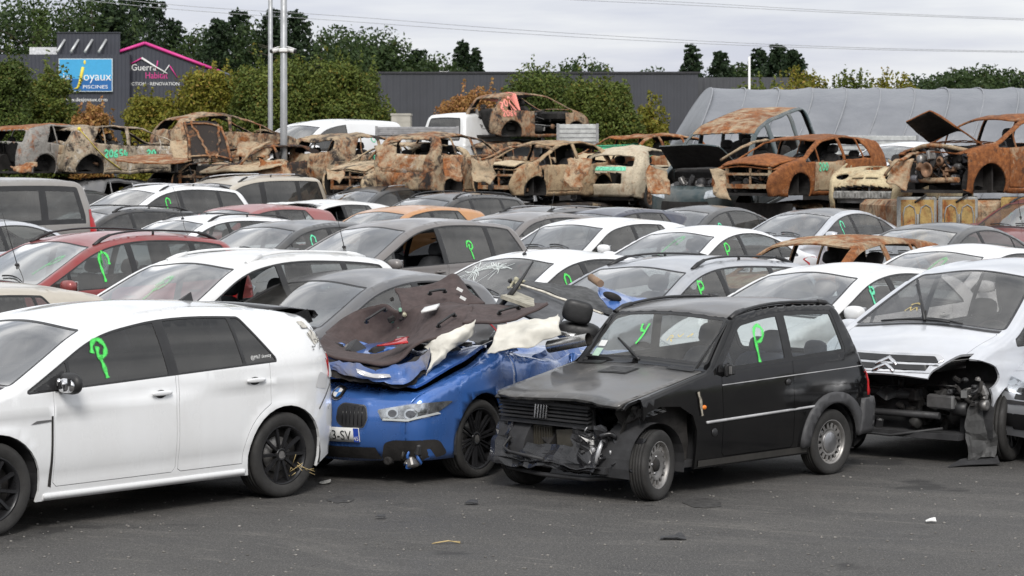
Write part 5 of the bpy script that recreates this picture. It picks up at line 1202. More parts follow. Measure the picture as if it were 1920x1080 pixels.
mb = MB(); mb.tube([(1.08, .55, .35), (1.06, .48, .78)], .035, 10); pts = [(1.07 + .055 * math.cos(t), .50 + .055 * math.sin(t), .48 + t * .0065) for t in np.linspace(0, 30, 90)]; mb.tube(pts, .009, 5, 1); mb.tube([(1.08, .60, .27), (1.15, .0, .24)], .022, 8); mb.box((1.08, .58, .27), (.12, .08, .14), bev=.02); mb.build('suspension', [SOOT, DISC], c.root)
crumple('inner_wing', [(1.30, .60, .74), (.66, .66, .78), (.64, .62, .24), (1.28, .46, .30)], SOOT, c.root, (8, 10), .03, 3, 7)
crumple('bent_wing', [(1.26, .62, .80), (.98, .70, .82), (1.0, .74, .66), (1.34, .60, .62)], PB, c.root, (8, 10), .05, 5, 21, .008)
c.place(1562, 890, 44.6, Vector((-1.08, .735, 0)))

# ------------------------------------------------------------------ the blue wreck with its roof gone
BL = paint('blue paint', (.045, .15, .47), .3, .22, .14, 51, 1.0)
P = dict(wb=2.69, W=1.765, roofw=.74, Rw=.318, rr=.24, ww=.22, belt=(-1.6, .86, 1.0, .90), pf=.17, xpf=.60, hood_w=.93, hood_in=.03,
    prof=[(2.02, .20, 0, .10, .06, None), (2.10, .34, .06, .10, .10, None), (2.13, .50, .10, .10, .10, None), (2.09, .66, .08, .09, .09, None), (2.02, .725, .06, .07, .06, 'nose'), (1.45, .90, .5, .06, .04, None), (.78, .985, .10, .05, .03, 'cowl'), (.60, .97, .04, .04, 0, None), (.2, .86, .1, .04, 0, None), (-1.5, .80, .1, .05, .02, None), (-2.0, .80, .10, .08, .03, 'tail'), (-2.10, .55, .1, .1, .05, None), (-2.05, .28, 0, .1, .04, None)],
    side=dict(x0=.9, x1=.6, rear=(.6, .6), split=[], doors=[(.80, -.25), (-.27, -1.2)]))
def bdef(V):
    V = V.copy(); a = np.clip((1.1 - V[:, 0]) / 1.2, 0, 1)
    for i in np.nonzero(a > 0)[0]:
        p = V[i]; d = np.array(nv(p, 2.2, 3)) * .10 + np.array(nv(p, 6, 5)) * .035; V[i] = p + d * a[i]
    V[:, 2] += .05 * np.exp(-((V[:, 0] - .95) / .18) ** 2) * np.clip(V[:, 1] / .8, 0, 1) * (V[:, 2] > .6)
    return V
def bhood(V):
    V = V.copy(); t = np.clip((V[:, 0] - .85) / 1.1, 0, 1); V[:, 2] += .055 * np.sin(t * 3.1) * (.5 + .5 * np.cos(V[:, 1] * 2.2)) + .035 * t + .012 * np.sin(V[:, 1] * 7 + V[:, 0] * 3); return V
c = front(Car('blue_wreck', 'crushed blue car without a roof, torn carpet and panels piled on it', P, BL, 'car', PARKED, rimstyle='multi', deform=bdef, hood_def=bhood, hood_lift=.02, lamps=False, mirror=False, handle=False, interior=False, wipers=False, steer=R(-6), nofire=False, cowl=False), 'bmw')
F_ = 'front'
for sg in (1, -1):
    k = lambda q: [(sg * a, b) for a, b in q][::sg]
    c.patch('grille_rim', k([(.027, .50), (.097, .446), (.268, .451), (.304, .53), (.278, .633), (.078, .649), (.032, .615)]), plain('dark chrome', (.20, .20, .21), .2, .9), F_, .0075, .05, r=.03); g_ = c.patch('kidney_grille', k([(.035, .50), (.10, .455), (.26, .46), (.295, .53), (.27, .625), (.08, .64), (.04, .61)]), TRIM, F_, .010, .05, r=.03)
    c.patch('grille_frame', k([(.02, .50), (.095, .437), (.275, .443), (.312, .53), (.285, .64), (.075, .657), (.025, .62)]), BL, F_, .005, .05, r=.03)
    for q_ in range(6): c.patch('grille_bar', k([(.085 + q_ * .033, .475), (.091 + q_ * .033, .475), (.091 + q_ * .033, .615), (.085 + q_ * .033, .615)]), plain('gloss black', (.012, .012, .013), .18), F_, .016, .05, parent=g_, thick=.004)
    h = c.patch('headlight', k([(.37, .60), (.42, .515), (.64, .515), (.78, .56), (.84, .665), (.70, .66)]), plain('smoked reflector', (.46, .46, .47), .12, .8, .6, 14), F_, .006, .04, r=.02)
    for yc in (.50, .655):
        rg = [(yc + .052 * math.cos(t), .575 + .042 * math.sin(t)) for t in np.linspace(0, 2 * math.pi, 21)[:-1]]; r2 = [(yc + .036 * math.cos(t), .575 + .028 * math.sin(t)) for t in np.linspace(0, 2 * math.pi, 17)[:-1]]
        c.patch('light_ring', k(rg), CHROME, F_, .010, .03, parent=h); c.patch('projector', k(r2), plain('projector glass', (.06, .06, .07), .05, .2), F_, .014, .03, parent=h)
    c.patch('light_strip', k([(.42, .52), (.64, .52), (.80, .57), (.79, .585), (.64, .535), (.43, .535)]), WHITEM, F_, .012, .03, parent=h)
    c.patch('lens', k([(.37, .60), (.42, .51), (.64, .51), (.78, .555), (.85, .67), (.70, .665)]), LAMPG, F_, .018, .05, parent=h, r=.02)
    c.patch('bumper_hole', k([(.36, .20), (.42, .34), (.50, .365), (.78, .37), (.80, .24), (.66, .17)]), SOOT, F_, .006, .05, r=.03)
c.patch('lower_grille', [(-.36, .20), (.36, .20), (.34, .30), (-.34, .30)], SOOT, F_, .006, .05)
rn = [(.058 * math.cos(t), .712 + .052 * math.sin(t)) for t in np.linspace(0, 2 * math.pi, 25)[:-1]]
e = c.patch('emblem', rn, CHROME, F_, .012, .03); e2 = c.patch('emblem_ring', [(a * .88, .712 + (b - .712) * .88) for a, b in rn], TRIM, F_, .015, .03, parent=e)
for q in range(4):
    w_ = [(0, .712)] + [(.034 * math.cos(t), .712 + .031 * math.sin(t)) for t in np.linspace(q * math.pi / 2, (q + 1) * math.pi / 2, 6)]
    c.patch('emblem_quarter', w_, WHITEM if q % 2 == 0 else plain('emblem blue', (.05, .2, .55), .3), F_, .019, .03, parent=e)
pl = c.patch('number_plate', [(-.29, .345), (.23, .345), (.23, .455), (-.29, .455)], plain('plate white', (.72, .72, .70), .35, var=.06), F_, .022, .05, r=.006, thick=.01)
bp = plain('plate blue', (.02, .06, .36), .4); c.patch('plate_band', [(.185, .347), (.228, .347), (.228, .453), (.185, .453)], bp, F_, .025, .05, parent=pl); c.patch('plate_band', [(-.288, .347), (-.245, .347), (-.245, .453), (-.288, .453)], bp, F_, .025, .05, parent=pl)
text_decal(c, '913-SV', .105, .035, .362, F_, plain('plate black', (.012, .012, .012), .5), pl, 'plate_lettering', .88, .027); text_decal(c, '45', .045, .206, .36, F_, WHITEM, pl, 'plate_lettering', .9, .029)
junk('bumper_remains', (1.94, .42, .14), (2.04, .76, .34), 10, [BL, PLASTIC, SOOT, STEEL], c.root, 14, 10, (.03, .10))
junk('torn_metal', (.95, -.62, .93), (1.50, .55, 1.0), 40, [BL, SOOT, PLASTIC, BL, STEEL], c.root, 17, 26, (.03, .16))
junk('torn_metal', (.1, -.6, .80), (.95, .62, 1.02), 60, [SOOT, PLASTIC, BL, TRIM, STEEL], c.root, 19, 34, (.04, .22))
crumple('bent_pillar', [(.86, .78, .93), (.60, .82, .96), (.52, .70, 1.16), (.80, .66, 1.02)], BL, c.root, (8, 8), .06, 5, 3, .01); crumple('crushed_door', [(.55, .70, .92), (-.6, .72, .95), (-.6, .90, .62), (.55, .93, .60)], BL, c.root, (9, 16), .08, 3, 8, .012)
c.place(634, 738, 29, local=Vector(c.cast(0, .712, 'front', 0)[0])); BMW = c
# ------------------------------------------------------------------ torn things lying on the blue wreck
def cloth(name, col, var=.2, bmp=.2, rough=.9, scale=9): return plain(name, col, rough, var=var, bmp=bmp, scale=scale)
CARPET = cloth('brown felt', (.066, .048, .046), .22, .25, .95, 14); CREAM = cloth('dirty white cloth', (.60, .58, .52), .22, .15, .85, 5)
D0 = 20.0
def px(rows): return [[at(x, y, d) for x, y, d in r] for r in rows]
root = empty('torn_carpet', at(740, 640, 20.4)); tag(root, 'torn brown moulded car carpet with black grab handles spread over the blue wreck', 'carpet')
def under(ob):
    ob.parent = root; ob.matrix_parent_inverse = Matrix.Translation(-root.location); return ob
A = px([[(580, 646, 20.2), (612, 666, 20.0), (660, 683, 19.9), (712, 688, 19.8), (752, 679, 19.8), (796, 642, 20.0), (846, 622, 20.1), (888, 602, 20.2)],
        [(592, 640, 20.5), (625, 654, 20.55), (672, 664, 20.6), (715, 662, 20.6), (755, 650, 20.55), (800, 620, 20.5), (846, 603, 20.4), (886, 590, 20.5)],
        [(608, 634, 20.9), (642, 641, 21.0), (684, 640, 21.1), (722, 634, 21.1), (758, 622, 21.0), (804, 598, 20.75), (846, 583, 20.7), (884, 578, 20.8)],
        [(614, 626, 21.2), (645, 601, 21.2), (680, 579, 21.2), (716, 569, 21.1), (752, 585, 21.0), (796, 575, 21.0), (842, 570, 21.1), (882, 571, 21.1)]])
under(MB().grid(sheet(A, 7, .035, 3.0, 3), 0, True, .02).build('carpet_sheet', CARPET))
Bp = px([[(752, 600, 21.0), (800, 588, 21.1), (850, 579, 21.2), (905, 574, 21.3)], [(748, 565, 21.2), (806, 560, 21.3), (856, 545, 21.4), (890, 560, 21.5)], [(740, 542, 21.4), (806, 538, 21.5), (848, 517, 21.6), (866, 528, 21.7)]])
under(MB().grid(sheet(Bp, 6, .03, 3.0, 5), 0, True, .02).build('carpet_sheet', CARPET))
Cp = px([[(868, 612, 20.2), (910, 608, 20.2), (965, 600, 20.2), (1028, 576, 20.3)], [(874, 592, 20.5), (915, 590, 20.5), (965, 586, 20.5), (1024, 571, 20.6)], [(880, 573, 20.9), (920, 573, 20.9), (965, 576, 20.9), (1005, 570, 20.9)]])
under(MB().grid(sheet(Cp, 6, .025, 3.0, 7), 0, True, .02).build('carpet_sheet', CARPET))
for (a, b, d, lift) in (((687, 604), (722, 582), 20.9, .05), ((822, 612), (852, 592), 20.4, .05), ((936, 588), (972, 578), 20.5, .05), ((806, 551), (834, 547), 21.2, .05)):
    p, q = at(*a, d - .10), at(*b, d - .02); m = MB(); o_ = Vector((0, -.03, .02))
    m.tube([p, p + o_, p * .7 + q * .3 + o_ * 1.2, p * .3 + q * .7 + o_ * 1.2, q + o_, q], .011, 8); m.ell(p, (.022, .015, .015)); m.ell(q, (.022, .015, .015)); under(m.build('grab_handle', TRIM))
for (x, y, d) in ((862, 543, 21.3), (868, 559, 21.2)):
    m = MB(); m.box(at(x, y, d - .04), (.055, .01, .025), Matrix.Rotation(.5, 4, 'Y')); under(m.build('clip', WHITEM))
m = MB(); q = px([[(790, 588, 20.55), (818, 581, 20.6)], [(797, 580, 20.75), (825, 573, 20.8)]]); m.grid(sheet(q, 3), 0, True, .02); under(m.build('clip_plate', WHITEM))
under(junk('torn_filling', at(736, 600, 21.0) - Vector((.05, .05, .08)), at(750, 560, 21.0) + Vector((.04, .05, .05)), 7, [plain('torn foam', (.40, .38, .28), .9), plain('mint foam', (.20, .36, .27), .9), SOOT], None, 4, 0, (.02, .07)))
bpy.context.view_layer.update(); BL2 = paint('scraped blue paint', (.035, .11, .34), .1, .5, .9, 52, .1)
for k_, (m_, dy_, dd_) in enumerate(((SOOT, 0, .06), (SOOT, 6, .03), (BL2, -2, .0), (plain('bright shard', (.45, .45, .46), .2, .3), 8, .0))):
    rows_ = px([[(604, 668 + dy_, 19.98 + dd_), (655, 686 + dy_, 19.85 + dd_), (712, 691 + dy_, 19.78 + dd_), (760, 680 + dy_, 19.8 + dd_), (800, 655 + dy_, 19.95 + dd_)], [(608, 682 + dy_, 19.92 + dd_), (660, 699 + dy_, 19.78 + dd_), (715, 704 + dy_, 19.70 + dd_), (762, 697 + dy_, 19.72 + dd_), (800, 676 + dy_, 19.9 + dd_)], [(612, 694 + dy_, 19.9 + dd_), (664, 712 + dy_, 19.74 + dd_), (718, 719 + dy_, 19.66 + dd_), (765, 712 + dy_, 19.68 + dd_), (798, 694 + dy_, 19.85 + dd_)]] if k_ < 3 else [[(668, 690, 19.66), (700, 698, 19.64), (730, 700, 19.64)], [(670, 697, 19.64), (702, 706, 19.62), (732, 707, 19.62)]])
    ob_ = MB().grid(sheet(rows_, 7 if k_ < 3 else 4, .05 if k_ < 3 else .02, 5.5, 40 + k_), 0, False, .008).build('torn_metal', m_); ob_.parent = BMW.root; ob_.matrix_parent_inverse = BMW.root.matrix_world.inverted()
# red piece of a tail lamp lying on the carpet
q = px([[(707, 656, 20.0), (738, 652, 20.0), (766, 650, 20.0)], [(735, 648, 20.15), (750, 645, 20.15), (764, 641, 20.15)], [(742, 644, 20.25), (755, 641, 20.25), (769, 640, 20.3)]])
tag(MB().grid(sheet(q, 4, .008, 9, 2) + np.array((0, -.05, .03)), 0, True, .012).build('tail_lamp_piece', REDLAMP), 'broken red tail lamp piece lying on the brown carpet', 'lamp piece')
# white airbag cloths hanging down at the front
q = px([[(797, 646, 20.05), (830, 628, 20.1), (860, 615, 20.1), (889, 601, 20.15)], [(803, 668, 19.95), (832, 645, 20.0), (860, 631, 20.0), (888, 616, 20.1)], [(803, 690, 19.9), (830, 662, 19.95), (852, 650, 20.0), (882, 632, 20.1)], [(797, 704, 19.9), (822, 682, 19.95), (846, 658, 20.0), (868, 642, 20.1)]])
tag(MB().grid(sheet(q, 7, .045, 6, 2), 0, True, .004).build('white_cloth', CREAM), 'smaller dirty white cloth hanging from the carpet edge above the blue bonnet', 'cloth')
q = px([[(936, 612, 20.1), (970, 603, 20.1), (1010, 594, 20.1), (1043, 582, 20.2)], [(936, 628, 20.0), (968, 618, 20.0), (1010, 609, 20.0), (1048, 598, 20.1)], [(925, 645, 19.95), (962, 638, 19.9), (1008, 628, 19.9), (1050, 612, 20.0)], [(912, 660, 19.95), (952, 662, 19.85), (1004, 648, 19.9), (1052, 628, 20.0)]])
tag(MB().grid(sheet(q, 7, .05, 5, 6), 0, True, .004).build('white_cloth', CREAM), 'larger crumpled white cloth on the wreck next to the silver exhaust pipe', 'cloth')
# headrest on a seat back, exhaust, boot lid lining, loose boards
r_ = empty('headrest_stump', at(1085, 625, 20.6)); tag(r_, 'black seat top with its headrest sticking out of the wreck', 'seat'); bl = cloth('black leather', (.014, .014, .015), .3, .15, .5)
def under2(ob, r_): ob.parent = r_; ob.matrix_parent_inverse = Matrix.Translation(-r_.location); return ob
m = MB(); m.ell(at(1083, 584, 20.5), (.125, .06, .095), 24, 14, 3.6, rot=Matrix.Rotation(.25, 4, 'Y')); under2(m.build('headrest', bl), r_); m = MB(); m.ell(at(1086, 624, 20.6), (.19, .12, .10), 20, 12, 2.6, rot=Matrix.Rotation(.15, 4, 'Y')); under2(m.build('seat_back', bl), r_)
m = MB(); a, b = at(1030, 650, 20.3), at(1104, 636, 20.05); m.tube([a, a * .5 + b * .5, b], .052, 18, cap=False); m.tube([b, a * .4 + b * .6], .046, 18, 1, cap=False); m.tube([at(1048, 626, 20.5), at(1080, 632, 20.4)], .03, 10)
tag(m.build('exhaust_pipe', [plain('worn chrome', (.55, .54, .52), .25, .9), SOOT]), 'shiny exhaust tail pipe poking out beside the white cloth', 'exhaust pipe')
r_ = empty('boot_lid', at(1050, 560, 21.6)); tag(r_, 'dark torn boot lid with pale edge standing up behind the carpet', 'boot lid'); GP = plain('slate grey lining', (.075, .077, .082), .6, var=.35, scale=8, bmp=.2)
q = px([[(930, 572, 21.2), (985, 596, 21.0), (1040, 620, 20.8)], [(945, 550, 21.5), (1000, 572, 21.4), (1058, 597, 21.2)], [(978, 532, 21.9), (1020, 548, 21.8), (1066, 570, 21.6)]]); under2(MB().grid(sheet(q, 5, .01, 4, 2), 0, False, .02).build('lining', GP), r_)
q = px([[(978, 532, 21.8), (1030, 552, 21.7), (1085, 574, 21.5), (1150, 595, 21.3)], [(985, 528, 22.0), (1050, 536, 22.1), (1110, 545, 22.1), (1160, 580, 21.9)]]); under2(MB().grid(sheet(q, 5, .02, 4, 3), 0, False, .02).build('outer_skin', plain('dusty black panel', (.045, .045, .044), .55, var=.4, scale=8)), r_)
pts = [at(976, 533, 21.7), at(1000, 541, 21.62), at(1040, 556, 21.5), at(1080, 571, 21.35), at(1130, 588, 21.2)]; m = MB(); m.tube([Vector(p) + .01 * nv(p, 9, 3) for p in sheet([pts, pts], 6)[0]], .017, 6, flat=.6); under2(m.build('pale_edge', plain('chalky edge', (.55, .52, .45), .9, var=.3, scale=25)), r_)
under2(junk('hinge', at(968, 536, 21.7) - Vector((.06, .05, .05)), at(968, 536, 21.7) + Vector((.06, .05, .06)), 10, [plain('torn foam', (.40, .38, .28), .9), PLASTIC], None, 9, 3, (.02, .06)), r_)
m = MB(); m.tube([at(930, 585, 21.0), at(965, 545, 21.0), at(1000, 490, 21.0)], [.03, .026, .012], 8, flat=.6); m.tube([at(935, 575, 20.9), at(980, 520, 21.1), at(998, 492, 21.1)], [.012, .012, .005], 6)
tag(m.build('wiper_arm', TRIM), 'black wiper arm sticking up between the carpet and the boot lid', 'wiper arm')
m = MB(); q = px([[(938, 560, 20.9), (1002, 582, 20.6)], [(966, 552, 21.2), (1000, 566, 21.0), ]]); m.grid(sheet(q, 4, .006, 6), 0, False, .03); tag(m.build('trim_board', plain('dirty cream trim', (.34, .32, .26), .8, var=.4, scale=12)), 'dirty cream trim board lying in front of the boot lid', 'board')
q = px([[(1118, 538, 21.6), (1150, 545, 21.5), (1190, 556, 21.5), (1216, 562, 21.5)], [(1126, 556, 21.3), (1155, 562, 21.2), (1180, 572, 21.2), (1195, 577, 21.2)], [(1140, 575, 21.1), (1158, 580, 21.0), (1170, 584, 21.0), (1180, 586, 21.0)]])
r_ = empty('body_panel', at(1165, 560, 21.3)); tag(r_, 'loose bright blue body panel with a dark hole behind the black car', 'body panel'); under2(MB().grid(sheet(q, 5, .025, 4, 8), 0, True, .015).build('panel_skin', BL), r_)
m = MB(); m.ell(at(1148, 556, 21.15), (.085, .03, .035), 14, 8, rot=Matrix.Rotation(.35, 4, 'Y')); under2(m.build('opening', SOOT), r_)
m = MB(); m.tube([at(1108, 520, 21.6), at(1126, 532, 21.4)], .033, 14); tag(m.build('rusty_pipe', plain('brown tube', (.30, .20, .13), .7, .2)), 'short tan tube lying above the blue body panel', 'tube')
# ------------------------------------------------------------------ the burnt cars stacked at the back of the yard
BURNT = 'burnt cars stacked at the back'
def dent(seed, amp=.035, f=1.8, sag=0.0):
    def d(V):
        V = V.copy()
        for i in range(len(V)):
            p = V[i]; V[i] = p + .85 * amp * np.array(nv(p, f, seed)) + amp * .30 * np.array(nv(p, f * 3, seed + 1)) + amp * .08 * np.array(nv(p, f * 8, seed + 2))
        if sag: V[:, 2] -= sag * np.clip((V[:, 2] - 1.0) / .4, 0, 1) * np.exp(-((V[:, 0] + .3) / .7) ** 2) * np.exp(-(V[:, 1] / .5) ** 2)
        return V
    return d
NW = (0, 0, 0, 0)
def wreck(name, label, typ, mat, px_, py_, y, phi, seed, roll=0, pitch=0, amp=.03, cat='burnt car', sag=.0, xr=-.45, loc=None, sc=1.0, **o):
    P = dict(T[typ], dlo=.036, trimw=.006); P['belt'] = (P['belt'][0], P['belt'][1] - .05, P['belt'][2], P['belt'][3] - .05); P.update(o.pop('P', {})); o.setdefault('wheels', NW)
    c = Car(name, label, P, mat, cat, BURNT, wreck=True, deform=dent(seed, amp, sag=sag), lamps=False, thick=.022, **o)
    c.root.scale = (sc, sc, sc)
    if loc: c.put_local(loc, px_, py_, y, phi, R(roll), R(pitch))
    else: c.put_roof(px_, py_, y, phi, R(roll), R(pitch), xr)
    c.py = c.root.location.y; return c
def burnt_bits(c, seed, n=26): junk('burnt_fittings', (-1.5, -.6, .35), (.8, .6, .95), n, [SOOT, DISC, STEEL, SOOT], c.root, seed, 24, (.04, .2))
R1 = lambda s, **k: rust('burnt steel %d' % s, seed=s, **k)
NOSECUT = {'nose': lambda s: [(-.2, -1.02), (s.u['nose'] + .02, -1.02), (s.u['nose'] + .02, 1.02), (-.2, 1.02)]}
THIN = dict(dlo=.048)
TAIL = lambda s, u, w: (u > s.u['rb'] + .02) & (np.abs(w) < .78)
w = {}
w[1] = wreck('burnt_hatchback', 'grey burnt hatchback at the left edge with an orange roof', 'hatch', R1(1, orange=.15, ash=.35, dark=.25, tan=(.28, .27, .25)), 34, 272, 62, 216, 1, loc=(-2.0, -.62, .92), amp=.045, roofmat=R1(2, orange=.95, ash=.05, dark=.0), ribdrop=TAIL, no=('hood',))
w[2] = wreck('burnt_estate', 'burnt estate with pale ash on its sides and mint figures on its doors', 'hatch', R1(3, orange=.15, ash=.72, dark=.42, tan=(.40, .33, .24)), 94, 278, 63, 234, 2, loc=(-2.02, 0, .85), amp=.06, sag=.08, P=dict(tailgate=('rt', .45, 'tail', .12, .9, .9), tgmat=R1(4, orange=.2, ash=.4, dark=.15)))
w[3] = wreck('burnt_hatchback', 'burnt bare car shell facing right with rusty pillars behind the raised bonnet', 'super', R1(5, orange=.5, ash=.3, dark=.42), 395, 214, 66, 240, 3, amp=.06)
w[4] = wreck('burnt_hatchback', 'burnt car with its bonnet standing open and its ribbed underside showing', 'super', R1(6, orange=.7, ash=.2, dark=.62), 402, 303, 60, 46, 4, loc=(1.15, 0, 1.0), amp=.08, no=('hood',), P=dict(ribcut=NOSECUT), sag=.1)
w[5] = wreck('burnt_hatchback', 'burnt car with a sloping crumpled tailgate left of the one with white-flaked paint', 'hatch', R1(8, orange=.35, ash=.5, dark=.42), 582, 290, 61, 216, 5, loc=(-1.96, 0, .95), amp=.08)
w[6] = wreck('burnt_hatchback', 'burnt car facing left with a flat tan bonnet, in front of the crumpled tailgate', 'super', R1(9, orange=.2, ash=.35, dark=.40, tan=(.52, .41, .27)), 672, 309, 58, 42, 6, loc=(1.45, 0, .93), amp=.05, P=dict(ribcut=NOSECUT), hood_rot=R(3))
w[7] = wreck('burnt_hatchback', 'burnt car seen from behind with rust and white flaked paint on its tailgate', 'suv', R1(10, orange=.55, ash=.42, dark=.45), 757, 303, 57, 209, 7, loc=(-2.08, 0, .98), amp=.05, P=dict(tailgate=('rt', .42, 'tail', .2, .86, .8), tgmat=R1(11, orange=.6, ash=.68, dark=.05)))
w[8] = wreck('burnt_hatchback', 'small tan burnt car with a crumpled cream bonnet gaping open', 'super3', R1(12, orange=.30, ash=.15, dark=.30, tan=(.42, .31, .19)), 945, 306, 57, 42, 8, loc=(1.40, 0, .95), amp=.045, P=dict(ribcut=NOSECUT, sideholes=[roundpoly([(.92, .55), (1.02, .55), (1.02, .80), (.92, .80)], .04)]), hood_rot=R(9), hoodmat=R1(13, orange=.05, ash=.1, dark=.05, tan=(.56, .46, .31)))
w[9] = wreck('burnt_shell', 'bare burnt shell without doors standing on top of the stack, pink figures on its flank', 'super3', R1(14, orange=.5, ash=.2, dark=.42, tan=(.36, .27, .18)), 958, 250, 70, 231, 9, loc=(-1.18, -.75, .30), no=('door0', 'door1', 'hood'), amp=.025, P=dict(ribdrop=lambda s, u, w: (u < s.u['cowl']) | ((u > s.u['rb']) & (np.abs(w) < .8))), frames=False)
w[10] = wreck('burnt_saloon', 'burnt car with a wide orange rusted roof behind the small cream one', 'estate', R1(15, orange=.85, ash=.1, dark=.12, tan=(.5, .38, .24)), 1212, 257, 61, 41, 10, loc=(.2, .58, 1.375), amp=.07, P=dict(ribcut=NOSECUT), hood_rot=R(-6), hoodmat=R1(16, orange=.12, ash=.05, dark=.1, tan=(.55, .44, .28)), sag=.06)
w[11] = wreck('burnt_hatchback', 'small cream burnt car seen from behind with a mint painted strip under its rear window', 'super', R1(17, orange=.12, ash=.22, dark=.12, tan=(.55, .48, .36)), 1140, 318, 58, 209, 11, loc=(-1.88, 0, .93), amp=.05, wheels=(0, 0, 1, 1), P=dict(ribdrop=lambda s, u, w: (u > s.u['tail'] - .02) & (u < s.u['tail'] + .25) & (np.abs(w) < .6)))
TEAL = paint('charred teal paint', (.035, .062, .070), .2, .4, .5, 61)
w[12] = wreck('burnt_van', 'dark teal passenger van with a rusted roof and its black bonnet lining turned up', 'box', TEAL, 1341, 359, 54, 33, 12, loc=(1.95, .62, .83), sc=1.14, pitch=11, amp=.03, cat='burnt van', roofmat=R1(18, orange=.62, ash=.3, dark=.08), hood_rot=R(56), hoodin=SOOT, sag=.05, P=dict(prof=[(1.98, .24, 0, .09, .06, None), (2.06, .46, .10, .10, .12, None), (2.04, .74, .10, .10, .10, None), (1.95, .88, .14, .07, .05, 'nose'), (1.50, 1.02, .3, .07, .04, None), (1.02, 1.12, .12, .05, .04, 'cowl'), (.30, 1.66, .25, .06, .05, 'head')] + T['box']['prof'][7:], side=dict(T['box']['side'], x0=1.02)))
w[13] = wreck('burnt_coupe', 'deep orange rusted car with an empty wheel arch and a buckled bonnet', 'hatch', R1(19, orange=1.25, ash=.02, dark=.12), 1496, 357, 52, 43, 13, loc=(1.31, .82, .318), sc=1.03, amp=.04, P=dict(ribcut=NOSECUT), hood_rot=R(4), hood_def=lambda V: V + np.stack([0 * V[:, 0], 0 * V[:, 0], .10 * np.sin((V[:, 0] - .9) * 3) * np.cos(V[:, 1] * 2.2)], 1), doormats={0: R1(20, orange=.35, ash=.2, dark=.15)})
CRM = R1(21, orange=.18, ash=.05, dark=.02, tan=(.56, .47, .30))
lamp = lambda sg: (lambda s: [(s.u['nose'] + .10 + .115 * math.cos(t), sg * .74 + .20 * math.sin(t)) for t in np.linspace(0, 2 * math.pi, 17)[:-1]])
slot = lambda a, b: (lambda s: roundpoly([(s.u['nose'] - .04, a), (s.u['nose'] - .04, b), (s.u['nose'] + .02, b), (s.u['nose'] + .02, a)], .02))
w[14] = wreck('burnt_hatchback', 'round-eyed small burnt car with a cream bonnet and its roof gone', 'super3', CRM, 1622, 341, 51, 32, 14, loc=(1.72, 0, .74), sc=1.14, amp=.025, no=('hood',), P=dict(hood_w=.2, hood_in=.3, sidecut=lambda x, z: (z > 1.0) & (x < .9), ribdrop=lambda s, u, w: ((u > s.u['cowl']) & (u < s.u['rb'])) | (u < s.u['nose'] - .18), ribcut={'a': lamp(1), 'b': lamp(-1), 'c': slot(-.42, -.03), 'd': slot(.03, .42)}), interior=True)
w[15] = wreck('burnt_offroader', 'rusted off-roader at the right edge with its bonnet raised over the bare engine', 'suv', R1(22, orange=1.1, ash=.1, dark=.28), 1855, 348, 48.5, 54, 15, loc=(1.31, .86, .345), sc=1.10, amp=.035, P=dict(ribcut=NOSECUT, sidecut=lambda x, z: x > 1.85), hood_rot=R(38), hood_lift=.10, hood_def=lambda V: V + np.stack([0 * V[:, 0], 0 * V[:, 0], .16 - .42 * np.abs(V[:, 1] + .15)], 1))
for k in (2, 3, 4, 5, 6, 7, 8, 9, 10, 11, 13, 15): burnt_bits(w[k], 100 + k)
for k in (4, 6, 8, 10, 13, 14):                               # stripped fronts: radiators, hoses, rails
    c = w[k]; xn = c.x['nose']; zn = c.z['nose']; rs_ = R1(6 if k != 14 else 4)
    junk('engine', (xn - .75, -.55, .35), (xn - .12, .55, zn - .04), 34, [SOOT, DISC, STEEL, SOOT], c.root, 200 + k, 20, (.05, .2))
    m = MB(); m.box((xn - .06, 0, zn - .10), (.05, 1.25, .05)); m.box((xn - .06, 0, .40), (.06, 1.15, .09)); m.box((xn - .07, .55, .58), (.05, .06, .42)); m.box((xn - .07, -.55, .58), (.05, .06, .42)); m.box((xn - .07, .05, .58), (.03, .04, .38)); m.build('front_frame', STEEL if k == 14 else R1(9), c.root)
c = w[14]; m = MB(); m.box((1.80, 0, .50), (.10, 1.15, .15), bev=.02)
for k in range(18): m.box((1.86, -.54 + k * .063, .50), (.02, .028, .10))
m.build('bumper_beam', plain('sooty alloy', (.28, .275, .26), .6, .4, var=.6, scale=12), c.root)
c = w[15]; junk('engine', (1.25, -.55, .42), (1.95, .50, 1.02), 60, [SOOT, plain('oily alloy', (.10, .10, .11), .45, .6, var=.5), plain('oily alloy', (.10, .10, .11), .45, .6, var=.5), DISC, STEEL], c.root, 77, 30, (.05, .2))
m = MB(); m.lathe([(.0, 0), (.05, 0), (.05, .03), (.13, .03), (.14, .06), (.12, .07), (.06, .02)], 'x', 26, (1.93, -.02, .62)); m.lathe([(.0, 0), (.07, 0), (.09, .03), (.05, .05)], 'x', 20, (1.93, .28, .78)); m.build('pulley', DISC, c.root)
m = MB(); pts = [(1.86 - .30 * abs(t) ** 2, .80 * t, .92 + .14 * (1 - t * t)) for t in np.linspace(-1, 1, 15)]; m.tube(pts, .04, 8); m.tube([(1.82, -.6, .45), (1.86, 0, .43), (1.82, .6, .45)], .05, 8); m.tube([(1.85, -.35, .4), (1.85, -.38, .95)], .03, 6); m.build('front_frame', R1(4), c.root)
c = w[12]
for sg in (1, -1):
    q = [(sg * .42, .70), (sg * .80, .76), (sg * .80, .90), (sg * .46, .84)][::sg]; h = c.patch('headlight', q, plain('lamp reflector bright', (.62, .63, .64), .15, .7, .3, 18), 'front', .01, .06, r=.03); c.patch('lens', q, LAMPG, 'front', .03, .08, parent=h, r=.03)
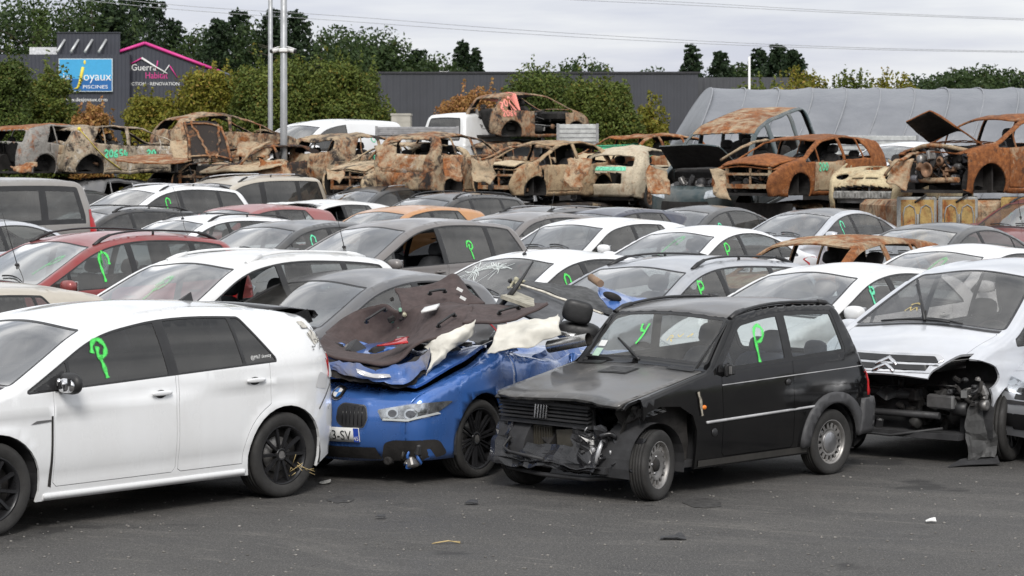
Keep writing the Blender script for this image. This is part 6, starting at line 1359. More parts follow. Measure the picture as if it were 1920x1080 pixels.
c.patch('grille', [(-.55, .40), (.55, .40), (.5, .66), (-.5, .66)], SOOT, 'front', .008, .08, r=.03); junk('engine', (1.2, -.6, .6), (1.8, .6, .98), 30, [SOOT, PLASTIC, STEEL], c.root, 31, 14, (.06, .2))
FIG = {'2': [[(0, .75), (.15, .98), (.45, .9), (.42, .6), (.0, .0), (.5, .02)]], '0': [[(.25, 1), (.0, .7), (.02, .25), (.25, 0), (.48, .3), (.46, .75), (.25, 1)]], '6': [[(.45, .95), (.1, .7), (.0, .25), (.25, 0), (.48, .2), (.3, .48), (.05, .3)]], '4': [[(.1, 1), (.0, .4), (.5, .4)], [(.38, .75), (.36, 0)]], '5': [[(.45, 1), (.1, .98), (.08, .58), (.4, .6), (.45, .2), (.0, .03)]], '8': [[(.25, .5), (.05, .75), (.25, 1), (.42, .75), (.25, .5), (.02, .22), (.25, 0), (.48, .25), (.25, .5)]], 'G': [[(.45, .85), (.2, 1), (0, .5), (.2, 0), (.45, .2), (.45, .45), (.25, .45)]]}
def figures(c, s_, a, b, h, mat, frame, width=.03, slope=0.0):
    for i, ch in enumerate(s_):
        for st_ in FIG[ch]: c.stroke([[(a + i * h * .72 + x * h, b + y * h + slope * i * h) for x, y in st_]], mat, frame, width, .02, 'sprayed_figure')
figures(w[2], '20654', .0 - .95, .62, .19, MINT, 'right', .045); figures(w[2], '20', .25, .62, .19, MINT, 'right', .045)
w[11].patch('painted_strip', [(-.45, .90), (.45, .90), (.43, .99), (-.43, .99)], plain('mint paint', (.16, .55, .36), .7, var=.5, scale=22), 'rear', .016, .05); figures(w[11], '0226', -.15, .72, .24, MINT, 'right', .035)
figures(w[9], '20268', -1.55, .98, .20, PINKSP, 'right', .04, .35); figures(w[9], '2064', -1.50, .78, .17, PINKSP, 'right', .04); figures(w[10], '202', -.75, .98, .2, MINT, 'left', .04); figures(w[13], '200', -.70, .72, .16, MINT, 'left', .03); figures(w[5], '206', -.6, .80, .15, MINT, 'right', .04)
# yellow strap over the ash-grey estate
c = w[2]; m = MB(); pts = [c.cast(a, b, 'right', .02)[0] for a, b in ((-1.55, 1.32), (-1.40, 1.10), (-1.20, .86), (-.95, .62), (-.6, .40), (-.45, .30))]; m.tube(pts, .022, 6, flat=.4); p0 = c.cast(1.0 - 1.62, 1.30, 'rear', .03)[0]; m.ell(pts[0], (.05, .05, .05)); tag(m.build('yellow_strap', plain('yellow webbing', (.62, .50, .05), .7)), 'yellow strap slung over the ash-grey burnt estate', 'strap')
st_ = bpy.context.view_layer.objects[m and 'yellow_strap'] if False else COL.objects['yellow_strap']; st_.location = c.root.location; st_.rotation_euler = c.root.rotation_euler
bpy.context.view_layer.update(); DKR = R1(7, orange=.45, ash=.05, dark=.75, tan=(.22, .15, .09)); c = w[4]
A_ = sheet(px([[(343, 229, 58.6), (372, 227, 58.5), (400, 230, 58.5), (416, 238, 58.5)], [(350, 262, 58.4), (380, 264, 58.3), (408, 264, 58.3), (428, 268, 58.3)], [(352, 300, 58.2), (382, 296, 58.1), (412, 298, 58.1), (438, 304, 58.1)]]), 5, .02, 2, 6)
def onw(ob, c=c): ob.parent = c.root; ob.matrix_parent_inverse = c.root.matrix_world.inverted(); return ob
hood_ = onw(MB().grid(A_, 0, True, .03).build('bonnet', DKR)); nr = A_.shape[0]; RB = R1(43, orange=.7, ash=.05, dark=.35)
for pts in ([A_[i, 1] for i in range(nr)], [A_[i, -2] for i in range(nr)], list(A_[1]), list(A_[-2]), [A_[i, 3 + i * (A_.shape[1] // 2 - 3) // nr] for i in range(nr)], [A_[i, -4 - i * (A_.shape[1] // 2 - 4) // nr] for i in range(nr)]):
    m = MB(); m.tube([Vector(p) + Vector((0, -.02, 0)) for p in pts], .035, 6, flat=.7); r__ = m.build('bonnet_rib', RB); r__.parent = hood_; r__.matrix_parent_inverse = c.root.matrix_world.inverted() if False else Matrix.Identity(4); r__.matrix_parent_inverse = (c.root.matrix_world @ hood_.matrix_parent_inverse).inverted()
# loose bonnets among the wrecks
for (nm, lab, rows, mt) in (('loose_bonnet', 'wide orange rusted bonnet lying flat in front of the ash-grey burnt estate', [[(214, 304, 60), (262, 306, 59.6), (320, 308, 59.4), (360, 304, 59.4)], [(222, 297, 61), (268, 296, 60.8), (318, 296, 60.6), (352, 297, 60.5)], [(236, 293, 62), (275, 291, 62), (312, 291, 62), (342, 293, 62)]], R1(23, orange=.75, ash=.05, dark=.08)),
                            ('loose_bonnet', 'tan buckled bonnet lying flat behind the beige passenger van', [[(372, 328, 59), (415, 322, 58.8), (470, 320, 58.8), (530, 312, 59)], [(382, 318, 59.8), (420, 311, 59.6), (470, 310, 59.6), (520, 307, 59.6)], [(400, 309, 60.6), (432, 305, 60.6), (470, 304, 60.6), (510, 304, 60.6)]], R1(24, orange=.25, ash=.1, dark=.12, tan=(.52, .42, .28)))):
    tag(MB().grid(sheet(px(rows), 5, .06, 1.6, 4), 0, True, .03).build(nm, mt), lab, 'bonnet')
rp_ = random.Random(9)
for k, (x0, y0, x1, y1, d) in enumerate(((318, 262, 372, 300, 60.5), (440, 262, 505, 300, 60), (486, 300, 540, 330, 59), (612, 318, 650, 345, 57), (700, 268, 742, 318, 54), (826, 285, 866, 340, 53), (884, 300, 930, 344, 53), (1058, 292, 1104, 352, 53), (1215, 318, 1250, 368, 53), (1338, 318, 1362, 370, 50), (1668, 300, 1712, 352, 47), (20, 300, 66, 322, 61))):
    m_ = R1(40 + k % 4, orange=.3 + .2 * (k % 3), ash=.1 + .15 * (k % 2), dark=.25); cs = [at(x0, y0 + rp_.uniform(-4, 8), d + .3), at(x1, y0 + rp_.uniform(-6, 12), d + .4), at(x1 + rp_.uniform(-10, 4), y1, d), at(x0 + rp_.uniform(-2, 12), y1 - rp_.uniform(0, 12), d)]
    o_ = crumple('scrap_sheet', cs, m_, None, (9, 9), .12, 2.6, k, .02, True); tag(o_, ('buckled burnt panel ' + ('beside the shell facing right', 'right of the raised ribbed bonnet', 'above the beige passenger van', 'left of the flat tan bonnet', 'right of the flat tan bonnet', 'on the flank of the flaked off-road car', 'left of the small tan car', 'left of the small cream car', 'right of the small cream car', 'left of the deep orange car', 'left of the bare engine', 'at the left edge below the orange roof')[k]), 'car panel')
for k, pts in enumerate((((448, 312, 59.5), (470, 285, 59.5), (505, 266, 60.5)), ((690, 298, 54.5), (715, 275, 54.5), (752, 262, 55)), ((902, 300, 53), (940, 282, 53), (985, 272, 54)), ((1350, 300, 50), (1400, 272, 50), (1440, 262, 51)), ((1660, 330, 47), (1682, 302, 47), (1720, 288, 48)))):
    m = MB(); q = sheet([[at(*p) for p in pts]] * 2, 5)[0]; m.tube([Vector(p) + .05 * nv(p, 3, k) for p in q], .055, 7, flat=.5); tag(m.build('scrap_bar', R1(40 + k % 4, orange=.3 + .2 * (k % 3), ash=.1 + .15 * (k % 2), dark=.25)), 'bent burnt roof pillar ' + ('right of the raised ribbed bonnet', 'rising behind the flat tan bonnet', 'over the cream gaping bonnet', 'in front of the teal van', 'left of the engine of the off-roader')[k], 'pillar')
# burnt van lying under the off-roader: its two rear doors face the camera
r_ = empty('burnt_van', at(1782, 432, 48)); r_.location.z = gz(48); r_.scale = (1.16, 1.1, 1.28); r_.rotation_euler = (0, 0, R(12)); tag(r_, 'burnt van body under the raised off-roader, its two ochre rear doors facing the front', 'burnt van', BURNT)
OC = R1(25, orange=.42, ash=.05, dark=.08, tan=(.42, .29, .11)); GF = R1(26, orange=.1, ash=.5, dark=.2, tan=(.33, .34, .33))
m = MB(); m.box((.55, 1.0, .62), (3.0, 1.9, 1.2), None, 0, 1, .08); m.build('body', R1(27, orange=.6, ash=.1, dark=.35), r_)
for k, x0 in enumerate((-.95, -.22)):
    d = MB(); d.box((x0 + .355, 0, .80), (.70, .06, .98), None, 0, 1, .03); dd = d.build('rear_door', GF, r_)
    pn = MB(); pn.box((x0 + .355, -.034, .86), (.58, .012, .76), None, 0, 1, .005); pn.build('inner_panel', OC, dd)
    rb_ = MB()
    for q in range(2):
        xc = x0 + .21 + q * .29; pts = [(xc + sx, -.046, z) for sx, z in ((-.11, .52), (-.11, 1.02), (-.08, 1.12), (0, 1.16), (.08, 1.12), (.11, 1.02), (.11, .52))]; rb_.tube(pts, .011, 6)
    rb_.tube([(x0 + .355, -.05, .80), (x0 + .355, -.05, 1.02)], .018, 6); rb_.build('pressed_rib', GF, dd)
    hg = MB(); hg.tube([(x0 + .3, -.05, 1.20), (x0 + .42, -.08, 1.27), (x0 + .50, -.06, 1.31)], .015, 6); hg.build('hinge_arm', SOOT, dd)
m = MB(); m.box((1.35, .0, .82), (.9, .06, .92), None, 0, 1, .04); sp_ = m.build('side_panel', OC, r_)
for i, ch in enumerate('2024'):
    for s_ in FIG[ch]:
        m = MB(); pts = [(1.02 + i * .19 + x * .26, -.045, .70 + z * .34) for x, z in s_]; m.tube(pts, .013, 6, flat=1); m.build('sprayed_figure', plain('mint paint', (.16, .55, .36), .7, var=.5, scale=22), sp_)
# flattened cars underneath: the burnt ones stand on them
CRUSH = 'flattened cars under the burnt ones'
def flat(seed): return lambda V, d=dent(seed, .07, 1.5): d(V) * (1, 1, .62)
base = [Car('flattened_car', 'dark flattened car under the burnt cars', dict(T['hatch']), m_, 'flattened car', CRUSH, wreck=True, deform=flat(40 + i), lamps=False, thick=.03, interior=False, wheels=(1, 1, 1, 1)) for i, m_ in enumerate((R1(30, orange=.4, ash=.1, dark=.8), paint('grey junk paint', (.16, .165, .175), .4, .4, .6, 63), R1(31, orange=.6, ash=.15, dark=.5)))]
def copy_tree(o, parent=None):
    n = o.copy(); COL.objects.link(n)
    if parent: n.parent = parent
    for ch in list(o.children): copy_tree(ch, n)
    return n
first = [0, 0, 0]
for i, (k, what) in enumerate(((1, 'at the left edge'), (2, 'under the ash-grey estate'), (3, 'below the shell facing right'), (4, 'under the car with the open bonnet'), (5, 'under the sloping tailgate'), (7, 'under the flaked off-road car'), (8, 'under the small tan car'), (9, 'under the bare shell on top'), (10, 'under the wide orange roof'), (11, 'under the small cream car'), (12, 'under the teal van'), (13, 'under the deep orange car'), (14, 'under the round-eyed car'))):
    c = w[k]; zb = c.root.location.z - gz(c.py); q = i % 3; o = base[q].root if not first[q] else copy_tree(base[q].root); first[q] = 1
    n_ = 2 if zb > 1.9 else 1
    for j in range(n_):
        if j: o = copy_tree(base[(q + 1) % 3].root)
        o.location = (c.root.location.x + random.uniform(-.15, .15), c.root.location.y + random.uniform(-.1, .1), gz(c.py) + j * zb / n_); o.rotation_euler = (0, 0, c.root.rotation_euler.z + R(random.uniform(-8, 8))); o.scale = (1, 1, max(.35, zb / n_ / .86))
        o['label'] = 'flattened car ' + what + (', upper of the two' if j else '')
# ------------------------------------------------------------------ trees, hedges
@cached
def leafmat(name, c1, c2, c3=(.10, .075, .02), brown=.1):
    m, t, b, o = newmat(name); g_ = N(t, 'ShaderNodeNewGeometry')
    r_ = g_.outputs['Random Per Island']; col = ramp(t, r_, [(0, c1), (.6, c2), (1 - brown, c2), (1 - brown * .4, c3)])
    pn = nois(t, .55, 4, .6); col = mixrgb(t, ramp(t, pn, [(.35, (0, 0, 0)), (.7, (.75,) * 3)]), col, c3 if brown > .2 else c1)
    t.links.new(col, b.inputs['Base Color']); b.inputs['Roughness'].default_value = .6; b.inputs['Specular IOR Level'].default_value = .25
    tr = N(t, 'ShaderNodeBsdfTranslucent'); t.links.new(col, tr.inputs[0]); mx = N(t, 'ShaderNodeMixShader'); mx.inputs[0].default_value = .28
    t.links.new(b.outputs[0], mx.inputs[1]); t.links.new(tr.outputs[0], mx.inputs[2]); t.links.new(mx.outputs[0], o.inputs[0]); return m
BARK = plain('bark', (.075, .060, .045), .95, var=.4, scale=6, bmp=.5)
def leaf_mesh(name, P, D, size, mat, parent, rng, narrow=.55):
    n = len(P); v = rng.normal(size=(n, 3)); nn = D * .8 + v; nn /= np.linalg.norm(nn, axis=1, keepdims=True); a = np.cross(nn, rng.normal(size=(n, 3))); a /= np.linalg.norm(a, axis=1, keepdims=True) + 1e-9; b = np.cross(nn, a)
    s = (size * rng.uniform(.6, 1.35, n))[:, None]; k = nn * s * .12
    Q = np.stack([P - a * s * .5, P - b * s * narrow * .5 + k, P + a * s * .5, P + b * s * narrow * .5 + k], 1).reshape(-1, 3)
    me = bpy.data.meshes.new(name); me.vertices.add(4 * n); me.vertices.foreach_set('co', Q.ravel()); me.loops.add(4 * n); me.loops.foreach_set('vertex_index', np.arange(4 * n, dtype=np.int32)); me.polygons.add(n); me.polygons.foreach_set('loop_start', np.arange(0, 4 * n, 4, dtype=np.int32)); me.polygons.foreach_set('loop_total', np.full(n, 4, dtype=np.int32)); me.materials.append(mat); me.update(); me.validate()
    o = bpy.data.objects.new(name, me); COL.objects.link(o); o.parent = parent; return o
def bush(name, label, cat, px0, px1, ptop, y, mat, seed, n=9000, size=.17, group=None, lumps=26, spikes=0, depth=.8, part='foliage', base=None):
    rng = np.random.default_rng(seed); x0, x1 = (px0 - 960) / FOC * y, (px1 - 960) / FOC * y; zt = CAM_H - (ptop - HZ) / FOC * y; zb = gz(y) if base is None else base
    root = empty(name, ((x0 + x1) / 2, y, zb)); tag(root, label, cat, group); h = zt - zb; rx = (x1 - x0) / 2; ry = max(rx * depth, 1.2)
    P, D = [], []; k = 0
    th = rng.uniform(0, 2 * math.pi, lumps); zz = rng.uniform(.05, .93, lumps)
    for i in range(lumps):
        prof = math.sqrt(max(0, 1 - (max(zz[i] - .42, 0) / .58) ** 2)); c = np.array((math.cos(th[i]) * rx * .74 * prof, math.sin(th[i]) * ry * .74 * prof, h * zz[i] * .90)); r = (.16 + .14 * rng.random()) * min(rx, h) * 1.35
        m = n // lumps; d = rng.normal(size=(m, 3)); d /= np.linalg.norm(d, axis=1, keepdims=True); rad = r * rng.uniform(.5, 1.05, m)[:, None] ** .6 * (1 + .25 * np.sin(d[:, :1] * 5 + i) * np.sin(d[:, 2:] * 4 + i))
        p = c + d * rad; ok = p[:, 2] > .05; P.append(p[ok]); D.append(d[ok])
    m = n // 4; d = rng.normal(size=(m, 3)); d /= np.linalg.norm(d, axis=1, keepdims=True); p = d * np.array((rx, ry, h * .5)) * rng.uniform(.5, .86, (m, 1)) + (0, 0, h * .46); P.append(p); D.append(d)
    for i in range(spikes):                                    # thin shoots standing out of the top
        a = rng.uniform(-.8, .8); sx = a * rx; z0 = h * (.86 - .2 * a * a); ln = rng.uniform(.3, .9); m = 22; tt = rng.uniform(0, 1, m); p = np.stack([sx + rng.normal(0, .035, m) + .1 * tt * rng.normal(), rng.normal(0, .3) + rng.normal(0, .035, m), z0 + tt * ln], 1); P.append(p); D.append(np.tile((0, 0, 1.), (m, 1)))
    leaf_mesh(part, np.vstack(P), np.vstack(D), size, mat, root, rng)
    st = MB()
    for i in range(6):
        a = rng.uniform(0, 6.28); q = Vector((math.cos(a) * rx * .55, math.sin(a) * ry * .5, h * rng.uniform(.5, .8))); st.tube([(q.x * .15, q.y * .15, 0), (q.x * .5, q.y * .5, q.z * .5), q], [.09, .06, .02], 6)
    st.build('stem', BARK, root); return root
def tree(name, label, px_, ptop, y, r, mat, seed, kind='round', n=2600, size=.5, z0=.5):
    rng = np.random.default_rng(seed); x = (px_ - 960) / FOC * y; zt = CAM_H - (ptop - HZ) / FOC * y; h = zt - z0; root = empty(name, (x, y, z0)); tag(root, label, 'tree', 'trees beyond the yard')
    P, D = [], []; L = 40 if kind == 'round' else 120
    for i in range(L):
        if kind == 'round':
            d = rng.normal(size=3); d /= np.linalg.norm(d); c = np.array((d[0] * r * .68, d[1] * r * .68, h * .62 + d[2] * h * .30)); q = r * rng.uniform(.26, .45); m = n // L; e = rng.normal(size=(m, 3)); e /= np.linalg.norm(e, axis=1, keepdims=True); P.append(c + e * q * rng.uniform(.5, 1.1, (m, 1))); D.append(e)
        else:                                                    # drooping or rising boughs round a straight stem
            t = (i + rng.random()) / L; zz = h * (.12 + .88 * t); ln = r * (1.12 - t) ** (.8 if kind == 'conifer' else .45) * rng.uniform(.65, 1.15) * (1 if kind == 'conifer' else .8); a = i * 2.4 + rng.uniform(-.4, .4); m = n // L; u = rng.uniform(0, 1, m) ** .75
            rise = .10 if kind == 'conifer' else .9
            p = np.stack([math.cos(a) * ln * u, math.sin(a) * ln * u, zz + ln * rise * u - .12 * ln * u * u], 1) + rng.normal(0, .10 * r * (1.15 - t), (m, 3)); P.append(p); D.append(np.tile((math.cos(a) * .5, math.sin(a) * .5, .7), (m, 1)))
    if kind != 'round': m = 30; P.append(np.stack([rng.normal(0, .08, m), rng.normal(0, .08, m), h * rng.uniform(.9, 1.02, m)], 1)); D.append(np.tile((0, 0, 1.), (m, 1)))
    leaf_mesh('crown', np.vstack(P), np.vstack(D), size, mat, root, rng, .5)
    tk = MB(); tk.tube([(0, 0, 0), (.1, 0, h * .45), (0, 0, h * .95)], [.28, .20, .03], 8)
    for i in range(7): a = rng.uniform(0, 6.28); zz = h * rng.uniform(.4, .7); tk.tube([(0, 0, zz), (math.cos(a) * r * .4, math.sin(a) * r * .4, zz + r * .25), (math.cos(a) * r * .75, math.sin(a) * r * .75, zz + r * .35)], [.10, .06, .02], 5)
    tk.build('trunk', BARK, root); return root
G1 = leafmat('dark hedge leaf', (0.050, 0.078, 0.020), (0.127, 0.170, 0.037), (0.211, 0.177, 0.049), .12); G2 = leafmat('olive hedge leaf', (0.120, 0.135, 0.021), (0.326, 0.293, 0.045), (0.378, 0.238, 0.060), .15); G3 = leafmat('mid hedge leaf', (0.071, 0.102, 0.022), (0.174, 0.211, 0.045), (0.238, 0.174, 0.034), .12)
G4 = leafmat('autumn leaf', (0.182, 0.122, 0.031), (0.412, 0.260, 0.071), (0.412, 0.199, 0.086), .4); G5 = leafmat('conifer needles', (0.017, 0.034, 0.016), (0.041, 0.067, 0.029), (0.036, 0.048, 0.024), .05); G6 = leafmat('far oak leaf', (0.027, 0.050, 0.018), (0.065, 0.100, 0.030), (0.062, 0.062, 0.019), .06); G7 = leafmat('poplar leaf', (.05, .085, .02), (.11, .155, .045), (.12, .14, .05), .1)
HG_ = 'bushes along the back of the yard'
for a in (('dense dark green bush filling the left edge', 'hedge_bush', -60, 70, 72, G1, 16), ('dark green bush to the right of the one at the left edge', 'hedge_bush', 40, 150, 96, G3, 14), ('low yellow-brown bush below the dark cladded sign building', 'hedge_bush', 125, 222, 176, G4, 10), ('yellow-green bush in front of the gable with the pink edge', 'hedge_bush', 222, 345, 150, G2, 16),
          ('olive bush between the gable and the lamp posts', 'hedge_bush', 320, 470, 100, G2, 18), ('dense green bush behind the two lamp posts', 'hedge_bush', 420, 600, 80, G3, 22), ('dense green bush right of the two lamp posts', 'hedge_bush', 545, 738, 78, G3, 22), ('russet bush in front of the long dark warehouse', 'hedge_bush', 808, 960, 142, G4, 14),
          ('large dark green bush behind the burnt shell on top of the stack', 'hedge_bush', 925, 1120, 105, G1, 22), ('large dark green bush right behind the top burnt shell, sloping down to the right', 'hedge_bush', 1040, 1205, 120, G3, 18), ('small olive bush beside the grey tunnel', 'hedge_bush', 1186, 1260, 176, G2, 9)):
    lab, nm, x0, x1, tp, mt, kk = a
    bush(nm, lab, 'bush', x0, x1, tp, 84 + (hash(lab) % 1) + random.uniform(-1.5, 1.5), mt, int(x0) + 500, 2300 * kk, .125, HG_, kk * 3 + 16, 14 if mt in (G1, G3, G2) else 6, base=.3)
for i, (x0, x1, tp) in enumerate(((1365, 1480, 134), (1440, 1570, 118), (1530, 1650, 120), (1600, 1740, 126))): bush('hedge_bush', ('first', 'second', 'third', 'last')[i] + ' clump from the left of the shaggy hedge behind the grey tunnel', 'bush', x0, x1, tp, 104, G2 if i % 2 else G3, 900 + i, 16000, .15, HG_, 60, 30, base=.3)
FT = []
rt = random.Random(4)
for (x, tp, k, r) in ((10, 15, 'r', 4.2), (62, -4, 'r', 4.5), (120, -10, 'r', 4.5), (172, -6, 'r', 4.2), (215, 8, 'c', 3.8), (252, -12, 'c', 4.0), (290, 2, 'c', 3.6), (325, 40, 'c', 3.0), (372, 55, 'r', 3.6), (410, 38, 'c', 3.2), (446, 22, 'c', 3.3), (480, 42, 'r', 3.2), (512, 20, 'c', 3.0), (556, 24, 'c', 3.2), (602, 52, 'r', 3.6), (650, 62, 'r', 3.8), (700, 66, 'r', 3.8), (742, 82, 'r', 3.4), (782, 96, 'c', 3.2), (815, 108, 'r', 2.6),
                  (866, 80, 'c', 1.9), (892, 94, 'c', 1.7), (1090, 112, 'r', 2.6), (1212, 130, 'r', 2.2), (1298, 86, 'c', 2.1), (1350, 100, 'c', 2.3), (1384, 112, 'r', 2.0), (1425, 94, 'c', 2.3), (1458, 86, 'c', 2.6), (1488, 96, 'c', 2.4), (1745, 146, 'r', 2.4), (1795, 142, 'r', 2.8), (1842, 132, 'r', 3.0), (1895, 140, 'r', 3.0)):
    side = 'behind the sign building' if x < 330 else 'behind the lamp posts and green bushes' if x < 620 else 'above the dark warehouse' if x < 1250 else 'right of the dark warehouse' if x < 1600 else 'at the far right above the tunnel'
    tree('broadleaf_tree' if k == 'r' else 'conifer_tree', ('dark round-topped tree ' if k == 'r' else 'dark pointed conifer ') + side, x, tp, 236 + rt.uniform(-14, 14), r * 1.45, G6 if k == 'r' else G5, int(x * 7 + 3), 'round' if k == 'r' else 'conifer', 6500, .46 if k == 'r' else .40)
p_ = tree('poplar_tree', 'single bright green slender poplar left of the sign building', 76, 24, 205, 2.0, G7, 77, 'poplar', 2600, .34)
# ------------------------------------------------------------------ buildings
def cladding(name, col, pitch=.3):
    m, t, b, o = newmat(name); tcn = N(t, 'ShaderNodeTexCoord'); wv = N(t, 'ShaderNodeTexWave', wave_type='BANDS', bands_direction='X', wave_profile='SIN'); wv.inputs['Scale'].default_value = .314 / pitch; t.links.new(tcn.outputs['Object'], wv.inputs['Vector'])
    t.links.new(ramp(t, nois(t, .5, 5), [(.3, [q * .85 for q in col]), (.7, [q * 1.15 for q in col])]), b.inputs['Base Color']); b.inputs['Roughness'].default_value = .5; bump(t, b, wv.outputs[0], .6, .05); return m
CL = cladding('anthracite cladding', (.040, .043, .058)); CL2 = cladding('charcoal cladding', (.045, .047, .057), .35)
def bx(p0, p1): return ((Vector(p0) + Vector(p1)) / 2, [abs(a - b) for a, b in zip(p0, p1)])
Y1 = 190.0; S1 = Y1 / FOC
def wx(p): return (p - 960) * S1
def wz(p): return CAM_H - (p - HZ) * S1
r_ = empty('sign_building', (wx(160), Y1, .5)); tag(r_, 'dark cladded building with a blue sign and a raised parapet behind the left bushes', 'building'); ux = lambda p: wx(p) - wx(160); uz = lambda p: wz(p) - .5
m = MB(); m.box(*bx((ux(-30), 0, 0), (ux(243), .8, uz(102)))); m.build('wall', CL, r_)
m = MB(); m.box(*bx((ux(104), .6, uz(102)), (ux(222), .9, uz(61)))); m.box(*bx((ux(103), .5, uz(61)), (ux(223), 1.0, uz(59.5)))); m.build('parapet', CL, r_)
m = MB(); m.box(*bx((ux(48), 1.5, uz(101.5)), (ux(103), 5, uz(87)))); m.build('roof', plain('pale roof sheet', (.62, .63, .65), .5), r_)
for k in range(4): m = MB(); m.tube([(ux(108 + 26 * k), -.3, uz(98)), (ux(119 + 26 * k), .55, uz(74))], .10, 6); m.build('brace', plain('galvanised', (.55, .56, .57), .5, .4), r_)
m = MB(); m.box(*bx((ux(111), -.25, uz(172)), (ux(212), -.03, uz(110)))); sg = m.build('sign_board', plain('pale frame', (.55, .62, .66), .4, var=.05), r_)
m = MB(); m.box(*bx((ux(112.5), -.27, uz(148)), (ux(210.5), -.251, uz(111.5)))); m.build('sign_panel', plain('sign sky blue', (.055, .36, .66), .4, var=.05), sg); m = MB(); m.box(*bx((ux(112.5), -.27, uz(170.5)), (ux(210.5), -.251, uz(148)))); m.build('sign_panel', plain('sign deep blue', (.012, .12, .36), .4, var=.05), sg)
m = MB(); fr = ((ux(119), -.275, uz(151)), (1, 0, 0), (0, 0, 1)); text_on(m, 'les', 20 * S1, fr, 0, .8); text_on(m, 'oyaux', 23 * S1, ((ux(157), -.275, uz(151)), (1, 0, 0), (0, 0, 1)), 0, .95); text_on(m, 'PISCINES', 9 * S1, ((ux(156), -.275, uz(166)), (1, 0, 0), (0, 0, 1)), 0, 1.35); m.build('lettering', plain('sign white', (.8, .8, .8), .5, var=.03), sg)
m = MB(); YL = plain('sign yellow', (.85, .68, .08), .5, var=.05); pts = [(ux(157), -.29, uz(126)), (ux(154), -.29, uz(140)), (ux(151), -.29, uz(155)), (ux(147), -.29, uz(165)), (ux(140), -.29, uz(167))]; m.tube(pts, [.12, .13, .12, .10, .03], 6, flat=1); m.ell((ux(160), -.29, uz(117)), (.09, .03, .16)); m.build('lettering', YL, sg)
m = MB(); text_on(m, 'www.desjoyaux.com', 10 * S1, ((ux(118), -.02, uz(190)), (1, 0, 0), (0, 0, 1)), 0, 1.0); m.build('lettering', plain('sign white', (.8, .8, .8), .5, var=.03), r_)
r_ = empty('gabled_building', (wx(290), Y1 + 1, .5)); tag(r_, 'dark gabled building with a bright pink roof edge and house-shaped lettering', 'building'); g0 = wx(290); S2 = (Y1 + 1) / FOC; vx = lambda p: (p - 960) * S2 - (290 - 960) * S2; vz = lambda p: CAM_H - (p - HZ) * S2 - .5; r_.location.x = (290 - 960) * S2
gp = [(vx(205), 0), (vx(405), 0), (vx(405), vz(133)), (vx(272), vz(82)), (vx(205), vz(103))]
m = MB(); m.prism([(a, b) for a, b in gp], ((0, 0, 0), (1, 0, 0), (0, 0, 1)), -16); m.build('wall', CL, r_); PK = plain('pink edge', (.62, .045, .26), .45, var=.06)
m = MB()
for a, b in (((200, 105), (272, 81)), ((272, 81), (412, 134))): m.tube([(vx(a[0]), -.15, vz(a[1])), (vx(b[0]), -.15, vz(b[1]))], .13, 4)
m.build('roof_edge', PK, r_); WH = plain('sign white', (.8, .8, .8), .5, var=.03)
m = MB(); text_on(m, 'Guerra', 17 * S2, ((vx(246), -.03, vz(132)), (1, 0, 0), (0, 0, 1)), 0, .95); text_on(m, 'CONSTRUCTION · RENOVATION', 8.5 * S2, ((vx(206), -.03, vz(160)), (1, 0, 0), (0, 0, 1)), 0, 1.02); m.tube([(vx(266), -.1, vz(109)), (vx(290), -.1, vz(124)), (vx(314), -.1, vz(138))], [.09, .07, .05], 5); m.tube([(vx(306), -.1, vz(139)), (vx(318), -.1, vz(122))], .04, 5); m.build('lettering', WH, r_)
m = MB(); text_on(m, 'Habitat', 17 * S2, ((vx(272), -.03, vz(147)), (1, 0, 0), (0, 0, 1)), 0, .85); m.tube([(vx(246), -.1, vz(120)), (vx(266), -.1, vz(109))], .06, 5); m.tube([(vx(294), -.1, vz(130)), (vx(296), -.1, vz(114))], .05, 5); m.tube([(vx(319), -.1, vz(124)), (vx(333), -.1, vz(146))], [.05, .03], 5); m.build('lettering', PK, r_)
Y2 = 130.0; S3 = Y2 / FOC
r_ = empty('warehouse', (0, Y2, .45)); tag(r_, 'long low dark grey warehouse behind the bushes in the middle', 'building'); zt = CAM_H + (HZ - 138) * S3 - .45
m = MB(); m.box(*bx(((705 - 960) * S3, 0, 0), ((1309 - 960) * S3, 30, zt))); m.build('wall', CL2, r_); m = MB(); m.box(*bx(((1309 - 960) * S3 + .01, 2.5, 0), ((1530 - 960) * S3, 32, zt - .12))); m.build('wing_wall', cladding('grey cladding', (.06, .062, .07), .35), r_)
m = MB(); m.box(*bx(((705 - 960) * S3, -.08, zt), ((1309 - 960) * S3 + .08, .1, zt + .10))); m.build('coping', plain('dark coping', (.03, .03, .035), .4), r_); m = MB(); m.box(*bx(((820 - 960) * S3, 4, zt), ((836 - 960) * S3, 5, zt + .25))); m.build('roof_unit', WHITEM, r_)
# ------------------------------------------------------------------ the grey plastic tunnel
r_ = empty('polytunnel', (0, 0, .3)); tag(r_, 'long grey plastic polytunnel with visible hoops behind the burnt cars at the right', 'polytunnel')
def tun(s_, t):                                  # s_ along the tunnel, t 0..1 over the hoop from the near side
    a = math.pi * t; x0, y0 = (1305 - 960) / FOC * 80, 80.0; x = x0 + s_ * .985; y = y0 - s_ * .17; sag = 1 - .008 * abs(math.sin(math.pi * s_ / 1.1)) * math.sin(a) ** .5
    h = (CAM_H + (HZ - 165) / FOC * (y + 3.4) - .3); zz = h * sag * math.sin(a) ** .72; yy = -3.6 * math.copysign(abs(math.cos(a)) ** .85, math.cos(a)) * sag
    return (x + 2.3 * (zz / h) - 1.6 + yy * -.05, y + 3.4 + yy, zz)
ns = 80; PT = np.array([[tun(s_ * 16.5 / ns, t) for t in np.linspace(0, 1, 26)] for s_ in range(ns + 1)])
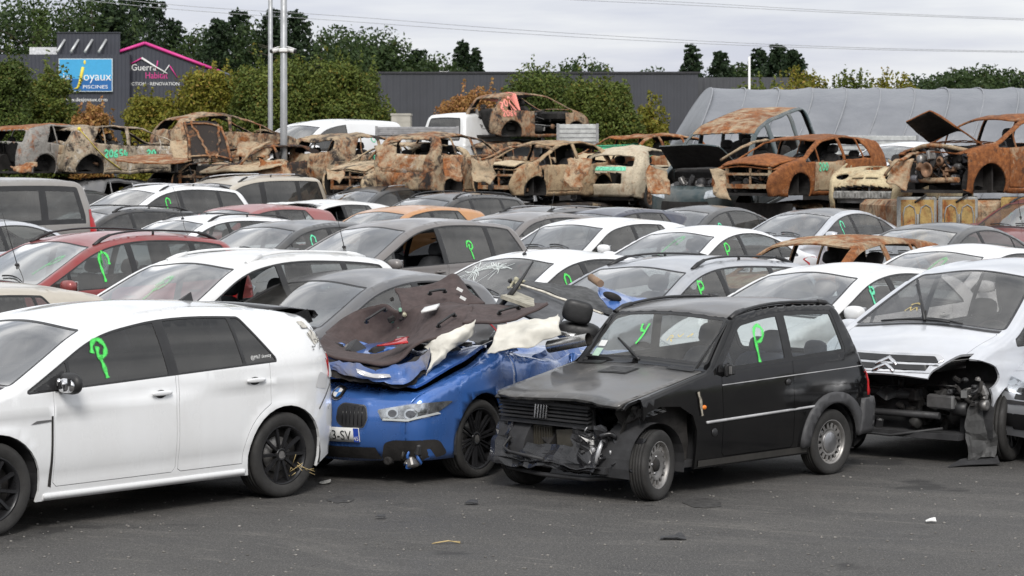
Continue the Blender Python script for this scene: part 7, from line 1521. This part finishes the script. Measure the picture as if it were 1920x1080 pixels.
for i in range(ns + 1):
    for j in range(1, 25):
        f = max(0, 1 - i / 26); PT[i, j, 1] += (.05 + .12 * f) * noise.noise(Vector((PT[i, j, 0] * 1.2 - PT[i, j, 2] * 1.5, PT[i, j, 2] * .8, 3))); PT[i, j, 2] += .05 * noise.noise(Vector((PT[i, j, 0] * .9, PT[i, j, 2], 9)))
m_, t_, b_, o_ = newmat('grey tunnel film'); t_.links.new(ramp(t_, nois(t_, .8, 6, .6, stretch=(1, 1, 2.5)), [(.3, (.155, .165, .185)), (.7, (.215, .225, .245))]), b_.inputs['Base Color']); b_.inputs['Roughness'].default_value = .42; bump(t_, b_, nois(t_, 2.2, 5, .6, stretch=(1, 1, .5), dist=1.5), .35, .08)
m = MB(); m.grid(PT, 0, True, .02); cap = [tuple(p) for p in PT[0]]; m.add(cap, [list(range(len(cap)))[::-1]]); m.build('film', m_, r_); HP = plain('pale hoop', (.26, .27, .29), .5, var=.1)
for k in range(0, 16):
    s_ = k * 1.1 + .02; pts = [Vector(tun(s_, t)) + Vector((0, -.015 * math.cos(math.pi * t), .01)) for t in np.linspace(.02, .75, 22)]; m = MB(); m.tube(pts, .022, 5); m.build('hoop', HP, r_)
# ------------------------------------------------------------------ posts, wires, vans and boards behind the burnt cars
GV = plain('galvanised post', (.36, .37, .38), .5, .5, var=.15, scale=3)
p = at(532, 265, 61); r_ = empty('lamp_post', (p.x, p.y, gz(61))); tag(r_, 'nearer tall grey post carrying a pair of white security cameras', 'post'); m = MB(); m.tube([(0, 0, 0), (0, 0, 3), (0, 0, 9)], [.095, .088, .07], 14); m.tube([(0, 0, 0), (0, 0, .5)], .13, 12); m.build('pole', GV, r_)
zc = CAM_H - (95 - HZ) / FOC * 61 - gz(61)
for sg in (1, -1):
    m = MB(); m.tube([(sg * .07, -.04, zc + .02), (sg * .2, -.06, zc + .03)], .04, 8); m.tube([(sg * .12, -.08, zc + .04), (sg * .28, -.16, zc - .02)], .062, 12); m.tube([(sg * .28, -.16, zc - .02), (sg * .31, -.175, zc - .03)], [.055, .045], 10, 1); m.box((sg * .20, -.12, zc + .065), (.22, .13, .015), Matrix.Rotation(sg * -.3, 4, 'Z') @ Matrix.Rotation(sg * .3, 4, 'Y')); m.build('security_camera', [WHITEM, TRIM], r_)
m = MB(); m.box((0, -.01, zc + .01), (.24, .24, .10), None, 0, 1, .02); m.build('bracket', WHITEM, r_)
p = at(507, 235, 76); r_ = empty('lamp_post', (p.x, p.y, gz(76))); tag(r_, 'farther thinner grey post just left of the one with cameras', 'post'); m = MB(); m.tube([(0, 0, 0), (0, 0, 3), (0, 0, 11)], [.08, .075, .06], 12); m.build('pole', GV, r_); m = MB(); m.box((0, 0, .02), (.35, .35, .04)); m.build('base_plate', GV, r_)
p = at(1405, 160, 96); r_ = empty('white_pole', (p.x, p.y, .4)); tag(r_, 'thin white pole above the left end of the polytunnel', 'pole'); m = MB(); m.tube([(0, 0, 0), (0, 0, CAM_H - (106 - HZ) / FOC * 96 - .4)], .045, 8); m.build('pole', WHITEM, r_)
WIRE = plain('wire', (.34, .35, .37), .6)
for i, (q, lab) in enumerate((([(-100, -42), (290, 6), (640, 30), (960, 55), (1280, 75), (1600, 89), (1920, 96), (2200, 97)], 'upper wire of the long pair crossing the whole sky'), ([(-100, -30), (290, 14), (640, 39), (960, 62), (1280, 80), (1600, 92), (1920, 98), (2200, 100)], 'lower wire of the long pair crossing the whole sky'), ([(900, -20), (1060, -6), (1280, 4), (1600, 22), (1920, 35), (2200, 44)], 'upper wire of the short pair at the top right'), ([(900, -13), (1060, -1), (1280, 9), (1600, 25), (1920, 37.5), (2200, 47)], 'lower wire of the short pair at the top right'))):
    m = MB(); m.tube([at(a, b, 150) for a, b in sheet([[(a, b, 0) for a, b in q]] * 2, 5)[0][:, :2]], .016, 5); tag(m.build('power_line', WIRE), lab, 'power line', 'power lines across the sky')
def stack_car(c, px_, py_, y, phi, x=-.45, sc=(1, 1, 1)):
    c.root.scale = sc; ph = R(phi); M = Matrix.Rotation(math.pi + math.pi / 2 - ph, 4, 'Z'); q = M @ Vector((x * sc[0], 0, c.H * sc[2])); c.root.location = at(px_, py_, y) - q; c.root.rotation_euler = M.to_euler(); return c.root.location.z - gz(y)
def under_car(c, y, zb, lab):
    o = copy_tree(base[1].root); o.location = (c.root.location.x, c.root.location.y, gz(y)); o.rotation_euler = c.root.rotation_euler; o.scale = (1.1, 1, max(.3, zb / .86)); o['label'] = lab
v1 = Car('white_van', 'long white panel van behind the lamp post with the cameras', dict(T['box'], side=dict(x0=1.32, x1=-.2, rear=(-.18, -.18), split=[], doors=[(.82, -.22)])), WHITE, 'van', 'white vehicles behind the burnt cars', dust=.14, lamps=False)
under_car(v1, 69, stack_car(v1, 650, 226, 69, 40, -.9, (1.25, 1.1, 1.2)), 'flattened car below the long white panel van')
v1.stroke([[(.9, 1.36), (.96, 1.44), (1.04, 1.42), (1.05, 1.34), (.98, 1.28), (.9, 1.36)]], MINT, 'left', .02, .01)
v2 = Car('white_van', 'white van whose rounded tail shows left of the bare shell on top', dict(T['box'], side=dict(x0=1.32, x1=-.2, rear=(-.18, -.18), split=[], doors=[(.82, -.22)])), WHITE2, 'van', 'white vehicles behind the burnt cars', lamps=False); under_car(v2, 72, stack_car(v2, 905, 214, 72, 222, -.45, (1, 1, 1.15)), 'flattened car below the white van with the rounded tail')
r_ = empty('concrete_block', at(753, 240, 80)); r_.location.z = gz(80); tag(r_, 'pale beige concrete box behind the flatbed boards', 'box'); zt = CAM_H - (214 - HZ) / FOC * 80 - gz(80); m = MB(); m.box((0, 0, zt / 2), (.62, 1.2, zt), None, 0, 1, .02); m.box((0, 0, zt - .02), (.66, 1.24, .07)); [m.box((0, 0, zt - .25 * k), (.635, 1.215, .015)) for k in range(1, 5)]; m.build('shell', plain('beige concrete', (.42, .40, .35), .9, var=.15, scale=4), r_)
def bed(lab, a, b, ptop, pbot, y, mat, y1=None):
    p, q = at(a, ptop, y), at(b, ptop, y1 or y); r_ = empty('flatbed_trailer', ((p.x + q.x) / 2, (p.y + q.y) / 2, gz(y))); tag(r_, lab, 'trailer'); w_ = (q - p).length; r_.rotation_euler = (0, 0, math.atan2(q.y - p.y, q.x - p.x)); zt = p.z - gz(y); h = (pbot - ptop) / FOC * y
    [MB().box((0, yb, zt - h / 2), (w_, .05, h), None, 0, 1, .01).build('side_board', mat, r_) for yb in (0, 2.0)]; m = MB()
    for k in range(1, 4): m.box((0, -.03, zt - h * k / 4), (w_ - .02, .012, .02))
    m.box((-w_ / 2, -.03, zt - h / 2), (.07, .03, h + .04)); m.box((w_ / 2, -.03, zt - h / 2), (.07, .03, h + .04)); m.build('rail', ALLOY, r_); m = MB(); m.box((0, 1, zt - h - .05), (w_, 2, .1)); m.build('bed', STEEL, r_)
    for sx in (-.3, .3): wl = MB(); wl.lathe([(.1, -.1), (.40, -.1), (.42, 0), (.40, .1), (.1, .1)], 'y', 24, (w_ * sx, .2, .42)); wl.lathe([(.1, -.1), (.40, -.1), (.42, 0), (.40, .1), (.1, .1)], 'y', 24, (w_ * sx, 1.8, .42)); wl.tube([(w_ * sx, .2, .42), (w_ * sx, 1.8, .42)], .06, 8); wl.box((w_ * sx, 1, (zt - h) / 2 + .2), (.3, .8, max(.1, zt - h - .5))); wl.build('axle', SOOT, r_)
bed('silver flatbed with low side boards between the white vans', 706, 858, 238, 254, 66, ALLOY); bed('pale flatbed with tall boards right of the bare shell on top', 1046, 1120, 233, 266, 67, plain('pale boards', (.46, .47, .46), .6)); bed('long pale trailer side in front of the polytunnel', 1560, 1718, 254, 290, 60, plain('pale boards', (.46, .47, .46), .6), 62)
v3 = Car('white_car', 'white car roof showing between the round-eyed wreck and the raised rusty bonnet', dict(T['hatch']), WHITE, 'car', 'white vehicles behind the burnt cars', lamps=False); under_car(v3, 60, stack_car(v3, 1712, 268, 60, 42), 'flattened car below the lone white car roof')
# ------------------------------------------------------------------ small things on the asphalt
rg = np.random.default_rng(12); b = MB()
for k in range(520):
    p = on_ground(rg.uniform(-30, 1950), rg.uniform(860, 1085)); s_ = float(rg.uniform(.004, .014)); b.ell(p + Vector((0, 0, s_ * .3)), (s_, s_ * .8, s_ * .5), 5, 3)
tag(b.build('gravel', plain('pale grit', (.20, .19, .175), .9, var=.6, scale=3)), 'loose pale grit scattered on the asphalt', 'gravel', None, 'stuff')
def chip(nm, lab, px_, py_, s_, mat, seed): p = on_ground(px_, py_); o = crumple(nm, [p + Vector((-s_, -s_ * .6, .012)), p + Vector((s_, -s_ * .5, .015)), p + Vector((s_ * .9, s_ * .7, .03)), p + Vector((-s_ * .8, s_ * .6, .012))], mat, None, (5, 6), s_ * .25, 14, seed); tag(o, lab, 'debris')
chip('plastic_shard', 'largest black plastic shard on the asphalt at the lower right', 1262, 1011, .085, PLASTIC, 1); chip('plastic_shard', 'white plastic shard on the asphalt at the lower right', 1746, 981, .04, WHITEM, 2); chip('plastic_shard', 'small black shard on the asphalt below the blue wreck', 714, 973, .035, PLASTIC, 3); chip('plastic_shard', 'black sliver on the asphalt in front of the blue front wheel', 884, 946, .05, PLASTIC, 5); chip('plastic_shard', 'pale chip on the asphalt right of the white rear tyre', 610, 908, .05, plain('pale chip', (.38, .38, .36), .7), 4)
p = on_ground(835, 1020); m = MB(); [m.tube([p + Vector((-.09 + .01 * k, .02 * k - .02, .006)), p + Vector((.02, .01 * k, .02)), p + Vector((.10, .05 - .03 * k, .008))], .003, 4) for k in range(3)]; tag(m.build('straw_stalks', plain('straw', (.50, .38, .18), .8)), 'few yellow straw stalks lying on the asphalt', 'straw')
for k, (a, b_, s_) in enumerate(((1322, 944, .10), (640, 937, .07))):
    p = on_ground(a, b_); q = [(p.x + s_ * (1 + .35 * noise.noise(Vector((math.cos(t) * 1.5, math.sin(t) * 1.5, k)))) * math.cos(t) * 1.5, p.y + s_ * (1.3 + .5 * noise.noise(Vector((math.cos(t) * 2, math.sin(t) * 2, k + 9)))) * math.sin(t) * 2, gz(p.y) + .004) for t in np.linspace(0, 2 * math.pi, 33)[:-1]]
    setting(mesh_obj('oil_stain', q, [list(range(32))], plain('oil stain', (.055, .053, .051), .6, var=.5, scale=20)))
# unseen leaf screen added behind the camera to darken paint and glass reflections
rg = np.random.default_rng(5); P_ = np.stack([rg.uniform(-80, 80, 42000), -42 + rg.normal(0, 2.5, 42000), rg.uniform(0, 1, 42000) ** .85 * 14], 1); P_[:, 2] *= .75 + .25 * np.sin(P_[:, 0] * .35) * np.sin(P_[:, 0] * .13 + 1)
wd = leaf_mesh('added_leaf_screen', P_, np.tile((0, 1., .3), (len(P_), 1)), 1.3, G6, None, rg, .8); tag(wd, 'dark leaf screen added unseen behind the camera', 'added_leaf_screen', None, 'stuff')
